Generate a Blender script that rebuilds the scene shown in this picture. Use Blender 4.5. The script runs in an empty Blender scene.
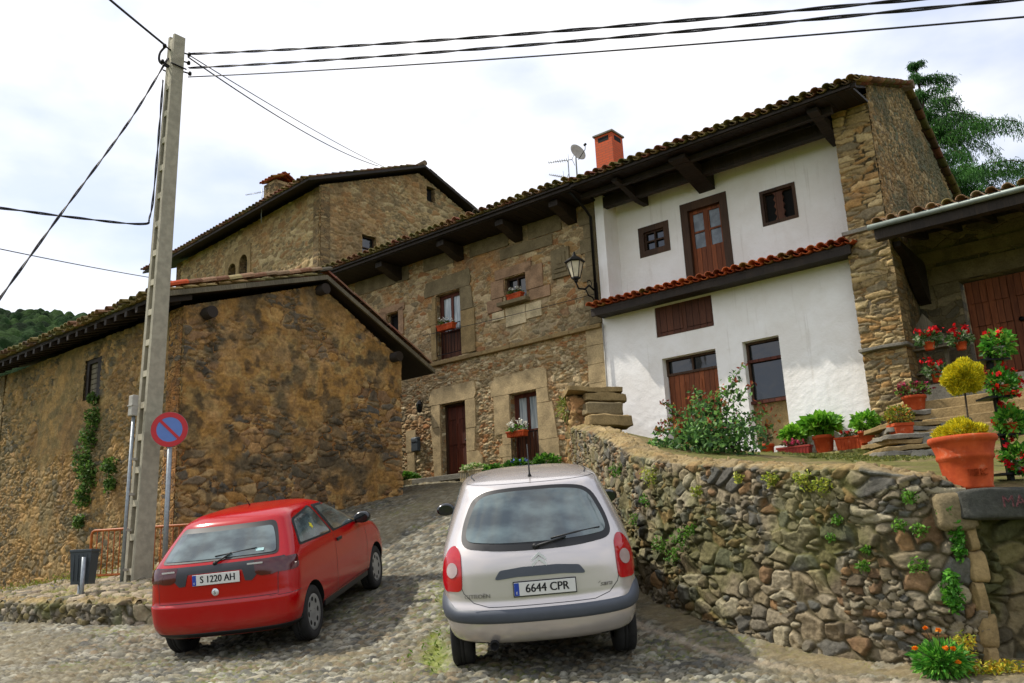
import bpy, bmesh, math, random
import numpy as np
from mathutils import Vector, Matrix, noise as mnoise
from mathutils.geometry import tessellate_polygon, delaunay_2d_cdt
from mathutils.bvhtree import BVHTree

random.seed(7)
rng = np.random.default_rng(11)
scene = bpy.context.scene
COL = bpy.data.collections.new("street")
scene.collection.children.link(COL)
R = math.radians

# ------------------------------------------------------------------ camera calibration (eye at the origin, x right, y ahead, z up)
FOC = 869.65
_v = np.array([345. - 512, 3170. + 341.5, -FOC]); CUP = _v / np.linalg.norm(_v)
_d = np.array([0, 0, -1.]); _f = _d - CUP * np.dot(_d, CUP); CFW = _f / np.linalg.norm(_f); CRT = np.cross(CFW, CUP)
def ray(u, v):
    d = np.array([u - 512, 341.5 - v, -FOC]); w = np.array([d @ CRT, d @ CFW, d @ CUP]); return w / np.linalg.norm(w)
def P(u, v, Y):
    r = ray(u, v); return Vector(r * (Y / r[1]))

# street axes: D runs along the house fronts to the right, N points out of them
D = Vector((0.7835, -0.6214, 0)).normalized(); N = Vector((D.y, -D.x, 0)); G = -N
Z = Vector((0, 0, 1))
O = Vector((-1.93, 23.0, 0))
def FP(s, n, z): return O + D * s + N * n + Z * z
BB = Vector((-2.68, 20.3, 0))
def BP(t, s, z): return BB + G * t + D * s + Z * z     # barn: t along its gable, s out of the gable

# ------------------------------------------------------------------ colour and nodes
def lin(c):
    if isinstance(c, str):
        c = [int(c[i:i + 2], 16) / 255 for i in (0, 2, 4)]
        c = [x / 12.92 if x <= .04045 else ((x + .055) / 1.055) ** 2.4 for x in c]
    return (c[0], c[1], c[2], 1)
class NT:
    def __init__(s, name):
        s.m = bpy.data.materials.new(name); s.m.use_nodes = True; s.t = s.m.node_tree; s.n = s.t.nodes; s.n.clear()
        s.out = s.n.new('ShaderNodeOutputMaterial'); s.b = s.n.new('ShaderNodeBsdfPrincipled'); s.l(s.b.outputs[0], s.out.inputs[0])
    def l(s, a, b): s.t.links.new(a, b)
    def node(s, typ, **kw):
        n = s.n.new('ShaderNode' + typ)
        for k, v in kw.items(): setattr(n, k, v)
        return n
    def uv(s): return s.node('UVMap').outputs[0]
    def obj(s): return s.node('TexCoord').outputs['Object']
    def mapping(s, vec, scale=(1, 1, 1), loc=(0, 0, 0)):
        m = s.node('Mapping'); s.l(vec, m.inputs[0]); m.inputs['Scale'].default_value = scale; m.inputs['Location'].default_value = loc; return m.outputs[0]
    def noise(s, vec, scale, detail=4, rough=.55, out='Fac'):
        n = s.node('TexNoise'); 
        if vec is not None: s.l(vec, n.inputs['Vector'])
        n.inputs['Scale'].default_value = scale; n.inputs['Detail'].default_value = detail; n.inputs['Roughness'].default_value = rough
        return n.outputs[0] if out == 'Fac' else n.outputs[1]
    def ramp(s, fac, stops, const=False):
        r = s.node('ValToRGB'); s.l(fac, r.inputs[0]); e = r.color_ramp.elements
        if const: r.color_ramp.interpolation = 'CONSTANT'
        while len(e) < len(stops): e.new(1)
        for k, (p, c) in enumerate(stops):
            e[k].position = p; e[k].color = lin(c) if not isinstance(c, (int, float)) else (c, c, c, 1)
        return r.outputs[0]
    def mix(s, fac, a, b, mode='MIX'):
        m = s.node('Mix', data_type='RGBA', blend_type=mode)
        for inp, v in ((m.inputs[0], fac), (m.inputs[6], a), (m.inputs[7], b)):
            if isinstance(v, (int, float)): inp.default_value = v
            elif isinstance(v, (str, tuple, list)): inp.default_value = lin(v)
            else: s.l(v, inp)
        return m.outputs[2]
    def math(s, op, a, b=None, c=None, clamp=False):
        m = s.node('Math', operation=op); m.use_clamp = clamp
        for inp, v in zip(m.inputs, (a, b, c)):
            if v is None: continue
            if isinstance(v, (int, float)): inp.default_value = v
            else: s.l(v, inp)
        return m.outputs[0]
    def sstep(s, x, lo, hi, a=0., b=1.):
        m = s.node('MapRange', interpolation_type='SMOOTHSTEP'); s.l(x, m.inputs[0])
        m.inputs[1].default_value = lo; m.inputs[2].default_value = hi; m.inputs[3].default_value = a; m.inputs[4].default_value = b; return m.outputs[0]
    def bump(s, h, dist=.02, strength=1.):
        b = s.node('Bump'); s.l(h, b.inputs['Height']); b.inputs['Distance'].default_value = dist; b.inputs['Strength'].default_value = strength
        s.l(b.outputs[0], s.b.inputs['Normal'])
    def base(s, c):
        if isinstance(c, (str, tuple)): s.b.inputs['Base Color'].default_value = lin(c)
        else: s.l(c, s.b.inputs['Base Color'])
    def set(s, **kw):
        for k, v in kw.items(): s.b.inputs[k.replace('_', ' ')].default_value = v
        return s

def m_plain(name, c, rough=.6, metal=0., var=.12, scale=8, spec=.4, coat=0., bump=0., vs=(1, 1, 1)):
    t = NT(name); v = t.mapping(t.obj(), vs); n = t.noise(v, scale)
    t.base(t.mix(t.sstep(n, .3, .7, 0, 1), tuple(x * (1 - var) for x in lin(c)[:3]), tuple(min(1, x * (1 + var)) for x in lin(c)[:3])))
    t.set(Roughness=rough, Metallic=metal, Specular_IOR_Level=spec, Coat_Weight=coat, Coat_Roughness=.04)
    if bump: t.bump(t.noise(v, scale * 3), bump)
    return t.m

def m_stone(name, pal, mortar, su=.32, sv=.2, edge=(.02, .1), stain=(), bumpd=.035, warp=.12, grit=.35, rnd=.85, seed=0, cover=None):
    """Rubble masonry in metres of the wall's own UV."""
    t = NT(name); uv = t.uv()
    w = t.noise(uv, 2.2, 3, out='C'); wv = t.node('VectorMath', operation='MULTIPLY_ADD')
    t.l(w, wv.inputs[0]); wv.inputs[1].default_value = (warp, warp, 0); t.l(uv, wv.inputs[2])
    v = t.mapping(wv.outputs[0], (1 / su, 1 / sv, 1), (seed * 7.3, seed * 3.1, seed))
    def vor(vec):
        out = []
        for ft in ('F1', 'F2'):
            a = t.node('TexVoronoi', voronoi_dimensions='2D', feature=ft, distance='MINKOWSKI'); t.l(vec, a.inputs['Vector']); a.inputs['Scale'].default_value = 1; a.inputs['Randomness'].default_value = rnd; a.inputs['Exponent'].default_value = 3.4; out.append(a)
        return out[0].outputs['Color'], t.math('SUBTRACT', out[1].outputs['Distance'], out[0].outputs['Distance'])
    c_a, e_a = vor(v); c_b, e_b = vor(t.mapping(v, (2.1, 1.9, 1), (3.3, 8.1, 0)))
    selm = t.math('GREATER_THAN', t.noise(v, .55, 1), .53)
    vcol = t.mix(selm, c_a, c_b); mxe = t.node('Mix', data_type='FLOAT'); t.l(selm, mxe.inputs[0]); t.l(e_a, mxe.inputs[2]); t.l(e_b, mxe.inputs[3]); edist = mxe.outputs[0]
    sep = t.node('SeparateColor'); t.l(vcol, sep.inputs[0])
    n = len(pal); col = t.ramp(sep.outputs[0], [(i / n, c) for i, c in enumerate(pal)], True)
    fine = t.noise(uv, 28, 5, .7); mid = t.noise(uv, 7, 4, .6)
    edn = t.math('ADD', edist, t.math('MULTIPLY', t.math('SUBTRACT', fine, .5), .12))
    m = t.sstep(edn, edge[0], edge[1])
    val = t.math('MULTIPLY_ADD', sep.outputs[1], .5, .75)
    col = t.mix(1., col, t.ramp(sep.outputs[1], [(0, (.62,) * 3), (1, (1.2,) * 3)]), 'MULTIPLY')
    col = t.mix(m, mortar, col)
    if cover:
        cc1, cc2, lo, hi = cover
        cm = t.sstep(t.noise(t.mapping(uv, (1, 1, 1), (seed * 2.1, 5, 0)), .9, 6, .68), lo, hi); cc = t.mix(t.sstep(t.noise(uv, 3.4, 5, .65), .38, .62), cc1, cc2); col = t.mix(cm, col, cc); m = t.math('MULTIPLY', m, t.math('MULTIPLY_ADD', cm, -.7, 1.))
    for (c, amt, sc, lo, hi) in stain:
        k = t.math('MULTIPLY', t.sstep(t.noise(t.mapping(uv, (1, 1, 1), (sc * 3 + seed, 1.7, 0)), sc, 5, .6), lo, hi), amt)
        col = t.mix(k, col, c)
    col = t.mix(1., col, t.ramp(fine, [(.25, (1 - grit,) * 3), (.75, (1 + grit,) * 3)]), 'MULTIPLY')
    col = t.mix(1., col, t.ramp(mid, [(.25, (.75,) * 3), (.75, (1.22,) * 3)]), 'MULTIPLY')
    if cover: sp = t.noise(uv, 15, 3, .75); col = t.mix(1., col, t.ramp(sp, [(.36, (.5,) * 3), (.5, (1.,) * 3), (.66, (1.45,) * 3)]), 'MULTIPLY')
    t.base(col); t.set(Roughness=.9, Specular_IOR_Level=.2)
    h = t.math('ADD', t.math('MULTIPLY', m, t.math('MULTIPLY_ADD', sep.outputs[2], .6, .6)), t.math('MULTIPLY', fine, .35))
    h = t.math('ADD', h, t.math('MULTIPLY', mid, .5))
    t.bump(h, bumpd); return t.m

def m_col(name, rough=.8, spec=.25, fine=30, amt=.3, bump=.008, trans=0., coat=0.):
    """Colour carried by the mesh itself (per stone, tile or leaf), plus grain."""
    t = NT(name); a = t.node('Attribute', attribute_name='Col'); v = t.obj(); n = t.noise(v, fine, 5, .65)
    t.base(t.mix(1., a.outputs[0], t.ramp(n, [(.25, (1 - amt,) * 3), (.75, (1 + amt,) * 3)]), 'MULTIPLY'))
    t.set(Roughness=rough, Specular_IOR_Level=spec)
    if bump: t.bump(n, bump)
    if trans:
        tr = t.node('BsdfTranslucent'); t.l(a.outputs[0], tr.inputs[0]); mx = t.node('MixShader'); mx.inputs[0].default_value = trans
        t.l(t.b.outputs[0], mx.inputs[1]); t.l(tr.outputs[0], mx.inputs[2]); t.l(mx.outputs[0], t.out.inputs[0])
    return t.m

def m_wood(name, c1, c2, plank=.14, rough=.65, vert=True, bumpd=.01, groove=True):
    t = NT(name); uv = t.uv()
    g = t.noise(t.mapping(uv, (30, 2, 1) if vert else (2, 30, 1)), 1.5, 5, .6)
    col = t.mix(t.sstep(g, .3, .7), c1, c2)
    s = t.node('SeparateXYZ'); t.l(uv, s.inputs[0]); x = t.math('DIVIDE', s.outputs[0 if vert else 1], plank)
    fr = t.math('FRACT', x); fl = t.math('FLOOR', x)
    wn = t.node('TexWhiteNoise', noise_dimensions='1D'); t.l(fl, wn.inputs['W'])
    col = t.mix(1., col, t.ramp(wn.outputs[0], [(0, (.72,) * 3), (1, (1.2,) * 3)]), 'MULTIPLY')
    if groove:
        gm = t.math('MULTIPLY', t.sstep(fr, 0, .06), t.sstep(fr, .94, 1., 1, 0)); col = t.mix(gm, tuple(x * .3 for x in lin(c1)[:3]), col)
        t.bump(t.math('ADD', gm, t.math('MULTIPLY', g, .3)), bumpd)
    else: t.bump(g, bumpd)
    t.base(col); t.set(Roughness=rough, Specular_IOR_Level=.3); return t.m

# ------------------------------------------------------------------ mesh builder and tagging
ORG = {}
def rough(m, c, ex, ey, ez, amp=.02, seed=0, n=7, col=None):
    """a hewn block: box subdivided and worn by noise"""
    bm = bmesh.new(); bmesh.ops.create_cube(bm, size=2); bmesh.ops.subdivide_edges(bm, edges=bm.edges[:], cuts=n, use_grid_fill=True)
    c, ex, ey, ez = Vector(c), Vector(ex), Vector(ey), Vector(ez); vs = []
    for v in bm.verts:
        q = Vector((v.co.x, v.co.y, v.co.z)); k = [abs(a) > .999 for a in q]; sh = .5 if sum(k) == 2 else (1. if sum(k) == 3 else 0)
        p = c + ex * q.x + ey * q.y + ez * q.z; nz = mnoise.noise_vector(p * 3.1 + Vector((seed, 0, 0))) * amp + mnoise.noise_vector(p * 9 + Vector((0, seed, 0))) * amp * .5
        p = p - (ex.normalized() * q.x * k[0] + ey.normalized() * q.y * k[1] + ez.normalized() * q.z * k[2]) * amp * sh + nz; vs.append(p)
    bm.verts.index_update(); fs = [[v.index for v in f.verts] for f in bm.faces]; bm.free(); m.add(vs, fs, None, col, True); return m
class MB:
    def __init__(s): s.v = []; s.f = []; s.uv = []; s.c = []; s.sm = []; s.mi = []
    def add(s, vs, fs, uvs=None, col=None, smooth=False, mi=0):
        b = len(s.v); s.v += [tuple(x) for x in vs]; s.f += [tuple(b + i for i in f) for f in fs]
        for f in fs: s.uv += ([uvs[i] for i in f] if uvs is not None else [(0, 0)] * len(f)); s.sm.append(smooth); s.mi.append(mi)
        s.c += ([col] * len(vs) if col is None or not isinstance(col, list) else col); return s
    def box(s, c, ex, ey, ez, col=None, bev=0, mi=0, uvm=None):
        """centre and three half-extent vectors; uv along ex and ez"""
        c, ex, ey, ez = Vector(c), Vector(ex), Vector(ey), Vector(ez); vs = []
        lx, ly, lz = ex.length, ey.length, ez.length
        if bev:
            for sz in (-1, 1):
                for (a, b2) in ((-1, -1), (1, -1), (1, 1), (-1, 1)): pass
        for sz in (-1, 1):
            for sy in (-1, 1):
                for sx in (-1, 1): vs.append(c + ex * sx + ey * sy + ez * sz)
        fs = [(0, 2, 3, 1), (4, 5, 7, 6), (0, 1, 5, 4), (2, 6, 7, 3), (0, 4, 6, 2), (1, 3, 7, 5)]
        if bev:
            bm = bmesh.new(); bv = [bm.verts.new(v) for v in vs]; [bm.faces.new([bv[i] for i in f]) for f in fs]
            bmesh.ops.bevel(bm, geom=bm.edges[:], offset=bev, segments=2, affect='EDGES', profile=.5); bm.verts.ensure_lookup_table(); bm.verts.index_update()
            vs = [v.co.copy() for v in bm.verts]; fs = [[v.index for v in f.verts] for f in bm.faces]; bm.free()
        exn, eyn, ezn = ex.normalized(), ey.normalized(), ez.normalized(); k = Vector((c.x + c.y, c.z)) if uvm is None else Vector(uvm)
        base = len(s.v); s.v += [tuple(v) for v in vs]; s.c += [col] * len(vs)
        for f in fs:
            pts = [Vector(vs[i]) - c for i in f]; nrm = (pts[1] - pts[0]).cross(pts[2] - pts[0])
            a, b2, c3 = abs(nrm.dot(exn)), abs(nrm.dot(eyn)), abs(nrm.dot(ezn))
            if a >= b2 and a >= c3: us = [(p.dot(eyn) + k[0], p.dot(ezn) + k[1]) for p in pts]
            elif c3 >= b2: us = [(p.dot(exn) + k[0], p.dot(eyn) + k[1]) for p in pts]
            else: us = [(p.dot(exn) + k[0], p.dot(ezn) + k[1]) for p in pts]
            s.f.append(tuple(base + i for i in f)); s.uv += us; s.sm.append(False); s.mi.append(mi)
        return s
    def tube(s, pts, r, n=8, col=None, cap=True, mi=0, smooth=True):
        pts = [Vector(p) for p in pts]; rs = r if isinstance(r, (list, tuple)) else [r] * len(pts); vs = []
        up = None
        for i, p in enumerate(pts):
            d = (pts[min(i + 1, len(pts) - 1)] - pts[max(i - 1, 0)]).normalized()
            if up is None: up = Vector((0, 0, 1)) if abs(d.z) < .9 else Vector((1, 0, 0))
            a = d.cross(up).normalized(); b = a.cross(d).normalized(); up = b
            vs += [p + (a * math.cos(2 * math.pi * k / n) + b * math.sin(2 * math.pi * k / n)) * rs[i] for k in range(n)]
        fs = [(i * n + k, i * n + (k + 1) % n, (i + 1) * n + (k + 1) % n, (i + 1) * n + k) for i in range(len(pts) - 1) for k in range(n)]
        s.add(vs, fs, [(0, 0)] * len(vs), col, smooth, mi)
        if cap:
            b = len(s.v) - len(vs)
            for f in (tuple(range(n))[::-1], tuple(range(len(vs) - n, len(vs)))):
                s.f.append(tuple(b + i for i in f)); s.uv += [(0, 0)] * n; s.sm.append(False); s.mi.append(mi)
        return s
    def lathe(s, prof, c, n=24, axis=None, ref=None, col=None, mi=0, smooth=True, sq=None):
        c = Vector(c); ax = Vector(axis or (0, 0, 1)).normalized(); rf = Vector(ref) if ref else (Vector((1, 0, 0)) if abs(ax.x) < .9 else Vector((0, 1, 0)))
        a = (rf - ax * rf.dot(ax)).normalized(); b = ax.cross(a); vs = []
        for (r, h) in prof: vs += [c + ax * h + (a * math.cos(2 * math.pi * k / n) + b * math.sin(2 * math.pi * k / n)) * r for k in range(n)]
        fs = [(i * n + k, i * n + (k + 1) % n, (i + 1) * n + (k + 1) % n, (i + 1) * n + k) for i in range(len(prof) - 1) for k in range(n)]
        return s.add(vs, fs, [(0, 0)] * len(vs), col, smooth, mi)
    def poly(s, outer, holes, fr, back=0, mi=0, col=None, uvo=(0, 0)):
        """polygon with rectangular or free holes in 2D, fr(a,b,depth)->3D, given thickness"""
        loops = [[Vector((x, y, 0)) for x, y in outer]] + [[Vector((x, y, 0)) for x, y in h] for h in holes]
        flat = [p for l in loops for p in l]; tris = tessellate_polygon(loops)
        fs = []
        for t in tris:
            a, b, c = (flat[i] for i in t)
            ar = (b.x - a.x) * (c.y - a.y) - (b.y - a.y) * (c.x - a.x)
            if abs(ar) < 1e-9: continue
            fs.append(tuple(t) if ar > 0 else tuple(t)[::-1])
        uvs = [(p.x + uvo[0], p.y + uvo[1]) for p in flat]
        s.add([fr(p.x, p.y, 0) for p in flat], fs, uvs, col, False, mi)
        if back:
            s.add([fr(p.x, p.y, back) for p in flat], [f[::-1] for f in fs], uvs, col, False, mi)
            for l in loops:
                n = len(l); area = sum(l[i].x * l[(i + 1) % n].y - l[(i + 1) % n].x * l[i].y for i in range(n))
                outerl = l is loops[0]
                for i in range(n):
                    p, q = l[i], l[(i + 1) % n]
                    if (area > 0) != outerl: p, q = q, p
                    ln = (q - p).length; hz = abs(q.x - p.x) > abs(q.y - p.y)
                    uu = [(p.x, p.y), (p.x, p.y + back) if hz else (p.x + back, p.y), (q.x, q.y + back) if hz else (q.x + back, q.y), (q.x, q.y)]
                    s.add([fr(p.x, p.y, 0), fr(p.x, p.y, back), fr(q.x, q.y, back), fr(q.x, q.y, 0)], [(0, 1, 2, 3)], uu, col, False, mi)
        return s
    def build(s, name, mats, parent=None, origin=None, **tags):
        mats = mats if isinstance(mats, (list, tuple)) else [mats]
        me = bpy.data.meshes.new(name)
        v = np.array(s.v, dtype=np.float64).reshape(-1, 3)
        off = Vector(origin) if origin is not None else Vector((0, 0, 0))
        if parent is not None: off = ORG.get(parent.name, Vector((0, 0, 0)))
        v = v - np.array(off)
        me.from_pydata(v.tolist(), [], s.f)
        uvl = me.uv_layers.new(name='UVMap')
        if len(s.uv) == len(me.loops): uvl.data.foreach_set('uv', np.array(s.uv, dtype=np.float32).ravel())
        if any(c is not None for c in s.c):
            ca = me.color_attributes.new(name='Col', type='FLOAT_COLOR', domain='POINT')
            arr = np.array([(c if c is not None else (.5, .5, .5))[:3] + (1,) if not (c is not None and len(c) == 4) else c for c in s.c], dtype=np.float32)
            ca.data.foreach_set('color', arr.ravel())
        for m in mats: me.materials.append(m)
        me.polygons.foreach_set('use_smooth', s.sm); me.polygons.foreach_set('material_index', s.mi)
        me.update()
        o = bpy.data.objects.new(name, me); COL.objects.link(o)
        if parent is not None: o.parent = parent
        else: o.location = off
        ORG[o.name] = off
        return tag(o, **tags)
def tag(o, label=None, cat=None, group=None, kind=None):
    if label: o['label'] = label
    if cat: o['category'] = cat
    if group: o['group'] = group
    if kind: o['kind'] = kind
    return o
def thing(name, loc, label, cat, group=None, mat=None):
    o = bpy.data.objects.new(name, None); COL.objects.link(o); o.empty_display_size = .2
    if mat is not None: o.matrix_world = mat; ORG[o.name] = Vector((0, 0, 0))
    else: o.location = loc; ORG[o.name] = Vector(loc)
    return tag(o, label, cat, group)
def raw_mesh(name, v, f, mats, col=None, uv=None, smooth=True, parent=None, **tags):
    me = bpy.data.meshes.new(name); v = np.asarray(v, dtype=np.float32); f = np.asarray(f, dtype=np.int32); k = f.shape[1]
    off = ORG.get(parent.name, Vector((0, 0, 0))) if parent is not None else Vector((0, 0, 0))
    v = v - np.array(off, dtype=np.float32)
    me.vertices.add(len(v)); me.vertices.foreach_set('co', v.ravel())
    me.loops.add(f.size); me.loops.foreach_set('vertex_index', f.ravel())
    me.polygons.add(len(f)); me.polygons.foreach_set('loop_start', np.arange(0, f.size, k, dtype=np.int32)); me.polygons.foreach_set('loop_total', np.full(len(f), k, dtype=np.int32))
    me.polygons.foreach_set('use_smooth', np.full(len(f), smooth, dtype=bool))
    if uv is not None: me.uv_layers.new(name='UVMap').data.foreach_set('uv', np.asarray(uv, dtype=np.float32)[f.ravel()].ravel())
    if col is not None:
        ca = me.color_attributes.new(name='Col', type='FLOAT_COLOR', domain='POINT')
        ca.data.foreach_set('color', np.concatenate([np.asarray(col, dtype=np.float32), np.ones((len(v), 1), dtype=np.float32)], 1).ravel())
    for m in (mats if isinstance(mats, (list, tuple)) else [mats]): me.materials.append(m)
    me.update(); me.validate()
    o = bpy.data.objects.new(name, me); COL.objects.link(o)
    if parent is not None: o.parent = parent
    ORG[o.name] = off
    return tag(o, **tags)

# ------------------------------------------------------------------ numpy noise and stone fields
def _hash(i, j, k):
    h = (i.astype(np.int64) * 374761393 + j.astype(np.int64) * 668265263 + k * 2147483647) & 0xffffffff
    h = ((h ^ (h >> 13)) * 1274126177) & 0xffffffff; h = ((h ^ (h >> 16)) * 2246822519) & 0xffffffff
    return ((h ^ (h >> 15)) & 0xffffff) / float(0xffffff)
def vnoise(x, y, seed=0):
    i, j = np.floor(x), np.floor(y); fx, fy = x - i, y - j; fx = fx * fx * (3 - 2 * fx); fy = fy * fy * (3 - 2 * fy)
    a, b, c, d = _hash(i, j, seed), _hash(i + 1, j, seed), _hash(i, j + 1, seed), _hash(i + 1, j + 1, seed)
    return (a * (1 - fx) + b * fx) * (1 - fy) + (c * (1 - fx) + d * fx) * fy
def fbm(x, y, seed=0, oct=4):
    s = 0; a = .5
    for k in range(oct): s = s + a * vnoise(x * 2 ** k, y * 2 ** k, seed + k * 17); a *= .5
    return s / (1 - .5 ** oct)
def stones(u, v, su, sv, seed=0, jit=.85, p=2.6, wvar=.35):
    """nearest and second nearest stone of a jittered field: F1, F2, three random numbers, offset within the stone"""
    x, y = u / su, v / sv; i0, j0 = np.floor(x), np.floor(y)
    F1 = np.full(x.shape, 9.); F2 = np.full(x.shape, 9.); ids = [np.zeros_like(x), np.zeros_like(x)]; off = [np.zeros_like(x), np.zeros_like(x)]
    for di in (-1, 0, 1):
        for dj in (-1, 0, 1):
            i, j = i0 + di, j0 + dj
            px = i + .5 + (_hash(i, j, seed) - .5) * jit; py = j + .5 + (_hash(i, j, seed + 5) - .5) * jit
            w = 1 + (_hash(i, j, seed + 9) - .5) * wvar * 2; asp = 1 + (_hash(i, j, seed + 12) - .5) * .5
            d = (np.abs((x - px) * asp) ** p + np.abs((y - py) / asp) ** p) ** (1 / p) * w
            nn = d < F1; F2 = np.where(nn, F1, np.minimum(F2, d)); F1 = np.where(nn, d, F1)
            for k, val in enumerate((i, j)): ids[k] = np.where(nn, val, ids[k])
            off[0] = np.where(nn, x - px, off[0]); off[1] = np.where(nn, y - py, off[1])
    r = [_hash(ids[0], ids[1], seed + 31 + k * 7) for k in range(4)]
    return F1, F2, r, off
def palpick(r, pal):
    pal = np.array([lin(c)[:3] for c in pal]); return pal[np.clip((r * len(pal)).astype(int), 0, len(pal) - 1)]
def sm(x, a, b): t = np.clip((x - a) / (b - a), 0, 1); return t * t * (3 - 2 * t)
def gridfaces(nr, nc):
    a = np.arange(nr * nc).reshape(nr, nc); return np.stack([a[:-1, :-1].ravel(), a[:-1, 1:].ravel(), a[1:, 1:].ravel(), a[1:, :-1].ravel()], 1)
def rbf(pts):
    p = np.array(pts, float); n = len(p); xy = p[:, :2]
    def k(r): return np.where(r > 1e-9, r * r * np.log(r + 1e-12), 0)
    K = k(np.linalg.norm(xy[:, None] - xy[None], axis=2)) + np.eye(n) * .02
    Q = np.concatenate([np.ones((n, 1)), xy], 1); A = np.block([[K, Q], [Q.T, np.zeros((3, 3))]])
    w = np.linalg.solve(A, np.concatenate([p[:, 2], np.zeros(3)]))
    def f(x, y):
        x, y = np.asarray(x, float), np.asarray(y, float); r = np.sqrt((x[..., None] - xy[:, 0]) ** 2 + (y[..., None] - xy[:, 1]) ** 2)
        return k(r) @ w[:n] + w[n] + w[n + 1] * x + w[n + 2] * y
    return f

# ------------------------------------------------------------------ leaves
def leafset(cen, size, cols, seed=0, up=.3, asp=1.7):
    """bent diamond leaves, one colour each"""
    r = np.random.default_rng(seed); n = len(cen); cen = np.asarray(cen, float)
    d = r.normal(size=(n, 3)); d /= np.linalg.norm(d, axis=1)[:, None]; u = r.normal(size=(n, 3)); u[:, 2] += up
    a = np.cross(d, u); a /= np.linalg.norm(a, axis=1)[:, None] + 1e-9; nn = np.cross(a, d)
    s = (size * (.6 + .8 * r.random(n)))[:, None] if np.ndim(size) == 0 else (size * (.7 + .6 * r.random(n)))[:, None]
    v = np.stack([cen - d * s * .5, cen + a * s * .5 / asp + nn * s * .12, cen + d * s * .5, cen - a * s * .5 / asp + nn * s * .12], 1).reshape(-1, 3)
    f = np.arange(4 * n).reshape(n, 4); pal = np.array([lin(c)[:3] for c in cols]); c = pal[r.integers(0, len(pal), n)] * (.7 + .6 * r.random((n, 1)))
    return v, f, np.repeat(c, 4, 0)
def cloud(c, rad, n, seed=0, shell=.5):
    r = np.random.default_rng(seed); d = r.normal(size=(n, 3)); d /= np.linalg.norm(d, axis=1)[:, None]
    q = d * (shell + (1 - shell) * r.random((n, 1)) ** .5) * np.array(rad); return np.array(c) + q * (1 - .25 * r.random((n, 1)))
def join(*sets):
    vs, fs, cs, b = [], [], [], 0
    for v, f, c in sets: vs.append(v); fs.append(f + b); cs.append(c); b += len(v)
    return np.concatenate(vs), np.concatenate(fs), np.concatenate(cs)

# ================================================================== materials
M = {}
M['stone_house'] = m_stone('rubble_masonry', ['9c8260', 'a9906c', 'b39b76', '927b5a', 'a58c66', 'b9a480', '8a785c', 'a57f54', 'a09276'], 'b7a27a', .34, .16, (.03, .13), stain=(('9a6a3a', .45, 1.6, .55, .7), ('6f6852', .5, .8, .5, .72)), bumpd=.035, grit=.28, warp=.09, rnd=.72)
M['stone_lower'] = m_stone('rubble_masonry_pale', ['a8936c', 'b59f78', 'c0ac86', '9a8462', 'ab8050', 'a4977a', 'c4b692', '8f7d60'], 'a3906a', .27, .12, (.03, .14), stain=(('ac6e38', .5, 1.9, .58, .7), ('bba983', .5, 1.1, .55, .7)), bumpd=.045, grit=.28, seed=2, warp=.1, rnd=.78)
M['barn_gable'] = m_stone('earth_and_stone_masonry', ['8f683e', '9c7446', '806244', '726350', '9c7a52', '6a6052', 'a5804e', '8a6a46'], 'a47c4a', .42, .19, (.03, .2), stain=(('4c4a40', .75, 1.7, .58, .66), ('7a5434', .6, .7, .5, .7), ('b08a5c', .6, 2.6, .63, .7), ('3f3c34', .6, 4.5, .62, .68)), bumpd=.05, grit=.5, seed=4, warp=.22, cover=('9c6c3c', '7c5834', .46, .58))
M['barn_side'] = m_stone('earth_render_on_stone', ['7a6342', '86694a', '705f42', '77694e', '84683e', '695a42', '8c7450', '7b6543'], '7c6542', .17, .11, (.03, .25), stain=(('6f6240', .8, .5, .42, .6), ('84582f', .5, 1.4, .55, .7), ('4f4836', .55, 1.2, .58, .72), ('9a7a4a', .4, 3.5, .6, .7)), bumpd=.035, grit=.42, seed=6, warp=.2, cover=('7c6a42', '6b5c3c', .46, .6))
M['tower'] = m_stone('tower_masonry', ['7a6546', '86704c', '6e5d44', '8f7752', '69593f', '806544', '937f5c'], '8a7552', .42, .19, (.03, .14), stain=(('8c6a40', .5, .6, .5, .7), ('5f5644', .45, 1.0, .55, .7)), bumpd=.04, grit=.28, seed=8, warp=.1, rnd=.75)
M['pier'] = m_stone('coursed_pier_stone', ['8d7850', '9c865e', '80704f', 'a68f68', '94744a', '776a54'], '806c4a', .45, .13, (.03, .14), stain=(('a5773c', .5, 1.5, .52, .7), ('6b665a', .5, .9, .56, .7)), bumpd=.05, seed=9, warp=.06, rnd=.6)
M['gable_dark'] = m_stone('rubble_gable', ['75654a', '856e50', '907a58', '6a614a', '9a8460', '7a735c'], '8a7048', .17, .15, (.03, .2), stain=(('5a5c4a', .7, .8, .46, .6), ('98734a', .4, 1.3, .55, .7)), bumpd=.05, seed=12, grit=.45)
M['porch_stone'] = m_stone('porch_wall_stone', ['75694e', '83765a', '6a604b', '8f8060', '5d5646'], '7a6c4e', .6, .3, (.015, .08), bumpd=.02, seed=15)
def m_ashlar(name, c, var=.25):
    t = NT(name); v = t.obj(); a = t.noise(v, 3, 5, .6); b = t.noise(v, 30, 4, .7)
    col = t.mix(t.sstep(a, .3, .7), tuple(x * (1 - var) for x in lin(c)[:3]), tuple(x * (1 + var) for x in lin(c)[:3]))
    col = t.mix(1., col, t.ramp(b, [(.3, (.75,) * 3), (.7, (1.18,) * 3)]), 'MULTIPLY'); t.base(col); t.set(Roughness=.9, Specular_IOR_Level=.2)
    t.bump(t.math('ADD', a, t.math('MULTIPLY', b, .4)), .02); return t.m
M['sand'] = m_ashlar('dressed_sandstone', 'ad9872'); M['sand_dark'] = m_ashlar('weathered_sandstone', '786b50'); M['sand_mid'] = m_ashlar('brown_sandstone', '8f7a54')
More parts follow.
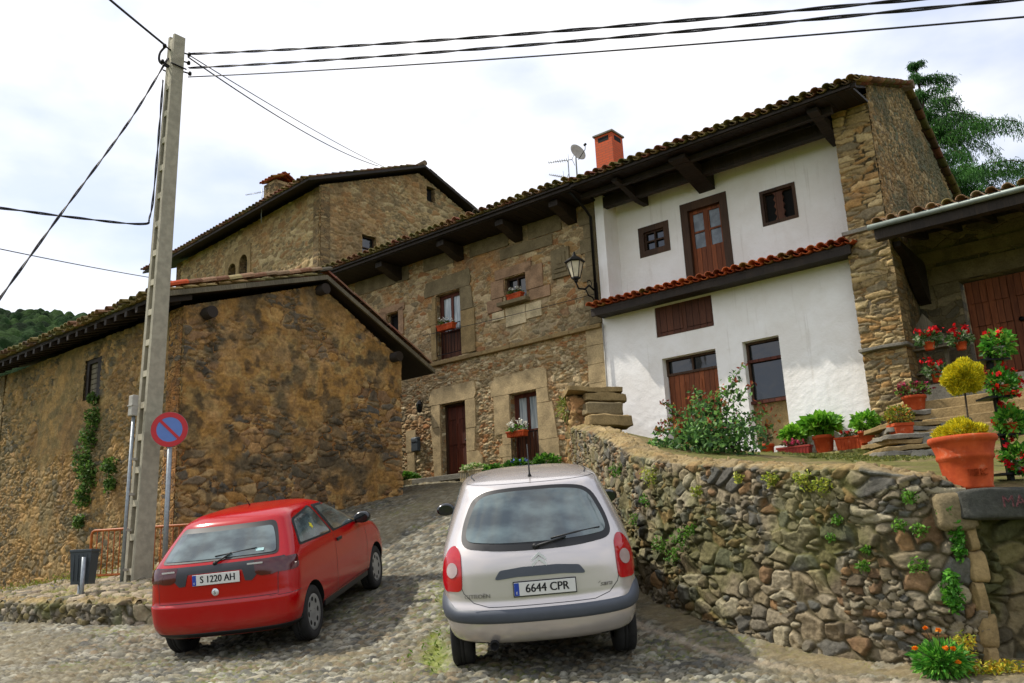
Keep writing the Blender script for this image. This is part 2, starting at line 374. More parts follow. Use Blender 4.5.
M['sand_pink'] = m_ashlar('pink_sandstone', '977a5e'); M['sand_pale'] = m_ashlar('pale_sandstone', 'bfae8a'); M['slate'] = m_ashlar('grey_slab', '7d796e')
M['lintel'] = m_ashlar('dark_lichened_slab', '45453f', .35)
# white plaster with faint stains
t = NT('white_lime_plaster'); v = t.obj(); a = t.noise(v, 1.1, 5, .6); b = t.noise(v, 9, 4, .6)
col = t.mix(t.sstep(a, .35, .7), 'eae6e0', 'f5f3f0'); col = t.mix(t.math('MULTIPLY', t.sstep(b, .62, .8), .25), col, 'c4b8a6'); st_n = t.noise(t.mapping(v, (5, 5, .35)), 1.6, 4, .6); col = t.mix(t.math('MULTIPLY', t.sstep(st_n, .58, .75), .22), col, '9c8f7c')
t.base(col); t.set(Roughness=.85, Specular_IOR_Level=.2); t.bump(t.math('ADD', t.math('MULTIPLY', a, 1.), t.math('MULTIPLY', b, .35)), .03); M['white'] = t.m
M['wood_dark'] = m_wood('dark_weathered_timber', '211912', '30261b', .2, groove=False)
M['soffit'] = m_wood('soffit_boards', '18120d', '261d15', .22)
M['wood_red'] = m_wood('red_brown_planks', '4a2216', '62301e', .13); M['wood_door'] = m_wood('varnished_planks', '6e3a1e', '8a4c28', .12)
M['wood_mid'] = m_wood('brown_frame_timber', '3a281a', '4d3624', .5, groove=False); M['wood_shutter'] = m_wood('brown_shutter_boards', '4b2a1a', '5f3824', .16)
M['wood_old'] = m_wood('grey_old_timber', '57503f', '736a55', .3, groove=False)
t = NT('window_glass'); t.base('141a1c'); t.set(Roughness=.06, Specular_IOR_Level=.8); t.bump(t.noise(t.obj(), 2.5, 2), .004); M['glass'] = t.m
M['curtain'] = m_plain('net_curtain', 'c9cccb', .9, scale=14, var=.18)
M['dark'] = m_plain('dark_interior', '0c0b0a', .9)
M['tile'] = m_col('clay_tile', .85, .2, 22, .35, .01)
M['leaf'] = m_col('leaf', .55, .35, 40, .15, 0, .35); M['petal'] = m_col('petal', .6, .2, 60, .12, 0, .3); M['needle'] = m_col('needle_foliage', .7, .2, 30, .2, 0, .2)
M['cobble'] = m_col('cobblestone', .82, .25, 45, .28, .006); M['rubble'] = m_col('rubble_stone', .88, .2, 24, .35, .014)
M['iron'] = m_plain('black_iron', '161616', .5, .6); M['grey_metal'] = m_plain('galvanised_steel', '8b9296', .45, .5, scale=20); M['zinc'] = m_plain('zinc_gutter', '737c76', .5, .4)
t = NT('terracotta'); a = t.noise(t.obj(), 5, 5, .65); col = t.mix(t.sstep(a, .35, .65), '9c3c18', 'b84e22'); col = t.mix(t.math('MULTIPLY', t.sstep(t.noise(t.obj(), 9, 6, .7), .55, .75), .5), col, 'c09478'); t.base(col); t.set(Roughness=.8, Specular_IOR_Level=.25); t.bump(a, .003); M['pot'] = t.m; M['pot_dark'] = m_plain('red_plastic_planter', '8f2a1c', .5, scale=5)
M['bark'] = m_plain('bark', '3d3226', .95, scale=12, var=.3, bump=.02); M['soil'] = m_plain('potting_soil', '2b2118', 1., scale=20)
M['concrete'] = m_plain('pole_concrete', '989280', .9, scale=9, var=.14, bump=.004); M['concrete_light'] = m_plain('pale_pole_concrete', 'b4ac96', .9, scale=9, var=.12, bump=.004)
M['cable'] = m_plain('black_cable', '17151a', .6); M['plasticbox'] = m_plain('grey_plastic_box', '9a968c', .6)
M['orange'] = m_plain('orange_barrier_paint', 'a2561f', .55, scale=14, var=.2); M['binmat'] = m_plain('dark_grey_plastic', '3a4246', .55, scale=8)
M['signred'] = m_plain('sign_red', 'b01a22', .4, var=.04); M['signblue'] = m_plain('sign_blue', '5474b4', .4, var=.05); M['cream'] = m_plain('frosted_lamp_glass', 'c9bfa4', .4); M['brick'] = None
t = NT('red_chimney_brick'); tb = t.node('TexBrick'); t.l(t.uv(), tb.inputs['Vector']); tb.inputs['Color1'].default_value = lin('c04e1c'); tb.inputs['Color2'].default_value = lin('b04a20'); tb.inputs['Mortar'].default_value = lin('8a4a30')
tb.inputs['Scale'].default_value = 1; tb.inputs['Brick Width'].default_value = .2; tb.inputs['Row Height'].default_value = .065; tb.inputs['Mortar Size'].default_value = .006
t.base(tb.outputs[0]); t.set(Roughness=.85); M['brick'] = t.m

# ================================================================== ground
g0 = rbf([(0, 0, -1.45), (-8, 0, -1.5), (8, 0, -1.5), (0, 5, -1.17), (0, 7, -1.02), (.13, 8.27, -.93), (.13, 11.03, -.41), (-2.4, 10.0, -.785), (-3.8, 10.1, -.86), (-2.1, 12.45, -.32), (-3.6, 12.5, -.45),
          (-4.54, 11, -.68), (-7.53, 13, -.57), (-4.87, 8.5, -.91), (-10, 10, -.95), (-14, 16, -.75), (-12.9, 21, -.5), (-6.2, 15.85, .1), (-10.5, 19.5, -.25), (-2.68, 20.3, 1.5), (-1.93, 23, 2.07), (-.09, 21.5, 1.88),
          (-3.84, 18.8, 1.12), (1.0, 18.3, 1.8), (1.44, 10.4, -.52), (1.8, 9.36, -.71), (2.13, 8.72, -.83), (2.43, 8.2, -.92), (2.77, 7.7, -.967), (2.95, 7.35, -.996), (3.36, 7.2, -.995), (4.6, 6.6, -1.06), (6, 5, -1.15), (-6, 4, -1.3)])
def gz(x, y): return float(g0(np.array([x]), np.array([y]))[0])

rows = [5.0]
while rows[-1] < 25.5: rows.append(rows[-1] * 1.0034)
Yr = np.array(rows); Kc = np.linspace(-1.02, .86, 720)
YY, KK = np.meshgrid(Yr, Kc, indexing='ij'); XX = KK * YY
zz = g0(XX, YY)
wx = XX + .05 * (fbm(XX * 1.5, YY * 1.5, 3) - .5) * 4; wy = YY + .05 * (fbm(XX * 1.5, YY * 1.5, 8) - .5) * 4
F1, F2, r4, off = stones(wx, wy, .082, .062, 21, .9, 2.4, .35)
wallpath_xy = [(1.1, 17.5), (1.2, 14), (1.3, 11.6), (1.44, 10.4), (1.8, 9.36), (2.13, 8.72), (2.43, 8.2), (2.77, 7.7), (3.05, 7.4), (3.4, 7.24), (6, 7.15)]
def dseg(x, y, pts):
    d = np.full(x.shape, 99.)
    for (ax, ay), (bx, by) in zip(pts[:-1], pts[1:]):
        L = (bx - ax) ** 2 + (by - ay) ** 2; t_ = np.clip(((x - ax) * (bx - ax) + (y - ay) * (by - ay)) / L, 0, 1)
        d = np.minimum(d, np.hypot(x - ax - t_ * (bx - ax), y - ay - t_ * (by - ay)))
    return d
dw = dseg(XX, YY, wallpath_xy); big = fbm(XX * .55, YY * .55, 40); dome = sm(F2 - F1, .0, .5)
hgt = .024 * dome * (.5 + .9 * r4[0]) + .012 * (r4[1] - .5) + .03 * (fbm(XX * 1.1, YY * 1.1, 60) - .5)
tilt = (off[0] * (r4[2] - .5) + off[1] * (r4[3] - .5)) * .03; hgt = hgt + tilt * dome
stonec = palpick(r4[0], ['8b8570', '9d9680', '76715f', 'a59a80', '948264', '7c786c', 'b4ac94', '8d8468', '9f9478', '6a665a', 'aaa48e', '877558'])
stonec = stonec * np.array([.93, .97, 1.04]) * (.34 + .5 * r4[3])[..., None]
gapc = np.array(lin('454233')[:3]) * (.6 + .6 * fbm(XX * 6, YY * 6, 70))[..., None]
mossc = np.array(lin('6f7a2c')[:3])
runnel = np.exp(-(((XX + 1.0 + .12 * np.sin(YY * 1.3)) / .16) ** 2)) * sm(fbm(XX * 2.5, YY * 1.6, 77), .38, .6) * sm(13.5 - YY, 0, 3)
mossm = np.clip(sm(fbm(XX * 1.7, YY * 1.7, 90), .54, .72) * .6 + runnel * 1.2 + sm(.55 - dw, 0, .4) * sm(fbm(XX * 3, YY * 3, 15), .5, .62) * .8, 0, 1)
gapc = gapc * (1 - mossm[..., None]) + mossc * mossm[..., None]
mk = sm(F2 - F1, .03, .16)[..., None]; mk = mk * (1 - .75 * runnel[..., None])
dirt = (sm(.55 - dw, 0, .25) * sm(fbm(XX * 2, YY * 2, 33), .3, .55))[..., None] * (XX > -1)[..., None]
colr = gapc * (1 - mk) + stonec * mk
kerbline = np.exp(-((dw - .62) / .07) ** 2)[..., None] * (YY < 12)[..., None]
colr = colr * (1 - kerbline * .6) + np.array(lin('b0a08a')[:3]) * kerbline * .6
trk = sm(fbm(XX * .9 + 7, YY * .5, 123), .5, .64) * .55
colr = colr * (1 - trk[..., None]) + (np.array(lin('746a50')[:3]) * (.6 + .8 * fbm(XX * 10, YY * 10, 56))[..., None]) * trk[..., None]
dc = np.array(lin('7c6e50')[:3]) * (.6 + .8 * fbm(XX * 12, YY * 12, 55))[..., None]
colr = colr * (1 - dirt * .75) + dc * dirt * .75
colr = colr * (.82 + .36 * big)[..., None]
rv = np.stack([XX, YY, zz + hgt * (1 - .7 * dirt[..., 0]) - .03 * runnel], -1).reshape(-1, 3)
raw_mesh('road', rv, gridfaces(len(Yr), len(Kc)), M['cobble'], colr.reshape(-1, 3), kind='structure')

# surrounding terrain, one sheet to the horizon
ax_ = np.concatenate([-np.geomspace(40, 900, 14)[::-1], np.linspace(-36, 36, 37), np.geomspace(40, 900, 14)])
TX, TY = np.meshgrid(ax_, ax_ + 10, indexing='xy')
inside = sm(30 - np.hypot(TX, TY - 10), 0, 12)
tz = np.clip(g0(np.clip(TX, -14, 9), np.clip(TY, -6, 25)), -1.7, 2.2); tz = (tz - .18) * inside + (-1.9) * (1 - inside)
tc = np.tile(np.array(lin('4c5a26')[:3]), (TX.size, 1)) * (.8 + .4 * rng.random((TX.size, 1)))
raw_mesh('terrain', np.stack([TX, TY, tz], -1).reshape(-1, 3), gridfaces(*TX.shape), M['cobble'], tc, kind='structure')

# verge in front of the barn: raised a little behind a low kerb wall
kerb = [(-3.9, 11.75), (-4.54, 11.35), (-5.6, 11.75), (-6.6, 12.35), (-7.6, 13.05), (-9.5, 14.6), (-12.5, 17.6)]
kx = np.linspace(0, 1, 260); kp = np.array(kerb); seg = np.r_[0, np.cumsum(np.hypot(*np.diff(kp, axis=0).T))]; kl = seg[-1]
def kpt(s_): return np.stack([np.interp(s_, seg, kp[:, 0]), np.interp(s_, seg, kp[:, 1])], -1)
ss = np.linspace(0, kl, 300); kk = kpt(ss); wallback = np.array([BP(-5.55 + .0, -s_ * 8.9 / kl * 1.0, 0)[:2] for s_ in ss])
tt = np.linspace(0, 1, 110) ** 1.2
VX = kk[:, None, 0] * (1 - tt[None]) + wallback[:, None, 0] * tt[None]; VY = kk[:, None, 1] * (1 - tt[None]) + wallback[:, None, 1] * tt[None]
kh = .22 * sm(ss, 0.0, .9)
lvl = g0(kk[:, 0], kk[:, 1]) + kh
VZ = (lvl[:, None]) * (1 - tt[None]) + (g0(wallback[:, 0], wallback[:, 1]) + .03)[:, None] * tt[None]
VZ = np.maximum(VZ, g0(VX, VY) + .01)
f1, f2, r_, of_ = stones(VX, VY, .2, .16, 91, .9); rock = sm(fbm(VX * 1.3, VY * 1.3, 19), .5, .6) * sm(f2 - f1, .05, .4)
VZ = VZ + .05 * fbm(VX * 3, VY * 3, 5) + .07 * rock
gr = sm(fbm(VX * 2.2, VY * 2.2, 66), .42, .58)[..., None]
vc = np.array(lin('6b6a2c')[:3]) * gr + np.array(lin('80704e')[:3]) * (1 - gr); rc = palpick(r_[0], ['8a7c66', '75695a', '9a8c76', '6a6458']); rk = np.clip(rock, 0, 1)[..., None]
vc = (vc * (1 - rk) + rc * rk) * (.7 + .6 * fbm(VX * 9, VY * 9, 3))[..., None]
raw_mesh('verge', np.stack([VX, VY, VZ], -1).reshape(-1, 3), gridfaces(len(ss), len(tt))[:, ::-1], M['rubble'], vc.reshape(-1, 3), kind='structure')

def stone_ribbon(name, path, zb, zt, cap, front, su, sv, seed, pal, gap, relief, step=.02, label=None, cat=None, mossy=.35, nsgn=1, parent=None, batter=0., group=None, splitc=True):
    """wall following a plan path: front face, rounded top and back, every stone in relief"""
    p = np.array(path, float)
    d = np.r_[0, np.cumsum(np.hypot(*np.diff(p, axis=0).T))]; L = d[-1]; n = int(L / step); s_ = np.linspace(0, L, n)
    X = np.interp(s_, d, p[:, 0]); Y = np.interp(s_, d, p[:, 1])
    k = max(3, int(.35 / step)); ker = np.ones(k) / k
    Xs = np.convolve(np.pad(X, k, mode='edge'), ker, 'same')[k:-k]; Ys = np.convolve(np.pad(Y, k, mode='edge'), ker, 'same')[k:-k]; Xs[0], Ys[0], Xs[-1], Ys[-1] = X[0], Y[0], X[-1], Y[-1]
    tx, ty = np.gradient(Xs), np.gradient(Ys); l = np.hypot(tx, ty); nx, ny = ty / l * nsgn, -tx / l * nsgn
    B_ = np.interp(s_, d, zb) ; T_ = np.interp(s_, d, zt); T_ = T_ + .05 * (fbm(s_ * 1.7, s_ * 0, seed + 3) - .5)
    H = float((T_ - B_).max()); nr = int(H / step); w = np.linspace(0, 1, nr)
    # rows: front bottom->top, cap front->back, back down
    nc = max(4, int(cap / step)); nb = 6
    U = np.repeat(s_[:, None], nr + nc + nb, 1); Vv = np.zeros_like(U); px = np.zeros_like(U); py = np.zeros_like(U); pz = np.zeros_like(U); ux = np.zeros_like(U); uy = np.zeros_like(U); uz = np.zeros_like(U)
    hh = (T_ - B_)[:, None] * w[None]
    bt = batter * (1 - w[None])
    px[:, :nr] = Xs[:, None] + nx[:, None] * bt; py[:, :nr] = Ys[:, None] + ny[:, None] * bt; pz[:, :nr] = B_[:, None] + hh; Vv[:, :nr] = B_[:, None] + hh; ux[:, :nr] = nx[:, None]; uy[:, :nr] = ny[:, None]
    c = (np.arange(nc) + 1) / nc * cap
    px[:, nr:nr + nc] = Xs[:, None] - nx[:, None] * c; py[:, nr:nr + nc] = Ys[:, None] - ny[:, None] * c; pz[:, nr:nr + nc] = (T_ + .0)[:, None] + .04 * np.sin(np.pi * c / cap)[None]; Vv[:, nr:nr + nc] = T_[:, None] + c; uz[:, nr:nr + nc] = 1
    for q in range(nb):
        j = nr + nc + q; px[:, j] = Xs - nx * cap; py[:, j] = Ys - ny * cap; pz[:, j] = T_ - (q + 1) / nb * .5; Vv[:, j] = T_ + cap + (q + 1) * .1; ux[:, j] = -nx; uy[:, j] = -ny
    wu = U + .1 * (fbm(U * 2, Vv * 2, seed + 70) - .5) * 1.8; wv = Vv + .1 * (fbm(U * 2, Vv * 2, seed + 71) - .5) * 1.4
    a1, a2, rr, oo = stones(wu, wv, su, sv, seed, .9, 2.6, .5)
    b1, b2, rs, os_ = stones(wu, wv, su * .48, sv * .52, seed + 200, .9, 2.8, .4)
    sel = (vnoise(wu / (su * 2.2), wv / (sv * 2.2), seed + 5) > .56) if splitc else np.zeros(U.shape, bool)
    ed = np.where(sel, b2 - b1, a2 - a1); rnd = [np.where(sel, rs[i], rr[i]) for i in range(4)]; o0 = np.where(sel, os_[0], oo[0]); o1 = np.where(sel, os_[1], oo[1])
    dm = sm(ed, .02, .2); h = relief * dm * (.3 + .9 * rnd[1]) + (o0 * (rnd[2] - .5) + o1 * (rnd[3] - .5)) * relief * 2.2 * dm + relief * .5 * (fbm(U * 8, Vv * 8, seed + 9) - .5) * 2 + relief * .35 * np.abs(fbm(U * 17, Vv * 17, seed + 19, 3) - .5) * 2
    if np.ndim(front): pass
    px += ux * h; py += uy * h; pz += uz * h * .7
    cl = palpick(rnd[0], pal) * (.56 + .62 * rnd[3])[..., None]; cl = cl * (.7 + .6 * fbm(U * 7, Vv * 7, seed + 91))[..., None]
    gp = np.array(lin(gap)[:3]) * (.6 + .8 * fbm(U * 5, Vv * 5, seed + 14))[..., None]
    mk_ = sm(ed, .03, .14)[..., None]; cl = gp * (1 - mk_) + cl * mk_
    ms = (sm(fbm(U * 1.6, Vv * 1.6, seed + 44), .52, .7) * mossy)[..., None]; cl = cl * (1 - ms) + np.array(lin('5d6128')[:3]) * ms
    tp = (sm(uz, .5, 1) * .7)[..., None]; cl = cl * (1 - tp) + np.array(lin('8f7a50')[:3]) * (.6 + .7 * fbm(U * 4, Vv * 4, seed + 2))[..., None] * tp
    f = gridfaces(*U.shape); f = f if nsgn < 0 else f[:, ::-1]
    return raw_mesh(name, np.stack([px, py, pz], -1).reshape(-1, 3), f, M['rubble'], cl.reshape(-1, 3), parent=parent, label=label, cat=cat, group=group)

kerb_r = [tuple(x) for x in kpt(np.linspace(.15, kl, 24))]
stone_ribbon('kerb_wall', kerb_r, [gz(*p) - .12 for p in kerb_r], [gz(*p) + .22 * float(sm(np.array([.15 + i * kl / 24]), 0, .9)[0]) + .04 for i, p in enumerate(kerb_r)], .28, 0, .2, .17, 300,
             ['8c8270', '77705f', 'a09480', '6b675c', '958a70', '7f7350'], '45402c', .045, .018, 'low rubble stone kerb wall edging the raised verge behind the litter bin', 'low wall', .5, nsgn=-1)

# ---- retaining wall
def proj(p):
    d = CRT * p[0] + CFW * p[1] + CUP * p[2]; return 512 - FOC * d[0] / d[2], 341.5 + FOC * d[1] / d[2]
tl = np.array([(560, 425), (590, 432), (605, 438), (640, 459), (680, 465), (720, 468), (860, 471), (935, 477), (965, 489), (1100, 489)], float)
def topz(x, y):
    z = 1.
    for _ in range(25):
        u, v = proj((x, y, z)); z += (v - np.interp(u, tl[:, 0], tl[:, 1])) / FOC * y * .9
    return z
wp = [(1.12, 17.3), (1.2, 14), (1.3, 11.6), (1.44, 10.4), (1.8, 9.36), (2.13, 8.72), (2.43, 8.2), (2.77, 7.7), (3.05, 7.4), (3.4, 7.24), (3.62, 7.22)]
RWT = [topz(*p) for p in wp]; RWT[0] = RWT[1] + .55
print('wall tops', [round(float(x), 2) for x in RWT])
RPAL = ['857860', '766c5a', '928468', '66635a', '84694c', '988c74', '5f5e56', '8c6e4c', '7c7464', 'a0967c', '6c604c', '8a7e66']
retw = stone_ribbon('retaining_wall', wp, [gz(*p) - .15 for p in wp], RWT, .42, 0, .20, .13, 500, RPAL, '4c4430', .04, .0115, 'curving rubble stone retaining wall beside the silver car', 'retaining wall', .4, nsgn=1)
# ---- garden ground behind the retaining wall
gg = rbf([(p[0], p[1], float(z) - .03) for p, z in zip(wp, RWT)] + [(4.85, 17.18, 1.5), (6.45, 15.9, 1.5), (5.85, 16.38, 1.5), (2.3, 19.2, 1.9), (1.6, 18.4, 1.9), (4.3, 7.4, .38), (6, 7.2, .4), (8, 7, .5), (5, 9.5, .75), (6, 12, 1.05), (8, 11, 1.2), (10, 12, 1.6), (8, 14.5, 1.55), (12, 12, 1.8), (12, 7, .8)])
GX = np.linspace(0, 1, 150); GY = np.linspace(7.2, 19.6, 260)
wpn = np.array(wp[:-1] + [(3.7, 7.2)]); ordr = np.argsort(wpn[:, 1]); lx = np.interp(GY, wpn[ordr, 1], wpn[ordr, 0]) + .25
PX = lx[:, None] + (13 - lx[:, None]) * GX[None] ** 1.3; PY = np.repeat(GY[:, None], 150, 1)
PZ = gg(PX, PY) + .05 * fbm(PX * 3, PY * 3, 4); grm = sm(fbm(PX * 1.5, PY * 1.5, 31), .3, .55)[..., None]
pc = (np.array(lin('5c5a2c')[:3]) * grm + np.array(lin('6e6040')[:3]) * (1 - grm)) * (.6 + .8 * fbm(PX * 14, PY * 14, 3))[..., None]
raw_mesh('garden_ground', np.stack([PX, PY, PZ], -1).reshape(-1, 3), gridfaces(260, 150), M['rubble'], pc.reshape(-1, 3), kind='structure')
def ggz(x, y): return float(gg(np.array([x]), np.array([y]))[0])

# ================================================================== building helpers
def rect(a0, b0, a1, b1): return [(a0, b0), (a1, b0), (a1, b1), (a0, b1)]
def fr_facade(n): return lambda s, z, d: FP(s, n - d, z)
TILEC = ['6e4c36', '7c5a42', '644c3a', '8a6a50', '5a4c3e', '7a644c', '4c463a', '805040']
TILEO = ['984420', 'a8542c', '8a3e20', 'ac5e34', '7c3c24', '985034']
def tiles(org, ua, us, length, width, pal, pitch=.23, expo=.36, seed=0, moss=.35, jit=.012, sagf=None):
    """barrel tiles: covers over channels; returns verts, faces, colours"""
    org, ua, us = Vector(org), Vector(ua).normalized(), Vector(us).normalized(); up = ua.cross(us); up = up if up.z > 0 else -up
    r = random.Random(seed); V_, F_, C_ = [], [], []; nA = 7
    pl = [lin(c)[:3] for c in pal]; mo = lin('6a6a34')[:3]
    for i in range(int(length / pitch)):
        for j in range(max(1, int(width / expo))):
            for cov in (1, 0):
                a0 = (i + (.5 if cov else 1.)) * pitch + r.uniform(-jit, jit); s0 = j * expo + r.uniform(-jit, jit) * 2 - (.03 if cov else 0)
                rr0, rr1 = (.088, .072) if cov else (.085, .095); L = expo + .07; c = list(pl[r.randrange(len(pl))]); k = r.uniform(.75, 1.2)
                if r.random() < moss: c = [x * .45 + y * .55 for x, y in zip(c, mo)]
                c = tuple(x * k for x in c); yaw = r.uniform(-.03, .03); b = len(V_); tiltv = .035 if cov else .02
                sg = sagf(a0) if sagf else 0
                for e, (ss_, rr, hz) in enumerate(((s0, rr0, tiltv), (s0 + L, rr1, 0.))):
                    for inn in (0, 1):
                        for q in range(nA):
                            an = math.pi * q / (nA - 1); R_ = rr - inn * .016
                            x = math.cos(an) * R_; y = math.sin(an) * R_ * .85
                            if not cov: y = -y * .75
                            V_.append(org + ua * (a0 + x + yaw * (ss_ - s0)) + us * ss_ + up * (y + hz + j * .0015 + (.055 if cov else .045)) + Z * sg); C_.append(c)
                o1, o2 = b, b + 2 * nA
                for q in range(nA - 1):
                    F_.append((o1 + q, o1 + q + 1, o2 + q + 1, o2 + q)); F_.append((o1 + nA + q, o2 + nA + q, o2 + nA + q + 1, o1 + nA + q + 1)); F_.append((o1 + q, o1 + nA + q, o1 + nA + q + 1, o1 + q + 1))
    return np.array([tuple(v) for v in V_]), np.array(F_), np.array(C_)
def tile_mesh(name, sets, parent, **kw): v, f, c = join(*sets); return raw_mesh(name, v, f, M['tile'], c, smooth=True, parent=parent, **kw)

def window(parent, fr, s0, z0, s1, z1, dep=.12, fw=.06, vb=1, hb=1, wood='wood_mid', glass='glass', curtain=False, name='window'):
    m = MB(); m.poly(rect(s0, z0, s1, z1), [], lambda a, b, d: fr(a, b, dep + .03 + d), .02); pane_poly = m
    f = MB(); hs = []
    xs = [s0 + fw] + [s0 + (s1 - s0) * (k + 1) / (vb + 1) for k in range(vb)] + [s1 - fw]; zs = [z0 + fw] + [z0 + (z1 - z0) * (k + 1) / (hb + 1) for k in range(hb)] + [z1 - fw]
    for a, b in zip(xs[:-1], xs[1:]):
        for c, d in zip(zs[:-1], zs[1:]):
            ea = .018 if a != xs[0] else 0; eb = .018 if b != xs[-1] else 0; ec = .018 if c != zs[0] else 0; ed = .018 if d != zs[-1] else 0
            hs.append(rect(a + ea, c + ec, b - eb, d - ed))
    f.poly(rect(s0, z0, s1, z1), hs, lambda a, b, d: fr(a, b, dep - .03 + d), .05)
    w = f.build(name, M[wood], parent)
    pane_poly.build('pane', M[glass], w)
    if curtain:
        c = MB(); c.poly(rect(s0 + fw, z0 + fw, s1 - fw, z1 - fw), [], lambda a, b, d: fr(a, b, dep + .026 + d), .002)
        c.build('curtain', M['curtain'], w)
    return w
def door(parent, fr, s0, z0, s1, z1, dep=.2, wood='wood_red', panels=True, fw=.07, name='door'):
    f = MB(); f.poly(rect(s0 + fw, z0, s1 - fw, z1 - fw), [], lambda a, b, d: fr(a, b, dep + d), .05); dd = f.build(name, M[wood], parent)
    g = MB(); g.poly([(s0, z0), (s0 + fw, z0), (s0 + fw, z1 - fw), (s1 - fw, z1 - fw), (s1 - fw, z0), (s1, z0), (s1, z1), (s0, z1)], [], lambda a, b, d: fr(a, b, dep - .03 + d), .1); g.build('door_frame', M['wood_mid'], dd)
    if panels:
        p = MB(); w = (s1 - s0 - 2 * fw); nn = 2 if w > .6 else 1; hz = [(.08, .38), (.44, .72), (.78, .95)]
        for k in range(nn):
            a0 = s0 + fw + w * (k + .12) / nn; a1 = s0 + fw + w * (k + .88) / nn
            for q0, q1 in hz: p.poly(rect(a0, z0 + (z1 - z0) * q0, a1, z0 + (z1 - z0) * q1), [], lambda a, b, d: fr(a, b, dep - .018 + d), .017)
        p.build('door_panel', M[wood], dd)
    h = MB(); hp = fr(s1 - fw - .09, z0 + (z1 - z0) * .48, dep - .04); h.lathe([(0, 0), (.03, 0), (.035, .02), (.02, .04), (0, .045)], hp, 12, N if True else None); h.build('handle', M['iron'], dd)
    return dd

def masonry(name, fr, outline, holes, pal, gap, su, sv, parent, seed, step=.02, relief=.03, d0=.0, split=.5, p=3.2, cover=None, blot=(), warp=.1, tone=.3, joint=(.03, .14), flat=(.02, .22)):
    """a wall face whose stones and joints are real relief; fr(a, b, d) with d inwards; relief lies between d0 and d0 + relief"""
    o = np.array(outline, float); a0, b0 = o.min(0); a1, b1 = o.max(0); A = np.arange(a0, a1 + step, step); B_ = np.arange(b0, b1 + step, step); A[-1] = a1; B_[-1] = b1
    U, V = np.meshgrid(A, B_, indexing='ij')
    wu = U + warp * (fbm(U * 1.8, V * 1.8, seed + 70) - .5) * 2; wv = V + warp * (fbm(U * 1.8, V * 1.8, seed + 71) - .5) * 1.6
    a_1, a_2, rr, oo = stones(wu, wv, su, sv, seed, .85, p, .4); b_1, b_2, rs, os_ = stones(wu, wv, su * .5, sv * .55, seed + 200, .85, p, .4)
    sel = vnoise(wu / (su * 2), wv / (sv * 2), seed + 5) > split; ed = np.where(sel, b_2 - b_1, a_2 - a_1); rnd = [np.where(sel, rs[i], rr[i]) for i in range(4)]; o0 = np.where(sel, os_[0], oo[0]); o1 = np.where(sel, os_[1], oo[1])
    dm = sm(ed, *flat); fine = fbm(U * 11, V * 11, seed + 9); h = dm * (.45 + .5 * rnd[1]) + (o0 * (rnd[2] - .5) + o1 * (rnd[3] - .5)) * dm * .8 + .45 * (fine - .5)
    cl = palpick(rnd[0], pal) * (1 - tone / 2 + tone * rnd[3])[..., None]; gp = np.array(lin(gap)[:3]) * (.75 + .5 * fbm(U * 6, V * 6, seed + 14))[..., None]; mk = sm(ed, *joint)[..., None]; cl = gp * (1 - mk) + cl * mk
    if cover:
        cols, sc, lo, hi, bias = cover; n1 = fbm(U * sc, V * sc, seed + 40, 5) + bias(U, V); cm = sm(n1, lo, hi); k = fbm(U * 3.1, V * 3.1, seed + 41, 5); pa = np.array([lin(c_)[:3] for c_ in cols]); tk = np.clip((k - .3) / .4, 0, .999) * (len(cols) - 1); i_ = tk.astype(int); f_ = (tk - i_)[..., None]; cc = pa[i_] * (1 - f_) + pa[i_ + 1] * f_; cc = cc * (.75 + .5 * fbm(U * 14, V * 14, seed + 43))[..., None]
        cl = cl * (1 - cm[..., None] * .88) + cc * cm[..., None] * .88; h = h * (1 - .75 * cm) + cm * (.55 + .7 * (fbm(U * 4, V * 4, seed + 42) - .5))
    for (c, sc, lo, hi, amt) in blot:
        m_ = (sm(fbm(U * sc, V * sc, seed + int(sc * 50), 5), lo, hi) * amt)[..., None]; cl = cl * (1 - m_) + np.array(lin(c)[:3]) * m_ * (.8 + .4 * fine[..., None])
    cl = cl * (.72 + .56 * fine)[..., None]
    dd = d0 + relief * (1 - np.clip(h, -.2, 1.3)); 
    P0 = np.array(fr(0, 0, 0)); EA = np.array(fr(1, 0, 0)) - P0; EB = np.array(fr(0, 1, 0)) - P0; ED = np.array(fr(0, 0, 1)) - P0
    X = P0 + U[..., None] * EA + V[..., None] * EB + dd[..., None] * ED
    F = gridfaces(*U.shape); ca = (U[:-1, :-1] + step / 2).ravel(); cb = (V[:-1, :-1] + step / 2).ravel()
    def inside(poly, x, y):
        c = np.zeros(x.shape, bool); n = len(poly)
        for i in range(n):
            (x0, y0), (x1, y1) = poly[i - 1], poly[i]
            if y0 == y1: continue
            t_ = ((y0 > y) != (y1 > y)) & (x < (x1 - x0) * (y - y0) / (y1 - y0) + x0); c ^= t_
        return c
    keep = inside(outline, ca, cb)
    for hl in holes: keep &= ~inside(hl, ca, cb)
    F = F[keep]; used = np.unique(F); mp = np.zeros(U.size, int); mp[used] = np.arange(len(used))
    return raw_mesh(name, X.reshape(-1, 3)[used], mp[F], M['rubble'], cl.reshape(-1, 3)[used], smooth=True, parent=parent)

OCH = ['745836', '8f6c3a', 'a37c42', '957040', 'a88a54', '806a44']

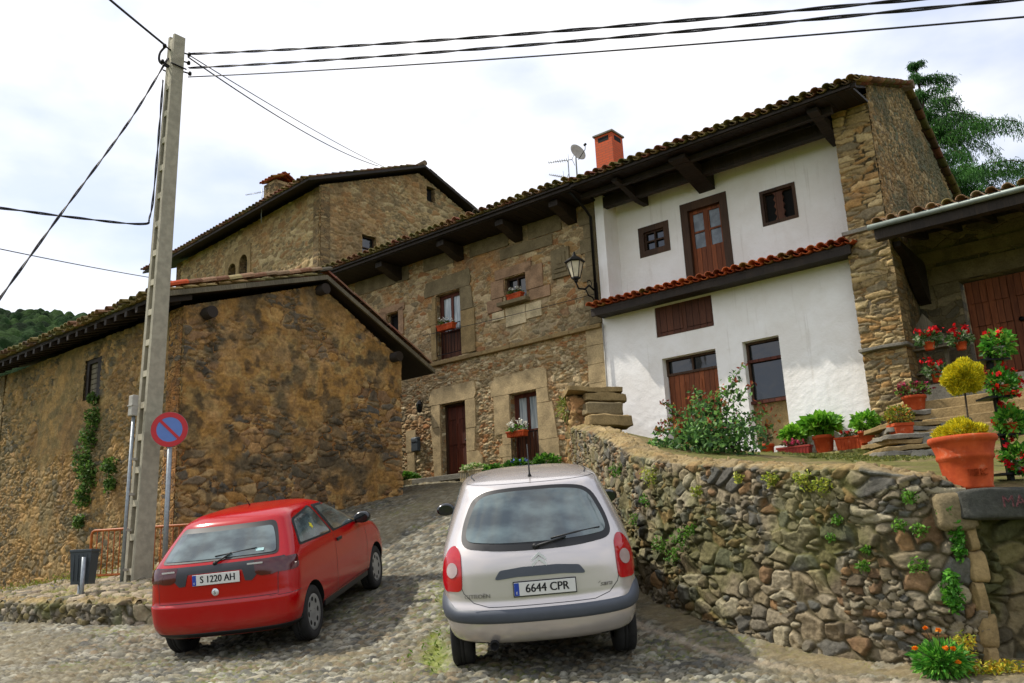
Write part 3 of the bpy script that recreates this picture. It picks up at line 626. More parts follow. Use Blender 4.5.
# ================================================================== STONE HOUSE
sh = thing('stone_house', FP(0, 0, 2), 'two storey rubble stone house with sandstone door surrounds and dark eaves', 'house')
fF = fr_facade(0)
holes = {'d1': (-.10, 2.09, .80, 4.05), 'd2': (2.3, 2.15, 3.15, 3.96), 'ud': (-.16, 5.28, .74, 7.12), 'sw': (2.29, 6.35, 3.0, 7.02), 'lw': (-2.15, 6.45, -1.65, 7.0)}
m = MB(); m.poly([(-4.9, .9), (5.2, .9), (5.2, 5.13), (-4.9, 5.13)], [rect(*holes[k]) for k in ('d1', 'd2')], fr_facade(-.045), .3); m.build('wall', M['stone_lower'], sh)
HP = ['998360', 'a89270', '8c7756', 'b5a07a', '98794f', '837458', 'a58d66']
masonry('wall_face', fF, [(-4.9, .9), (5.2, .9), (5.2, 5.15), (-4.9, 5.15)], [rect(*holes[k]) for k in ('d1', 'd2')], HP + ['c4b18c', '9c7048'], 'b0a07c', .25, .105, sh, 1000, relief=.045, split=.45, joint=(.015, .09), blot=(('a87040', 1.7, .56, .70, .35), ('c0ac84', 1.1, .56, .7, .4)), warp=.12)
masonry('wall_face', fF, [(-4.9, 5.2), (5.2, 5.2), (5.2, 8.35), (-4.9, 8.35)], [rect(*holes[k]) for k in ('ud', 'sw', 'lw')], HP + ['8a7250', '966c46'], 'b5a27c', .30, .145, sh, 1100, joint=(.015, .1), relief=.035, split=.55, blot=(('a06c3a', 1.4, .56, .68, .5), ('77705a', .9, .55, .7, .45)), warp=.1)
m = MB(); m.poly([(-4.9, 5.23), (5.2, 5.23), (5.2, 8.4), (-4.9, 8.4)], [rect(*holes[k]) for k in ('ud', 'sw', 'lw')], fr_facade(-.045), .3)
fl = lambda a, b, d: FP(-4.9 + d, -a, b)
m.poly([(.34, .9), (8, .9), (8, 8.3), (4.0, 9.2), (.34, 8.4)], [], lambda a, b, d: FP(-4.9 + d, -a, b), .3)
m.poly([(-4.9, .9), (5.2, .9), (5.2, 8.3), (-4.9, 8.3)], [], lambda a, b, d: FP(a, -8 - d, b), -.3)
m.build('wall', M['stone_house'], sh)
# string course
m = MB()
for k in range(11):
    a = -4.9 + k * 10.1 / 11; m.box(FP(a + .45, .03 - .1, 5.18), D * .455, N * .16, Z * .05, bev=.012)
m.build('string_course', M['sand_mid'], sh)
def surround(parent, pieces, mat, proud=.02, fr=None, name='door_surround'):
    for p in pieces:
        m = MB(); m.poly(p, [], lambda a, b, d: FP(a, proud - d, b), .08, uvo=(0, 0)); m.build(name, M[mat], parent)
d1 = holes['d1']; d2 = holes['d2']; ud = holes['ud']; sw = holes['sw']
surround(sh, [[(-.48, 4.07), (-.12, 4.06), (1.12, 4.06), (1.2, 4.2), (1.12, 4.52), (-.36, 4.5), (-.48, 4.3)], rect(-.42, 3.45, -.11, 4.05), [(-.36, 2.05), (-.11, 2.05), (-.11, 3.44), (-.46, 3.43), (-.4, 2.9)], rect(.81, 3.3, 1.15, 4.05), [(.81, 2.7), (1.08, 2.7), (1.12, 3.28), (.81, 3.29)], [(.81, 1.95), (1.3, 1.95), (1.35, 2.5), (1.2, 2.68), (.81, 2.69)]], 'sand')
surround(sh, [[(1.7, 3.98), (3.5, 3.98), (3.5, 4.42), (3.3, 4.5), (1.85, 4.46), (1.7, 4.3)], rect(1.78, 3.0, 2.29, 3.97), rect(2.02, 2.72, 2.29, 2.99), rect(1.9, 2.42, 2.29, 2.71), rect(2.0, 1.9, 2.29, 2.41), [(3.16, 3.62), (3.52, 3.62), (3.5, 3.97), (3.16, 3.97)], [(3.16, 2.72), (3.72, 2.72), (3.62, 3.6), (3.16, 3.61)], rect(3.16, 2.0, 3.75, 2.71)], 'sand')
surround(sh, [[(-.58, 7.14), (1.1, 7.14), (1.16, 7.3), (1.1, 7.62), (-.5, 7.55), (-.6, 7.3)], [(.75, 6.5), (1.2, 6.5), (1.14, 7.13), (.75, 7.13)]], 'sand_dark', name='window_surround')
surround(sh, [rect(-.45, 6.3, -.17, 6.72), rect(-.36, 5.3, -.17, 6.29), rect(.75, 5.3, 1.24, 6.48), rect(-.3, 6.73, -.17, 7.1)], 'sand_mid', name='window_surround')
surround(sh, [rect(3.01, 6.55, 3.55, 7.15), rect(2.0, 7.04, 3.2, 7.3), rect(1.85, 6.55, 2.28, 7.02), rect(1.7, 6.2, 2.2, 6.53), rect(3.1, 6.25, 3.75, 6.53)], 'sand_pink', name='window_surround')
surround(sh, [rect(2.3, 5.72, 2.95, 6.2), rect(2.97, 5.8, 3.45, 6.18), rect(1.85, 5.95, 2.26, 6.18)], 'sand_pale', .012, name='pale_stone_patch')
surround(sh, [rect(-2.35, 6.3, -2.16, 7.1), rect(-1.64, 6.3, -1.45, 7.1), rect(-2.4, 7.02, -1.4, 7.22)], 'sand_pink', name='window_surround')
surround(sh, [rect(4.72, 3.4 + i * .45, 5.19 if i % 2 else 5.19, 3.4 + i * .45 + .44) for i in range(4)] + [rect(4.6, 1.0, 5.19, 2.2), rect(4.75, 2.21, 5.19, 3.39)] + [rect(-1.42, 2.9, -1.05, 3.5), rect(-1.38, 1.9, -1.1, 2.88)], 'sand', .014, name='quoin')
surround(sh, [rect(4.85 - .12 * (i % 2), 5.26 + i * .36, 5.19, 5.26 + i * .36 + .35) for i in range(8)], 'sand_dark', .014, name='quoin')
surround(sh, [rect(-3.5, 7.86, -1.2, 8.28), rect(-.6, 7.92, .55, 8.28), rect(1.15, 7.9, 2.5, 8.28), rect(3.15, 7.86, 4.2, 8.28), rect(2.2, 7.55, 3.9, 7.84)], 'sand_dark', .01, name='frieze_slab')
# plaque
m = MB(); m.poly(rect(3.86, 6.62, 4.4, 7.36), [], lambda a, b, d: FP(a, .05 - d, b), .07)
m.box(FP(4.13, .06, 7.05), D * .17, N * .015, Z * .2, bev=.01); m.box(FP(4.13, .075, 7.05), D * .08, N * .015, Z * .1, bev=.01); m.box(FP(4.13, .065, 6.78), D * .2, N * .012, Z * .04, bev=.008)
m.build('carved_plaque', M['sand_dark'], sh)
m = MB(); m.box(FP(2.65, .09, 6.3), D * .48, N * .12, Z * .05, bev=.01); m.build('window_sill', M['sand_dark'], sh)
m = MB(); m.box(FP(.35, .28, 2.02), D * 1.0, N * .3, Z * .07, bev=.015); m.build('doorstep', M['slate'], sh)
door(sh, fF, *d1, dep=.22, wood='wood_red')
# glazed doors
def glazed(parent, s0, z0, s1, z1, dep, gh=.5):
    q = MB(); q.poly(rect(s0 + .05, z0, s1 - .05, z0 + (z1 - z0) * gh), [], lambda a, b, d: FP(a, -dep - d, b), .05); dd = q.build('door', M['wood_shutter'], parent)
    window(dd_wrap(dd), fF, s0, z0 + (z1 - z0) * gh, s1, z1, dep=dep, fw=.09, vb=1, hb=0, wood='wood_red', curtain=False) if False else None
    f = MB(); zc = z0 + (z1 - z0) * gh; mid = (s0 + s1) / 2
    f.poly([(s0, z0), (s1, z0), (s1, z1), (s0, z1)], [rect(s0 + .13, zc + .03, mid - .04, z1 - .1), rect(mid + .04, zc + .03, s1 - .13, z1 - .1), rect(s0 + .05, z0 + .01, s1 - .05, zc - .01)], lambda a, b, d: FP(a, -dep + .03 - d, b), .05); f.build('door_frame', M['wood_red'], dd)
    g = MB(); g.poly(rect(s0 + .1, zc, s1 - .1, z1 - .08), [], lambda a, b, d: FP(a, -dep - .001 - d, b), .003); g.build('pane', M['clear'], dd)
t = NT('curtained_pane'); n_ = t.noise(t.mapping(t.obj(), (9, 9, .6)), 2.5, 3); t.base(t.mix(t.sstep(n_, .35, .65), '7f8a8e', 'b4bcbc')); t.set(Roughness=.12, Specular_IOR_Level=.6); M['clear'] = t.m
glazed(sh, *d2, .22, .48); glazed(sh, ud[0] + .0, ud[1], ud[2], ud[3], .2, .42)
# railings (balconette)
def balconette(s0, s1, z0, z1, n=.02):
    m = MB()
    for zz_ in (z0, z1): m.tube([FP(s0, n, zz_), FP(s1, n, zz_)], .011, 6)
    k = int((s1 - s0) / .11)
    for i in range(k + 1): m.tube([FP(s0 + (s1 - s0) * i / k, n, z0), FP(s0 + (s1 - s0) * i / k, n, z1)], .007, 5)
    m.build('balcony_railing', M['iron'], sh)
balconette(-.15, .73, 5.4, 6.2); balconette(2.32, 3.13, 2.25, 2.95)
window(sh, fF, *sw, dep=.16, fw=.05, vb=1, hb=0); window(sh, fF, *holes['lw'], dep=.2, fw=.05, vb=0, hb=0, wood='wood_dark', glass='dark')
# eaves: soffit, corbels, fascia, roof
for (sa, sb, nm) in ((-5.1, 5.25, sh),):
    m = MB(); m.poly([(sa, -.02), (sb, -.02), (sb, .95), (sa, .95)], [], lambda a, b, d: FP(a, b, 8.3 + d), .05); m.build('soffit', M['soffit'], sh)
    m = MB(); m.box(FP((sa + sb) / 2, .98, 8.37), D * (sb - sa) / 2, N * .03, Z * .05); m.build('fascia', M['wood_dark'], sh)
for s_ in (-4.2, -1.6, .8, 2.85, 4.55):
    m = MB(); m.poly([(0, 8.28), (0, 7.9), (.25, 7.95), (.55, 8.08), (.8, 8.14), (.8, 8.28)], [], lambda a, b, d: FP(s_ - .13 + d, a, b), .26); m.build('corbel', M['wood_dark'], sh)
def roofplane(parent, s0, s1, k, nr, zed=8.44, pal=TILEC, seed=1, name='roof', back=True):
    us = (G + Z * k).normalized(); ln = (1.1 + nr) * math.sqrt(1 + k * k)
    s2 = s1 - (.1 if k > .3 else 0); m = MB(); m.poly([(s0, 0), (s2, 0), (s2, ln), (s0, ln)], [], lambda a, b, d: FP(0, 1.07, zed) + D * a + us * b - Z * d, .045)
    if back: m.poly([(s0, 0), (s2, 0), (s2, ln), (s0, ln)], [], lambda a, b, d: FP(0, 1.07 - 2 * (1.07 + nr), zed) + D * a + (-G + Z * k).normalized() * b - Z * d, .045)
    rf = m.build(name, M['wood_dark'], parent)
    tile_mesh('roof_tiles', [tiles(FP(s0, 1.12, zed), D, us, s1 - s0 + .12, ln, pal, seed=seed, moss=.5)] + ([tiles(FP(11.6, 1.07 - 2 * (1.07 + nr), zed), D, (-G + Z * k).normalized(), .36, ln, pal, seed=seed + 1, moss=.5)] if k > .3 else []), rf)
    return rf
roofplane(sh, -5.1, 5.25, .2, 3.4, seed=3)

# ================================================================== WHITE HOUSE
wh = thing('white_house', FP(8, 0, 1.6), 'white plastered house with brown windows, an orange tiled lean-to roof and a stone end pier', 'house')
U1, U2, U3 = (6.02, 6.77, 6.84, 7.52), (7.17, 5.6, 8.34, 7.78), (9.1, 6.7, 9.9, 7.51)
m = MB(); m.poly([(5.2, 5.3), (11.03, 5.3), (11.03, 8.5), (5.2, 8.5)], [rect(*U1), rect(*U2), rect(*U3)], lambda a, b, d: FP(a, -.6 - d, b), .3)
m.poly([(0, 5.3), (.6, 5.3), (.6, 8.5), (0, 8.5)], [], lambda a, b, d: FP(5.215 + .24 - d, -a, b), .24)
L1, L2, L3 = (6.68, 1.9, 7.97, 4.1), (8.58, 1.9, 9.37, 4.12), (6.6, 4.6, 8.0, 5.29)
m.poly([(5.21, 1.0), (11.03, 1.0), (11.03, 5.42), (5.21, 5.42)], [rect(*L1), rect(*L2), rect(*L3)], lambda a, b, d: FP(a, .005 - d, b), .3)
m.build('wall', M['white'], wh)
fU = lambda a, b, d: FP(a, -.6 - d, b)
def framed(parent, r, w, fr, dep, **kw):
    f = MB(); f.poly(rect(r[0], r[1], r[2], r[3]), [rect(r[0] + w, r[1] + w, r[2] - w, r[3] - w)], lambda a, b, d: fr(a, b, -.012 + d), .2); o_ = f.build('window_frame', M['wood_mid'], parent)
framed(wh, U1, .14, fU, 0); window(wh, fU, U1[0] + .14, U1[1] + .14, U1[2] - .14, U1[3] - .14, dep=.08, fw=.035)
framed(wh, U3, .07, fU, 0); window(wh, fU, U3[0] + .07, U3[1] + .07, U3[2] - .07, U3[3] - .07, dep=.1, fw=.02, vb=0, hb=0, glass='dark')
m = MB(); z0_, z1_ = U3[1] + .09, U3[3] - .09; s0_ = 9.38
prof = []
for k in range(9): prof.append((s0_ + .045 * math.sin(k / 8 * math.pi * 4) ** 2, z0_ + (z1_ - z0_) * k / 8))
prof2 = [(s0_ + .24 - .045 * math.sin(k / 8 * math.pi * 4) ** 2, z0_ + (z1_ - z0_) * k / 8) for k in range(9)]
m.poly(prof2[:1] and ([prof[0]] + prof2 + prof[::-1][:-1]), [], lambda a, b, d: fU(a, b, .04 + d), .03); m.build('turned_baluster', M['wood_shutter'], wh)
# upper door, double, glazed
m = MB(); m.poly([(U2[0], U2[1]), (U2[2], U2[1]), (U2[2], U2[3]), (U2[0], U2[3])], [rect(U2[0] + .18, U2[1] + .02, U2[2] - .18, U2[3] - .2)], lambda a, b, d: fU(a, b, -.012 + d), .2); m.build('door_frame', M['wood_mid'], wh)
a0, a1 = U2[0] + .18, U2[2] - .18; mid = (a0 + a1) / 2
m = MB(); zt = U2[3] - .2; gl = zt - .95
m.poly(rect(a0, U2[1], a1, zt), [rect(x0 + .07, y0, x1 - .07, y1) for x0, x1 in ((a0, mid), (mid, a1)) for y0, y1 in ((gl + .03, gl + .4), (gl + .44, zt - .08))], lambda a, b, d: fU(a, b, .1 + d), .05); ddr = m.build('door', M['wood_door'], wh)
m = MB(); m.poly(rect(a0, gl, a1, zt), [], lambda a, b, d: fU(a, b, .13 + d), .01); m.build('pane', m_plain('pale_reflecting_pane', '6c757c', .15, scale=5, var=.3), ddr)
# lower openings
fL = lambda a, b, d: FP(a, .005 - d, b)
m = MB(); m.poly(rect(L3[0], L3[1], L3[2], L3[3]), [], lambda a, b, d: fL(a, b, .03 + d), .05)
for q in (0, 1): m.poly(rect(L3[0] + .08 + q * .7, L3[1] + .1, L3[0] + .66 + q * .7, L3[3] - .08), [], lambda a, b, d: fL(a, b, .012 + d), .02)
m.poly(rect(L3[0] + .02, L3[1], L3[2] - .02, L3[1] + .05), [], lambda a, b, d: fL(a, b, -.01 + d), .05); m.build('shutter', M['wood_shutter'], wh)
m = MB(); m.poly(rect(L1[0] + .02, 1.9, L1[2], 3.72), [], lambda a, b, d: fL(a, b, .2 + d), .05)
for q in range(3): m.poly(rect(L1[0] + .1 + q * .4, 2.2, L1[0] + .42 + q * .4, 3.55), [], lambda a, b, d: fL(a, b, .18 + d), .03)
dl = m.build('door', M['wood_door'], wh)
window(wh, fL, L1[0], 3.72, L1[2], L1[3], dep=.2, fw=.05, vb=1, hb=0)
window(wh, fL, L2[0], 2.85, L2[2], L2[3], dep=.2, fw=.05, vb=0, hb=0, glass='glass')
m = MB(); m.poly(rect(L2[0], 1.9, L2[2], 2.85), [], lambda a, b, d: fL(a, b, .22 + d), .06); m.build('wall_panel', M['sand_mid'], wh)
m = MB(); m.poly(rect(L2[0] + .0, 2.81, L2[2], 2.87), [], lambda a, b, d: fL(a, b, .1 + d), .1); m.poly(rect(L2[0], 3.68, L2[2], 3.74), [], lambda a, b, d: fL(a, b, .15 + d), .06); m.build('window_rail', M['wood_red'], wh)
# lean-to roof
usl = (G + Z * .2).normalized()
m = MB(); m.poly([(5.22, 0), (11.15, 0), (11.15, 1.08), (5.22, 1.08)], [], lambda a, b, d: FP(0, .5, 5.47) + D * a + usl * b - Z * d, .05)
m.box(FP(8.185, .46, 5.37), D * 2.965, N * .035, Z * .075); m.poly([(5.24, .02), (11.1, .02), (11.1, .42), (5.24, .42)], [], lambda a, b, d: FP(a, b, 5.33 + d), .03)
lr = m.build('lean_to_roof', M['wood_dark'], wh)
tile_mesh('roof_tiles', [tiles(FP(5.15, .56, 5.46), D, usl, 6.05, 1.1, TILEO, pitch=.2, expo=.34, seed=9, moss=.06)], lr)
# pier, upper and lower
m = MB(); m.poly([(11.03, 5.6), (11.74, 5.6), (11.74, 8.42), (11.03, 8.42)], [], lambda a, b, d: FP(a, 0 - d, b), .6)
m.poly([(11.03, .9), (11.8, .9), (11.84, 5.72), (11.06, 5.72)], [], lambda a, b, d: FP(a, .3 - d, b), .6)
m.build('end_pier', M['pier'], wh)
PP_ = ['9a845c', 'ac9468', '8a7652', 'b8a276', '9c7a4c', '7f7258']
masonry('pier_face', lambda a, b, d: FP(a, .035 - d, b), rect(11.03, 5.72, 11.74, 8.42), [], PP_, '77623e', .42, .12, wh, 1600, relief=.04, split=.7, p=4.5, warp=.05, blot=(('a5723a', 1.5, .54, .66, .4),))
masonry('pier_face', lambda a, b, d: FP(a, .335 - d, b), rect(11.04, .9, 11.82, 5.7), [], PP_, '6a5838', .45, .14, wh, 1650, relief=.045, split=.6, p=4.5, warp=.07, blot=(('6b6656', 1.1, .55, .68, .5), ('a5723a', 1.5, .56, .68, .4)))
m = MB(); rough(m, FP(11.44, .2, 3.42), D * .44, N * .22, Z * .035, .012, 1); m.build('stone_ledge', M['slate'], wh)
m = MB(); rough(m, FP(11.45, .15, 5.75), D * .46, N * .2, Z * .05, .015, 2); m.build('stone_ledge', M['slate'], wh)
# right gable
m = MB(); gp = [(0.6, .9), (7.5, .9), (7.5, 8.2), (6.8, 8.45), (3.4, 10.0), (-.0, 8.62), (0, 5.8), (.6, 5.8)]
m.poly([(x, z) for x, z in gp], [], lambda a, b, d: FP(11.742 - d, -a, b), .4); m.build('wall', M['gable_dark'], wh)
masonry('gable_wall', lambda a, b, d: FP(11.775 - d, -a, b), [(0.0, 5.0), (6.9, 5.0), (6.9, 8.55), (3.4, 10.16), (-.0, 8.8)], [], ['7a6848', '8a7450', '6c6044', '94805a', '606048', 'a08c64'], '6e5836', .17, .12, wh, 1700, relief=.05, split=.45, p=2.4, warp=.1, blot=(('50523e', .9, .5, .64, .7), ('94703f', 1.3, .56, .7, .4)))
m = MB(); m.poly([(5.2, 1), (11.7, 1), (11.7, 8.2), (5.2, 8.2)], [], lambda a, b, d: FP(a, -7.5 + d, b), .3); m.build('wall', M['white'], wh)
# eaves of the white part: darker, deeper, on beams
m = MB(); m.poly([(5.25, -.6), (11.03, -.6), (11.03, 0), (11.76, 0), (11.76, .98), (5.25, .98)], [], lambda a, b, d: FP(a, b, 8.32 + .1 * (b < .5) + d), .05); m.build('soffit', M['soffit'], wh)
m = MB(); m.box(FP(8.55, 1.0, 8.36), D * 3.28, N * .03, Z * .05); m.build('fascia', M['wood_dark'], wh)
for s_, w_ in ((6.3, .07), (7.9, .2), (10.9, .1)):
    m = MB(); m.poly([(-.62, 8.3), (-.62, 8.1 - w_), (-.2, 8.02), (.5, 8.2), (.8, 8.22), (.8, 8.3)], [], lambda a, b, d: FP(s_ - w_ + d, a, b), 2 * w_); m.build('corbel', M['wood_dark'], wh)
m = MB(); m.box(FP(8.2, -.1, 8.2), D * 2.9, N * .09, Z * .13); m.box(FP(8.2, .5, 8.26), D * 3.0, N * .06, Z * .06); m.build('eaves_beam', M['wood_dark'], wh)
m = MB(); m.tube([FP(5.2, -3.42, 10.2), FP(11.98, -3.42, 10.2)], .11, 10, lin('6e5c48')[:3]); m.build('ridge_tiles', M['tile'], wh)
rw = roofplane(wh, 5.25, 11.84, .4, 3.4, zed=8.36, seed=5)
m = MB(); c_ = FP(5.55, -.35, 9.2)
m.box(c_ + Z * .05, D * .25, N * .25, Z * .75); ch = m.build('chimney', M['brick'], wh)
m = MB(); m.box(c_ + Z * .82, D * .29, N * .29, Z * .025, bev=.01); m.build('chimney_cap', M['slate'], ch)
m = MB(); m.box(c_ + Z * .68, D * .254, N * .15, Z * .06); m.box(c_ + Z * .68, D * .15, N * .254, Z * .06); m.build('flue_opening', M['dark'], ch)
# rain pipe at the junction of the two fronts
m = MB(); m.tube([FP(5.13, .9, 8.3), FP(5.13, .3, 8.05), FP(5.13, .08, 7.9), FP(5.13, .08, 5.6)], .035, 8); m.build('drain_pipe', M['iron'], sh)
m = MB(); m.tube([FP(5.24, .06, 5.2), FP(5.24, .06, 2.2)], .02, 6); m.build('cable_conduit', M['plasticbox'], wh)

# ================================================================== BARN
bn = thing('stone_barn', BP(-2.5, 0, 0), 'low barn of orange earth and rubble stone with mossy tiled eaves', 'barn')
m = MB(); m.poly([(-5.67, -.6), (.03, .6), (.03, 4.72), (-2.44, 6.02), (-5.67, 4.93)], [], lambda a, b, d: BP(a, -.055 - d, b), .45); m.build('wall', M['barn_gable'], bn)
masonry('gable_wall', lambda a, b, d: BP(a, -d, b), [(-5.67, -.6), (.03, .6), (.03, 4.72), (-2.44, 6.05), (-5.67, 4.93)], [], ['85684a', '6f604c', '947450', '655c4e', 'a07c50', '7a6a50', '96703f', '5c5850', 'a5824f', 'b09264'], 'ae8c5a', .34, .16, bn, 1200, relief=.06, joint=(.02, .12), tone=.5, split=.55, warp=.16,
        cover=(OCH, 1.1, .52, .62, lambda u, v: (v - 2.9) * .04), blot=(('57503f', 1.5, .54, .70, .75), ('66553c', .8, .55, .72, .4), ('b08c5c', 2.6, .56, .74, .5), ('40392e', 4., .58, .72, .7)))
WS = (-3.92, 3.66, -3.2, 4.55)
m = MB(); m.poly([(-8.45, -1.), (-.5, -1.), (-.5, 4.93), (-8.45, 4.93)], [rect(*WS)], lambda a, b, d: BP(-5.62 + d, a, b), .42); m.build('wall', M['barn_side'], bn)
masonry('side_wall', lambda a, b, d: BP(-5.67 + d, a, b), [(-8.45, -1.), (.0, -1.), (.0, 4.93), (-8.45, 4.93)], [rect(*WS)], ['85704c', '96805a', '75664a', '8a744e', '9c7c50', '6c6048', '5e5644', 'a8885a'], '947a4e', .2, .12, bn, 1300, joint=(.02, .12), tone=.5, relief=.05, split=.5, warp=.14,
        cover=(['7c6a44', '8a754c', '94784c', '6e6040'], .9, .53, .66, lambda u, v: (v - 2.8) * .035), blot=(('8a6640', 1.3, .54, .70, .4), ('54503c', 1.0, .58, .7, .5), ('a8844e', 2.8, .6, .7, .5)))
m = MB(); m.poly([(-5.67, -1), (.03, -1), (.03, 4.72), (-2.44, 6.02), (-5.67, 4.93)], [], lambda a, b, d: BP(a, -8.45 + d, b), .4); m.poly([(-8, .5), (-.5, .5), (-.5, 4.72), (-8, 4.72)], [], lambda a, b, d: BP(.03 - d, a, b), .4); m.build('wall', M['barn_side'], bn)
fS = lambda a, b, d: BP(-5.665 + d, a, b)
m = MB(); m.poly([(WS[0], WS[1]), (WS[2], WS[1]), (WS[2], WS[3]), (WS[0], WS[3])], [rect(WS[0] + .13, WS[1] + .1, WS[2] - .22, WS[3] - .1)], lambda a, b, d: fS(a, b, .05 + d), .1); wf = m.build('window_frame', M['wood_dark'], bn)
m = MB()
for k in range(6):
    z = WS[1] + .12 + k * .115; m.poly(rect(WS[0] + .14, z, WS[2] - .23, z + .1), [], lambda a, b, d: fS(a, b, .1 + d), .02)
m.build('shutter', M['wood_old'], bn)
kL, kR = .31, .5
rz = 6.2
# purlins
for (t_, z_) in ((-5.2, 4.86), (-2.44, 5.92), (-.25, 4.72)):
    m = MB(); m.tube([BP(t_, -8.6, z_), BP(t_, .22, z_)], .12, 12); m.build('purlin', M['wood_dark'], bn)
usL = (G + Z * kL).normalized(); usR = (-G + Z * kR).normalized()
lenL = 3.95; lenR = 3.75
eL = BP(-2.44, 0, rz) - usL * lenL; eR = BP(-2.44, 0, rz) - usR * lenR
m = MB()
m.poly([(-8.7, 0), (.24, 0), (.24, lenL), (-8.7, lenL)], [], lambda a, b, d: eL + D * a + usL * b - Z * d, .07)
m.poly([(-8.7, 0), (.24, 0), (.24, lenR), (-8.7, lenR)], [], lambda a, b, d: eR + D * a + usR * b - Z * d, .07)
rfb = m.build('roof', M['wood_dark'], bn)
m = MB()
for u_, e_, ln in ((usL, eL, lenL), (usR, eR, lenR)):
    c_ = e_ + D * .235 + u_ * (ln / 2) - Z * .03; m.box(c_, u_ * (ln / 2), D * .025, Z * .05)
m.build('bargeboard', M['wood_old'], rfb)
for k in range(24):
    pass
m = MB()
for k in range(22):
    s_ = .1 - k * .4; c_ = eL + D * s_ + usL * .3 - Z * .13; m.box(c_, usL * .34, D * .045, Z * .055)
m.build('rafter_ends', M['wood_dark'], rfb)
sag = lambda a: -.05 * math.sin(a * .7) - .03 * math.sin(a * 1.9)
tile_mesh('roof_tiles', [tiles(eL - D * 8.7 - usL * .1, D, usL, 8.93, lenL + .1, TILEC, seed=21, moss=.8, jit=.03, sagf=None), tiles(eR - D * 8.7 - usR * .08, D, usR, 8.93, lenR, TILEC, seed=22, moss=.6, jit=.02)], rfb)
# tiles laid across the verge, ends showing over the gable
def verge(e_, u_, ln, seed):
    r = random.Random(seed); m = MB(); n = int(ln / .3)
    for k in range(n):
        c_ = e_ + u_ * (k * .3 + .1) + Z * (.13 + r.uniform(-.01, .015)); col = lin(r.choice(TILEC + ['9a8a60', '8f8a5c']))[:3]; 
        if k == 0 and seed == 31: col = lin('b04a28')[:3]
        rr = r.uniform(.085, .1); pts = []
        a_ = D.copy(); tx = (u_ * .96 + D * .28).normalized() if seed == 31 else u_
        up_ = tx.cross(D).normalized(); up_ = up_ if up_.z > 0 else -up_
        V_ = []
        for e2 in (0, 1):
            for q in range(7):
                an = math.pi * q / 6; V_.append(c_ + D * (.24 + (-.1 + math.cos(an) * rr * 1.1)) + tx * (e2 * .36) + up_ * (math.sin(an) * rr))
        m.add(V_, [(q, q + 1, q + 8, q + 7) for q in range(6)] + [tuple(range(7)), tuple(range(7, 14))], None, col)
    return m
mv = verge(eL, usL, lenL, 31); mv2 = verge(eR, usR, lenR, 32)
mv.build('verge_tiles', M['tile'], bn); mv2.build('verge_tiles', M['tile'], bn)

# ================================================================== TOWER
C0 = Vector((-6.88, 30., 0)); TL = Vector((-.73, .68, 0)).normalized(); TR = Vector((.68, .73, 0)).normalized()
tw = thing('tower_house', C0 + Z * 2, 'tall square stone house with twin arched openings, rising behind the barn', 'house')
def TPl(a, z, d): return C0 + TL * a + Z * z - (TR * -1) * d * 1.0     # left face, a runs left
def TPr(a, z, d): return C0 + TR * a + Z * z + TL * d                  # right face
def arch(a0, a1, z0, z1):
    c_ = (a0 + a1) / 2; r_ = (a1 - a0) / 2; return [(a0, z0), (a1, z0)] + [(c_ + r_ * math.cos(t_), z1 - r_ + r_ * math.sin(t_)) for t_ in [math.pi * k / 8 for k in range(9)]]
A1 = arch(-5.75, -5.1, 11.55, 12.55); A2 = arch(-6.65, -6.0, 11.55, 12.4)
m = MB(); m.poly([(-11.4, 1), (0, 1), (0, 13.75), (-11.4, 13.75)], [A1, A2], lambda a, b, d: C0 - TL * a + Z * b + TR * (d + .06), .4); m.build('wall', M['tower'], tw)
TPAL = ['8a7350', '9a8460', '7c6a4c', 'a58c62', '75664a', '90704a', 'ab9770']
masonry('left_wall', lambda a, b, d: C0 - TL * a + Z * b + TR * d, [(-11.4, 9), (0, 9), (0, 13.75), (-11.4, 13.75)], [A1, A2], TPAL, 'a5936c', .4, .19, tw, 1400, step=.035, relief=.05, split=.55, blot=(('90683c', .8, .55, .68, .4),))
masonry('right_wall', lambda a, b, d: C0 + TR * a + Z * b + TL * d, [(0.0, 9), (9.9, 9), (9.9, 13.75), (4.93, 15.75), (0.0, 13.78)], [rect(1.95, 11.4, 2.62, 12.32), rect(5.33, 14.65, 5.76, 15.3)], TPAL, 'a08c66', .38, .17, tw, 1500, step=.035, relief=.05, split=.55, blot=(('90683c', .8, .55, .68, .4), ('655c46', 1.2, .58, .7, .4)))
m = MB(); m.poly([(.45, 1), (9.9, 1), (9.9, 13.75), (4.93, 15.75), (0.45, 13.93)], [rect(1.95, 11.4, 2.62, 12.32), rect(5.33, 14.65, 5.76, 15.3)], lambda a, b, d: C0 + TR * a + Z * b + TL * (d + .06), .4)
m.poly([(0, 1), (.45, 1), (.45, 13.93), (0, 13.75)], [], lambda a, b, d: C0 + TR * a + Z * b + TL * (d + .06), .35)
m.build('wall', M['tower'], tw)
m = MB(); m.poly([(0, 1), (11.4, 1), (11.4, 13.75), (0, 13.75)], [], lambda a, b, d: C0 + TR * 9.9 + TL * a + Z * b - TR * d, .4); m.poly([(0, 1), (9.9, 1), (9.9, 13.75), (4.93, 15.75), (0, 13.75)], [], lambda a, b, d: C0 + TL * 11.4 + TR * a + Z * b - TL * d, .4); m.build('wall', M['tower'], tw)
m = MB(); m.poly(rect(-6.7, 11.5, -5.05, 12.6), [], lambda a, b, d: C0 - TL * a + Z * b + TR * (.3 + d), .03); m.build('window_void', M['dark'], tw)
m = MB(); m.poly(rect(5.3, 14.6, 5.8, 15.35), [], lambda a, b, d: C0 + TR * a + Z * b + TL * (.25 + d), .03); m.build('vent_void', M['dark'], tw)
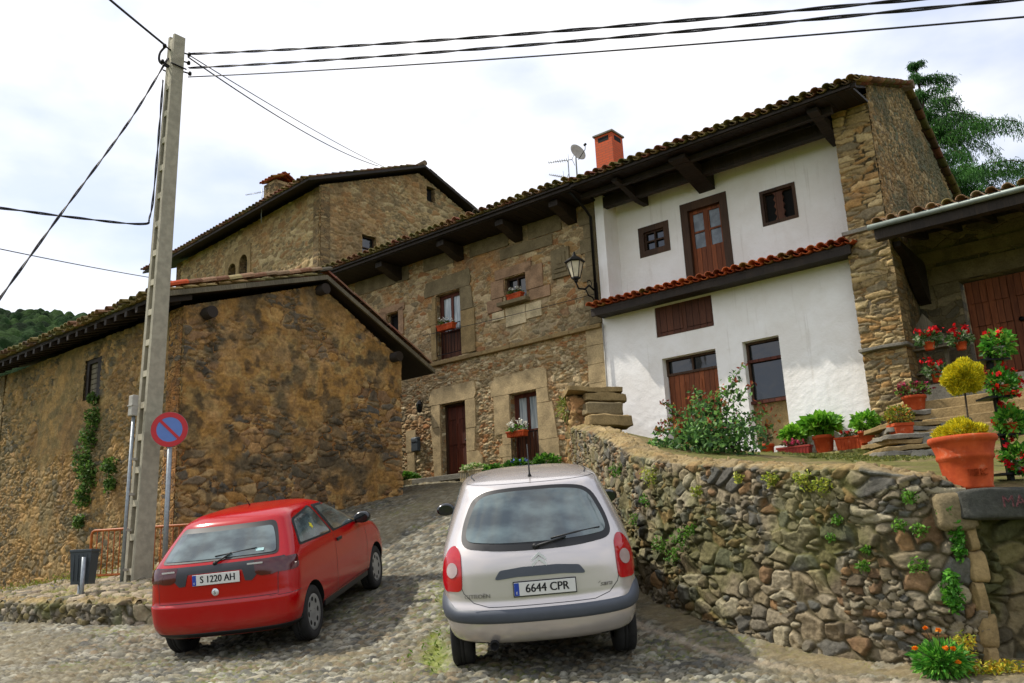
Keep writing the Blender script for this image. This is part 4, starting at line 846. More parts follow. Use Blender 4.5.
m = MB(); m.poly([(-6.9, 11.4), (-4.85, 11.4), (-4.85, 12.9), (-6.9, 12.75)], [A1, A2], lambda a, b, d: C0 - TL * a + Z * b + TR * (d - .015), .05); m.build('arch_surround', M['sand_mid'], tw)
window(tw, lambda a, b, d: C0 + TR * a + Z * b + TL * d, 1.95, 11.4, 2.62, 12.32, dep=.2, fw=.05, vb=0, hb=1, curtain=False)
kT = .4; zr = 16.0
m = MB(); uA = (TR + Z * kT).normalized(); uB = (-TR + Z * kT).normalized(); rdg = C0 + TR * 4.93 + Z * zr; lt = 6.1
m.poly([(-.35, 0), (13.3, 0), (13.3, lt), (-.35, lt)], [], lambda a, b, d: rdg - uA * lt + TL * a + uA * b - Z * d, .1)
m.poly([(-.35, 0), (13.3, 0), (13.3, lt), (-.35, lt)], [], lambda a, b, d: rdg - uB * lt + TL * a + uB * b - Z * d, .1)
rft = m.build('roof', M['wood_dark'], tw)
tile_mesh('roof_tiles', [tiles(rdg - uA * (lt + .05) + TL * 13.3, -TL, uA, 13.7, lt, TILEC, pitch=.26, seed=41, moss=.3), tiles(rdg - uB * (lt + .05) + TL * 13.3, -TL, uB, 13.7, lt, TILEC, pitch=.26, seed=42, moss=.3)], rft)
m = MB(); m.tube([rdg - TL * .35 + Z * .1, rdg + TL * 13.3 + Z * .1], .12, 10, lin('6e5c48')[:3]); m.build('ridge_tiles', M['tile'], tw)
pc_ = P(279, 192, 34.0)
m = MB(); m.box(pc_ - Z * .5, TL * .45, TR * .45, Z * .8); chm = m.build('chimney', M['tower'], tw)
tile_mesh('chimney_tiles', [tiles(pc_ + Z * .3 - TR * .55 + TL * .6, -TL, (TR + Z * .5).normalized(), 1.25, .75, TILEO, seed=2, moss=.3), tiles(pc_ + Z * .3 + TR * .55 + TL * .6, -TL, (-TR + Z * .5).normalized(), 1.25, .75, TILEO, seed=3, moss=.3)], chm)

# ================================================================== PORCH HOUSE
ph = thing('porch_house', FP(14, -1.5, 2.4), 'stone house with a deep covered porch, panelled double door and zinc gutter', 'house')
PD = (12.52, 2.85, 14.2, 4.86)
m = MB(); m.poly([(11.75, 1), (18, 1), (18, 6.3), (11.75, 6.3)], [rect(*PD)], lambda a, b, d: FP(a, -1.5 - d, b), .4); m.build('wall', M['porch_stone'], ph)
m = MB(); m.poly([(11.76, 5.3), (18, 5.3), (18, 5.55), (11.76, 5.55)], [], lambda a, b, d: FP(a, -1.45 - d, b), .05)
m.poly([(11.95, 4.87), (14.8, 4.87), (14.7, 5.22), (12.1, 5.22)], [], lambda a, b, d: FP(a, -1.48 - d, b), .05); m.build('lintel', M['sand_dark'], ph)
dd_ = MB(); dd_.poly(rect(PD[0] + .06, PD[1], PD[2] - .06, PD[3] - .06), [], lambda a, b, d: FP(a, -1.62 - d, b), .06); pdr = dd_.build('door', M['wood_door'], ph)
m = MB()
for q in range(4):
    a = PD[0] + .14 + q * .37 + (.02 if q > 1 else 0)
    for z in (2.95, 3.42, 3.9, 4.36): m.poly(rect(a, z, a + .28, z + .36), [], lambda x, y, d: FP(x, -1.585 - d, y), .04)
m.build('door_panel', M['wood_door'], pdr)
m = MB(); m.lathe([(0, 0), (.05, 0), (.05, .02), (.03, .05), (0, .06)], FP(13.45, -1.6, 3.9), 12, N); m.build('handle', M['iron'], pdr)
kP = .22; usP = (G + Z * kP).normalized()
m = MB(); m.poly([(11.8, 0), (18.3, 0), (18.3, 6), (11.8, 6)], [], lambda a, b, d: FP(0, 1.15, 5.42) + D * a + usP * b - Z * d, .06)
rp = m.build('roof', M['soffit'], ph)
tile_mesh('roof_tiles', [tiles(FP(11.78, 1.24, 5.42), D, usP, 6.4, 3.2, ['a88a6c', '9a7a5c', 'b09a80', '8a6a50'], seed=51, moss=.15)], rp)
m = MB(); m.tube([FP(11.72, 1.25, 5.43), FP(18.3, 1.25, 5.41)], .052, 10); m.build('gutter', M['zinc'], rp)
m = MB(); m.box(FP(15.0, 1.1, 5.3), D * 3.2, N * .09, Z * .1)
for s_ in np.arange(12.1, 18, .62): m.box(FP(float(s_), -.15, 5.58), D * .05, (N - Z * kP).normalized() * 1.3, Z * .06)
m.build('rafters', M['wood_dark'], rp)
m = MB(); m.poly([(-1.5, 5.35), (-1.5, 4.5), (-1.2, 4.6), (-.6, 5.1), (.2, 5.3), (.2, 5.4)], [], lambda a, b, d: FP(11.78 + d, a, b), .2); m.build('bracket', M['wood_dark'], ph)
m = MB(); m.box(FP(15, -.55, 2.35), D * 3.2, N * .95, Z * .25); m.build('porch_floor', M['slate'], ph)
stp = MB()
for k in range(4): stp.box(FP(15.15 - k * .0, .4 + .34 * (k + 1) - .17, 2.38 - .2 * (k + 1) - .35), D * (3.1 - k * .05), N * .175, Z * .45, bev=.015)
stp.build('front_steps', M['sand_mid'], ph)

# far small house at the left edge
fh = thing('roadside_house', P(-12, 470, 34), 'small far house with a reddish tiled roof past the left end of the barn', 'house')
c_ = P(-14, 545, 34)
m = MB(); m.box(c_ + Z * .3, D * 3, N * 3, Z * 2.6); m.build('wall', m_plain('pink_plaster', 'a8786a', .9), fh)
m = MB(); m.box(c_ + Z * 3.2, D * 3.3, N * 3.3, Z * .12); 
m.build('roof_deck', M['wood_dark'], fh)
tile_mesh('roof', [tiles(c_ + Z * 3.3 + N * 3.4 - D * 3.3, D, (G + Z * .35).normalized(), 6.6, 6, TILEO, seed=61, moss=.1)], fh)

# ================================================================== CARS
t = NT('car_glass'); v = t.obj(); n_ = t.noise(t.mapping(v, (1.3, 1.3, 2.6)), 2.2, 4, .5)
t.base(t.mix(t.sstep(n_, .35, .68), '2e3a3c', '627272')); t.set(Roughness=.05, Specular_IOR_Level=.9, Coat_Weight=.6, Coat_Roughness=.02); M['carglass'] = t.m
def m_paint(name, c, metal, rough, flake=.05):
    t = NT(name); a = t.noise(t.obj(), 3, 3); dirt = t.node('SeparateXYZ'); t.l(t.obj(), dirt.inputs[0])
    low = t.sstep(t.math('ADD', dirt.outputs[2], t.math('MULTIPLY', a, .25)), .28, .62, .28, 0.)
    col = t.mix(low, c, '6f6250'); t.base(col); t.set(Metallic=metal, Roughness=rough, Coat_Weight=.8 if metal else 0., Coat_Roughness=.05); return t.m
M['silver'] = m_paint('silver_paint', 'c6bfbb', .5, .27); M['red'] = m_paint('red_paint', 'a40007', 0., .16)
M['bumper'] = m_plain('grey_bumper_plastic', '4a4f58', .5, var=.05); M['garnish'] = m_plain('grey_tailgate_panel', '34353a', .4, var=.1); M['trim'] = m_plain('black_rubber_trim', '1b1c1e', .5, var=.1)
M['tyre'] = m_plain('tyre_rubber', '232323', .85, var=.2, scale=10); M['rim'] = m_plain('silver_wheel_trim', '9a9c9e', .35, .5, var=.05)
M['under'] = m_plain('underbody', '0d0d0d', .9); M['lampred'] = m_plain('red_lamp_lens', 'a8101a', .12, var=.08, coat=.5); M['lampclear'] = m_plain('clear_lamp_lens', 'a89490', .15, coat=.5)
M['lampdark'] = m_plain('smoked_lamp_lens', '4a0c12', .12, var=.2, coat=.5); M['chrome'] = m_plain('chrome_badge', 'd8dadc', .3, .4, var=.02); M['badge'] = m_plain('dark_chrome_lettering', '6f6c68', .3, .6, var=.02); M['plate'] = m_plain('number_plate_white', 'cfcfca', .5, var=.03); M['plateblue'] = m_plain('plate_blue', '1f3f9a', .5, var=.03)
M['letter'] = m_plain('plate_black_letters', '14161c', .5); M['paper'] = m_plain('sticker_paper', '9fc4c4', .7); M['yellow'] = m_plain('yellow_star', 'cfc21a', .6); M['mirrorg'] = m_plain('mirror_shell', '14181a', .25, coat=.6)

class Car:
    def __init__(s, lv, nr=2.6, nf=2.4):
        lv = np.array(lv, float); n = len(lv); out = []
        sub = 6
        for i in range(n - 1):
            p0, p1, p2, p3 = lv[max(i - 1, 0)], lv[i], lv[i + 1], lv[min(i + 2, n - 1)]
            h1 = lv[i + 1][0] - lv[i][0]
            for k in range(sub):
                u = k / sub
                m1 = (p2 - p0) / max(p2[0] - p0[0], 1e-6) * h1; m2 = (p3 - p1) / max(p3[0] - p1[0], 1e-6) * h1
                # limit overshoot
                d = p2 - p1; m1 = np.where(d * m1 <= 0, 0, np.sign(d) * np.minimum(abs(m1), 2.5 * abs(d))); m2 = np.where(d * m2 <= 0, 0, np.sign(d) * np.minimum(abs(m2), 2.5 * abs(d)))
                h00 = 2 * u ** 3 - 3 * u * u + 1; h10 = u ** 3 - 2 * u * u + u; h01 = -2 * u ** 3 + 3 * u * u; h11 = u ** 3 - u * u
                out.append(h00 * p1 + h10 * m1 + h01 * p2 + h11 * m2)
        out.append(lv[-1]); s.L = np.array(out); s.L[:, 0] = np.maximum.accumulate(s.L[:, 0]); s.nr, s.nf = nr, nf
        A, B_ = 14, 12; s.K = A + B_ + A
        rings = []
        for (z, r, f, w, a, b) in s.L:
            pts = []
            for i in range(A + 1): th = math.pi / 2 * i / A; pts.append((w * math.sin(th) ** (2 / nr), r + a * (1 - math.cos(th) ** (2 / nr))))
            y0, y1 = r + a, f - b
            for i in range(1, B_ + 1): u = i / B_; pts.append((w * (1 + .012 * math.sin(math.pi * u)), y0 + (y1 - y0) * u))
            for i in range(A - 1, -1, -1): th = math.pi / 2 * i / A; pts.append((w * math.sin(th) ** (2 / nf), f - b * (1 - math.cos(th) ** (2 / nf))))
            rings.append([(x, y, z) for x, y in pts])
        s.R = np.array(rings)    # levels x ring x 3 (right half)
    def mesh(s):
        full = np.concatenate([s.R, s.R[:, -2:0:-1] * np.array([-1, 1, 1])], 1); nl, nk = full.shape[:2]
        v = full.reshape(-1, 3); f = []
        for i in range(nl - 1):
            for k in range(nk): f.append((i * nk + k, i * nk + (k + 1) % nk, (i + 1) * nk + (k + 1) % nk, (i + 1) * nk + k))
        f.append(tuple(range(nk))[::-1]); f.append(tuple((nl - 1) * nk + k for k in range(nk)))
        return [tuple(x) for x in v], f
    def surf(s, k, z):
        """k ring index (negative = left half), z height"""
        sg = -1 if k < 0 else 1; k = abs(k); zc = s.L[:, 0]; i = int(np.clip(np.searchsorted(zc, z) - 1, 0, len(zc) - 2)); u = (z - zc[i]) / max(zc[i + 1] - zc[i], 1e-6)
        k0 = int(min(k, s.R.shape[1] - 2)); fk = k - k0
        p = (s.R[i, k0] * (1 - fk) + s.R[i, k0 + 1] * fk) * (1 - u) + (s.R[i + 1, k0] * (1 - fk) + s.R[i + 1, k0 + 1] * fk) * u
        return Vector((p[0] * sg, p[1], p[2]))

def rounded(poly, r, n=5):
    out = []; m_ = len(poly)
    for i in range(m_):
        p0, p1, p2 = Vector(poly[i - 1]), Vector(poly[i]), Vector(poly[(i + 1) % m_]); rr = r[i] if isinstance(r, (list, tuple)) else r
        a = p1 + (p0 - p1).normalized() * min(rr, (p0 - p1).length * .49); b = p1 + (p2 - p1).normalized() * min(rr, (p2 - p1).length * .49)
        for k in range(n + 1): u = k / n; out.append(tuple((1 - u) ** 2 * a + 2 * u * (1 - u) * p1 + u * u * b))
    return out
class Skin:
    def __init__(s, car): v, f = car.mesh(); s.v, s.f = v, f; s.bvh = BVHTree.FromPolygons([Vector(x) for x in v], [list(x) for x in f]); s.car = car
    def view(s, name, sg=1):
        if name == 'rear': return Vector((0, 1, 0)), Vector((1, 0, 0))
        if name == 'side': return Vector((-sg, 0, 0)), Vector((0, 1, 0))
        if name == 'diag': return Vector((-sg * .6, .8, 0)), Vector((sg * .8, .6, 0))
        if name == 'top': return Vector((0, 0, -1)), Vector((1, 0, 0))
    def hit(s, a, b, d, e, top=False):
        o = (e * a + (Vector((0, 1, 0)) * b if top else Z * b)) - d * 6
        if top: o = Vector((a, b, 5))
        h, nn, i, ds = s.bvh.ray_cast(o, d)
        if h is None: h, nn, i, ds = s.bvh.find_nearest(o + d * 6)
        if nn.dot(d) > 0: nn = -nn
        return h, nn
    def patch(s, name, poly, view, off, mat, parent, sg=1, step=.04, thick=.012, **kw):
        d, e = s.view(view, sg); top = view == 'top'
        pts = []
        n = len(poly)
        for i in range(n):
            a, b = Vector(poly[i]), Vector(poly[(i + 1) % n]); k = max(1, int((b - a).length / step))
            pts += [a + (b - a) * j / k for j in range(k)]
        nb = len(pts); xs = [p[0] for p in pts]; ys = [p[1] for p in pts]; inner = []
        def inside(x, y):
            c = False; j = nb - 1
            for i in range(nb):
                if (ys[i] > y) != (ys[j] > y) and x < (xs[j] - xs[i]) * (y - ys[i]) / (ys[j] - ys[i]) + xs[i]: c = not c
                j = i
            return c
        gx = np.arange(min(xs) + step / 2, max(xs), step); gy = np.arange(min(ys) + step / 2, max(ys), step)
        for x in gx:
            for y in gy:
                if inside(x, y) and min((Vector((x, y)) - p).length for p in pts) > step * .45: inner.append(Vector((x, y)))
        allp = pts + inner
        res = delaunay_2d_cdt([Vector((p[0], p[1])) for p in allp], [(i, (i + 1) % nb) for i in range(nb)], [list(range(nb))], 1, 1e-6)
        vv, ff = res[0], res[2]; m = MB(); outv = []; innv = []
        for p in vv:
            h, nn = s.hit(p[0], p[1], d, e, top); outv.append(h + nn * off); innv.append(h + nn * (off - thick))
        m.add(outv, [tuple(f) for f in ff], None, None, True)
        # skirt
        idx = res[3]; bl = {}
        for q, orig in enumerate(idx):
            for o_ in orig:
                if o_ < nb: bl[o_] = q
        if len(bl) == nb:
            ring = [bl[i] for i in range(nb)]; base = len(m.v)
            vs = [outv[q] for q in ring] + [innv[q] for q in ring]
            m.add(vs, [(i, (i + 1) % nb, nb + (i + 1) % nb, nb + i) for i in range(nb)])
        return m.build(name, mat, parent, **kw)
    def line(s, m, pts, view, sg=1, w=.004, off=.0015, step=.03, closed=False):
        d, e = s.view(view, sg); q = []
        pp = pts + ([pts[0]] if closed else [])
        for a, b in zip(pp[:-1], pp[1:]):
            a, b = Vector(a), Vector(b); k = max(1, int((b - a).length / step)); q += [a + (b - a) * j / k for j in range(k)]
        q.append(Vector(pp[-1])); L_ = [];
        H = [s.hit(p[0], p[1], d, e, view == 'top') for p in q]
        for i in range(len(q)):
            tg = (H[min(i + 1, len(q) - 1)][0] - H[max(i - 1, 0)][0]).normalized(); sd = tg.cross(H[i][1]).normalized(); c_ = H[i][0] + H[i][1] * off; L_ += [c_ - sd * w / 2, c_ + sd * w / 2]
        m.add(L_, [(2 * i, 2 * i + 1, 2 * i + 3, 2 * i + 2) for i in range(len(q) - 1)], None, None, True)
    def body(s, parent, mats, arches):
        me = bpy.data.meshes.new('body'); me.from_pydata(s.v, [], s.f); o = bpy.data.objects.new('body_src', me); COL.objects.link(o)
        for m_ in mats: me.materials.append(m_)
        cm = MB()
        for (x, y, z, r) in arches: cm.lathe([(0, -.17), (r, -.17), (r, .4), (0, .4)], (x, y, z), 40, (1 if x > 0 else -1, 0, 0), smooth=False)
        cut = cm.build('cutter', mats)
        # merge cutter poles
        bm = bmesh.new(); bm.from_mesh(cut.data); bmesh.ops.remove_doubles(bm, verts=bm.verts[:], dist=1e-5); bmesh.ops.recalc_face_normals(bm, faces=bm.faces[:]); bm.to_mesh(cut.data); bm.free()
        bm = bmesh.new(); bm.from_mesh(me); bmesh.ops.recalc_face_normals(bm, faces=bm.faces[:]); bm.to_mesh(me); bm.free()
        md = o.modifiers.new('b', 'BOOLEAN'); md.operation = 'DIFFERENCE'; md.object = cut; md.solver = 'EXACT'
        dg = bpy.context.evaluated_depsgraph_get(); dg.update(); nm = bpy.data.meshes.new_from_object(o.evaluated_get(dg)); 
        bpy.data.objects.remove(o); bpy.data.objects.remove(cut)
        nm.name = 'body'
        if len(nm.materials) < 2:
            nm.materials.clear(); [nm.materials.append(m_) for m_ in mats]
        for p in nm.polygons:
            c = p.center; p.use_smooth = True; p.material_index = 0
            if p.normal.z < -.8 and c.z < .35: p.material_index = 1
            for (x, y, z, r) in arches:
                if math.hypot(c.y - y, c.z - z) < r * 1.002 and abs(c.x) > abs(x) - .19 and (abs(p.normal.x) > .99 and abs(c.x) < abs(x) - .1 or abs(math.hypot(c.y - y, c.z - z) - r) < .012 and abs(p.normal.x) < .1): p.material_index = 1; p.use_smooth = False
        nb = bpy.data.objects.new('body', nm); COL.objects.link(nb); nb.parent = parent; ORG[nb.name] = Vector((0, 0, 0))
        nm.set_sharp_from_angle(angle=R(38)) if hasattr(nm, 'set_sharp_from_angle') else None
        return nb

def text_mesh(txt, size, depth, shear=0., sx=1.):
    cu = bpy.data.curves.new('lettering', 'FONT'); cu.body = txt; cu.size = size; cu.extrude = depth; cu.align_x = 'CENTER'; cu.align_y = 'CENTER'; cu.shear = shear; cu.resolution_u = 3
    o = bpy.data.objects.new('lettering', cu); COL.objects.link(o); dg = bpy.context.evaluated_depsgraph_get(); dg.update()
    me = bpy.data.meshes.new_from_object(o.evaluated_get(dg)); bpy.data.objects.remove(o)
    vs = [Vector((v.co.x * sx, v.co.y, v.co.z)) for v in me.vertices]; fs = [tuple(p.vertices) for p in me.polygons]; return vs, fs
def put_text(name, txt, size, org, ex, ez, mat, parent, depth=.002, shear=0, sx=1., bold=0):
    vs, fs = text_mesh(txt, size, depth, shear, sx); en = Vector(ex).cross(Vector(ez)); m = MB()
    m.add([Vector(org) + Vector(ex) * v.x + Vector(ez) * v.y + en * v.z for v in vs], fs)
    if bold:
        for dx in (-bold, bold): m.add([Vector(org) + Vector(ex) * (v.x + dx) + Vector(ez) * v.y + en * v.z for v in vs], fs)
    return m.build(name, mat, parent)
def wheel(parent, x, y, z, Rw, wd, holes=7, name='wheel'):
    sg = 1 if x > 0 else -1; c = Vector((x, y, z)); ax = (sg, 0, 0); m = MB(); h = wd / 2
    m.lathe([(Rw * .6, -h), (Rw * .9, -h * 1.02), (Rw * .985, -h * .86), (Rw, -h * .6), (Rw, -h * .22), (Rw * .985, -h * .2), (Rw * .985, -h * .15), (Rw, -h * .13), (Rw, h * .13), (Rw * .985, h * .15), (Rw * .985, h * .2), (Rw, h * .22), (Rw, h * .6), (Rw * .985, h * .86), (Rw * .9, h * 1.02), (Rw * .68, h), (Rw * .64, h * .8), (Rw * .6, h * .7)], c, 48, ax)
    w = m.build(name, M['under'], parent) if False else None
    root = m.build(name, M['tyre'], parent)
    r = MB(); r.lathe([(0, h * .78), (Rw * .12, h * .82), (Rw * .2, h * .74), (Rw * .38, h * .84), (Rw * .55, h * .86), (Rw * .66, h * .98), (Rw * .67, h * .9), (Rw * .62, h * .6), (Rw * .6, -h * .5), (0, -h * .5)], c, 48, ax); rm = r.build('rim', M['rim'], root)
    d = MB()
    for k in range(holes):
        an = 2 * math.pi * k / holes; cc = c + Vector((sg * h * .865, math.cos(an) * Rw * .47, math.sin(an) * Rw * .47)); rad = Vector((0, math.cos(an), math.sin(an))); tg = Vector((0, -math.sin(an), math.cos(an)))
        d.add([cc + rad * math.cos(q) * Rw * .085 + tg * math.sin(q) * Rw * .11 for q in [2 * math.pi * i / 10 for i in range(10)]], [tuple(range(10))])
    d.build('rim_holes', M['under'], root)
    return root
def mirror(parent, x, y, z, sg):
    m = MB(); c = Vector((x, y, z)); prof = [(0, -.07), (.06, -.068), (.085, -.04), (.09, 0), (.075, .05), (.04, .085), (0, .095)]
    bm = MB(); bm.lathe(prof, (0, 0, 0), 20, (0, 1, 0)); vs = [Vector((v[0] * 1.25 + c.x, v[1] + c.y, v[2] * .85 + c.z)) for v in bm.v]; m.add(vs, bm.f, None, None, True)
    m.tube([c + Vector((-sg * .05, .02, -.04)), c + Vector((-sg * .17, .06, -.07))], .022, 8); o = m.build('wing_mirror', M['mirrorg'], parent)
    g = MB(); g.add([c + Vector((math.cos(q) * .085, -.071, math.sin(q) * .058)) for q in [2 * math.pi * i / 16 for i in range(16)]], [tuple(range(16))]); g.build('mirror_glass', M['glass'], o)
def lathe_fix(o): pass
def band(skin, k0, k1, zb, zt, off, mat, parent, name, bulge=.02, n=70):
    """moulded strip round the body between ring indices, zb/zt functions of ring fraction"""
    m = MB(); V_ = []; car = skin.car; rows_ = 7
    for i in range(n + 1):
        k = k0 + (k1 - k0) * i / n
        a, b = zb(k), zt(k); a0 = car.surf(k, a); up = car.surf(min(k + .3, k1) , (a + b) / 2) - car.surf(max(k - .3, k0), (a + b) / 2)
        for j in range(rows_ + 1):
            u = j / rows_; z = a + (b - a) * u; p = car.surf(k, z); nn = Vector((up.y, -up.x, 0)).normalized()
            V_.append(p + nn * (off * (0 if j in (0, rows_) else 1) - (.003 if j in (0, rows_) else 0) + bulge * math.sin(math.pi * u)))
    r = rows_ + 1
    m.add(V_, [(i * r + j, (i + 1) * r + j, (i + 1) * r + j + 1, i * r + j + 1) for i in range(n) for j in range(rows_)], None, None, True); return m.build(name, mat, parent)

def car_matrix(rear, head, track=.7, wb=2.5):
    """rear: xy of the rear axle centre; head: heading angle from +y towards +x; sits on the ground at the four wheels"""
    h = Vector((math.sin(head), math.cos(head), 0)); r = Vector((h.y, -h.x, 0)); a = Vector((rear[0], rear[1], 0)); w = [a + r * track, a - r * track, a + h * wb + r * track, a + h * wb - r * track]
    zs = [gz(p.x, p.y) for p in w]; zr = (zs[0] + zs[1]) / 2; zf = (zs[2] + zs[3]) / 2; zR = (zs[0] + zs[2]) / 2; zL = (zs[1] + zs[3]) / 2
    ey = (h * wb + Z * (zf - zr)).normalized(); ex = (r * 2 * track + Z * (zR - zL)); ex = (ex - ey * ex.dot(ey)).normalized(); ez = ex.cross(ey)
    return ex, ey, ez, a + Z * (zr + .012)

# ---- silver car
ex, ey, ez, pr_ = car_matrix((.165, 8.42), R(-1.0), .72, 2.76); RY = .72
Mx = Matrix((ex, ey, ez)).transposed().to_4x4(); DZ = .03; Mx.translation = pr_ - ey * RY + ez * DZ
sc_ = thing('parked_car', None, 'silver five door family car with grey rear bumper strip, parked uphill by the retaining wall', 'car', 'cars parked on the cobbled slope', mat=Mx)
SL = [(.27, .16, 4.12, .68, .42, .5), (.30, .07, 4.22, .77, .44, .55), (.37, .02, 4.26, .815, .47, .6), (.46, .0, 4.28, .838, .48, .62), (.56, .0, 4.27, .848, .48, .62), (.60, .01, 4.26, .85, .48, .62), (.64, .035, 4.24, .852, .48, .62), (.70, .045, 4.2, .854, .49, .62), (.80, .06, 4.1, .856, .50, .6),
      (.90, .075, 3.9, .853, .52, .6), (.99, .10, 3.62, .845, .54, .6), (1.05, .135, 3.4, .832, .56, .6), (1.12, .185, 3.2, .812, .58, .6), (1.22, .26, 2.98, .777, .60, .6), (1.32, .335, 2.76, .74, .60, .6), (1.42, .41, 2.52, .70, .60, .6), (1.50, .475, 2.30, .668, .58, .6), (1.555, .54, 2.12, .635, .54, .6),
      (1.585, .64, 1.98, .59, .5, .6), (1.607, .80, 1.90, .51, .42, .46), (1.622, .96, 1.80, .39, .34, .33), (1.63, 1.12, 1.70, .24, .22, .2)]
CS = Car(SL); SK = Skin(CS); WR = .305
SK.body(sc_, [M['silver'], M['under']], [(s_ * .78, y, WR - DZ, WR + .055) for s_ in (1, -1) for y in (RY, RY + 2.76)])
for x, y in ((.73, RY), (-.73, RY), (.73, RY + 2.76), (-.73, RY + 2.76)): wheel(sc_, x, y, WR - DZ, WR, .19)
gp_ = rounded([(-.665, 1.08), (-.3, 1.045), (.3, 1.045), (.665, 1.08), (.645, 1.24), (.53, 1.49), (.3, 1.54), (-.3, 1.54), (-.53, 1.49), (-.645, 1.24)], [.09, .3, .3, .09, .1, .12, .2, .2, .12, .1])
rwn = SK.patch('rear_window', gp_, 'rear', .004, M['trim'], sc_)
gp2 = rounded([(-.62, 1.125), (-.3, 1.105), (.3, 1.105), (.62, 1.125), (.6, 1.24), (.495, 1.465), (.28, 1.51), (-.28, 1.51), (-.495, 1.465), (-.6, 1.24)], [.07, .3, .3, .07, .1, .1, .2, .2, .1, .1])
SK.patch('pane', gp2, 'rear', .008, M['carglass'], rwn, thick=.006)
ws = M['carglass']
for sg in (1, -1):
    SK.patch('side_window', rounded([(.95, 1.08), (1.05, 1.44), (1.62, 1.52), (1.66, 1.07)], .06), 'side', .004, ws, sc_, sg); SK.patch('side_window', rounded([(1.74, 1.07), (1.70, 1.52), (2.28, 1.49), (2.42, 1.06)], .05), 'side', .004, ws, sc_, sg); SK.patch('side_window', rounded([(2.5, 1.06), (2.38, 1.46), (2.62, 1.36), (3.1, 1.07)], .05), 'side', .004, ws, sc_, sg)
    lp = rounded([(.645, .735), (.86, .72), (.93, .80), (.925, .93), (.865, 1.07), (.785, 1.10), (.69, 1.03), (.655, .9)], .05)
    tl_ = SK.patch('tail_light', lp, 'diag', .008, M['lampred'], sc_, sg, step=.03)
    SK.patch('lamp_lens', [(.765 + .068 * math.cos(q), .90 + .062 * math.sin(q)) for q in [2 * math.pi * i / 20 for i in range(20)]], 'diag', .013, M['lampclear'], tl_, sg, step=.03)
    mirror(sc_, sg * .96, 3.0, 1.08, sg)
SK.patch('windscreen', rounded([(-.6, 2.2), (.6, 2.2), (.72, 3.1), (-.72, 3.1)], .1), 'top', .004, ws, sc_)
band(SK, -17, 17, lambda k: .475, lambda k: .595 + .085 * float(sm(np.array(abs(k)), 8.2, 11.5)), .01, M['bumper'], sc_, 'bumper_strip', .016)
SK.patch('handle_recess', rounded([(-.385, .835), (-.34, .90), (-.15, .92), (.15, .92), (.34, .90), (.385, .835), (.37, .825), (.2, .842), (-.2, .842), (-.37, .825)], .02), 'rear', .006, M['bumper'], sc_, step=.03)
m = MB()
SK.line(m, [(-.70, 1.03), (-.715, .86), (-.66, .72), (-.58, .645), (-.45, .612), (.45, .612), (.58, .645), (.66, .72), (.715, .86), (.70, 1.03)], 'rear', w=.006); SK.line(m, [(-.6, 1.57), (.6, 1.57)], 'rear', w=.007)
m.build('tailgate_seam', M['trim'], sc_)
m = MB()
for sg in (1, -1):
    SK.line(m, [(.93, .5), (.9, 1.0), (.92, 1.4), (1.05, 1.535), (2.3, 1.535), (3.1, 1.08), (3.2, .9), (3.1, .35), (1.5, .33), (1.25, .6), (.93, .7)], 'side', sg, .005); SK.line(m, [(1.7, .34), (1.68, 1.52)], 'side', sg, .005)
m.build('door_seam', M['trim'], sc_)
def plate(parent, c, ex_, ez_, txt, sx=1.):
    en = ex_.cross(ez_); m = MB(); m.box(c, ex_ * .26, en * .004, ez_ * .055, bev=.003); p = m.build('number_plate', M['plate'], parent)
    m = MB(); m.box(c - ex_ * .238 + en * .0045, ex_ * .021, en * .0012, ez_ * .052); m.build('plate_band', M['plateblue'], p)
    put_text('plate_lettering', txt, .098, c + ex_ * .02 + en * .0055, ex_, ez_, M['letter'], p, .0008, 0, sx, .0022)
    put_text('plate_lettering', 'E', .03, c - ex_ * .238 - ez_ * .03 + en * .0062, ex_, ez_, M['plate'], p, .0006)
    return p
tx_ = Vector((1, 0, 0)); tz_ = Vector((0, .10, 1)).normalized()
h_, n__ = SK.hit(0.03, .745, Vector((0, 1, 0)), tx_); plate(sc_, Vector((.03, h_.y - .015, .745)), tx_, tz_, '6644 CPR', .92)
m = MB(); m.box(Vector((.03, h_.y - .012, .745)), tx_ * .268, Vector((0, .003, 0)), tz_ * .064, bev=.002); m.build('plate_holder', M['trim'], sc_)
# emblem: two stacked chevrons
m = MB()
for zc in (.945, .985):
    hy = SK.hit(0, zc, Vector((0, 1, 0)), tx_)[0].y
    for sg in (1, -1):
        m.poly([(0, zc + .022), (0, zc + .048) , (sg * .062, zc - .006), (sg * .062, zc - .03)] if sg > 0 else [(0, zc + .022), (sg * .062, zc - .03), (sg * .062, zc - .006), (0, zc + .048)], [], lambda a, b, d: Vector((a, hy - .012 + d + abs(a) * .05 + (b - zc) * .15, b)), .012)
m.build('emblem', M['chrome'], sc_)
hb = SK.hit(-.52, .70, Vector((0, 1, 0)), tx_)[0]; put_text('badge_lettering', 'CITROËN', .046, Vector((-.545, hb.y - .007, .70)), Vector((.985, -.17, 0)), tz_, M['badge'], sc_, .0015, 0, 1.15)
hb = SK.hit(.54, .72, Vector((0, 1, 0)), tx_)[0]; put_text('badge_lettering', 'Xsara', .06, Vector((.53, hb.y - .007, .72)), Vector((.985, .17, 0)), tz_, M['badge'], sc_, .0015, .3, 1.15)
m = MB(); a_ = SK.hit(-.02, 1.075, Vector((0, 1, 0)), tx_)[0] + Vector((0, -.03, 0)); b_ = SK.hit(.25, 1.13, Vector((0, 1, 0)), tx_)[0] + Vector((0, -.035, 0)); c_ = SK.hit(.56, 1.165, Vector((0, 1, 0)), tx_)[0] + Vector((0, -.02, 0)); d_ = SK.hit(.12, 1.125, Vector((0, 1, 0)), tx_)[0] + Vector((0, -.02, 0))
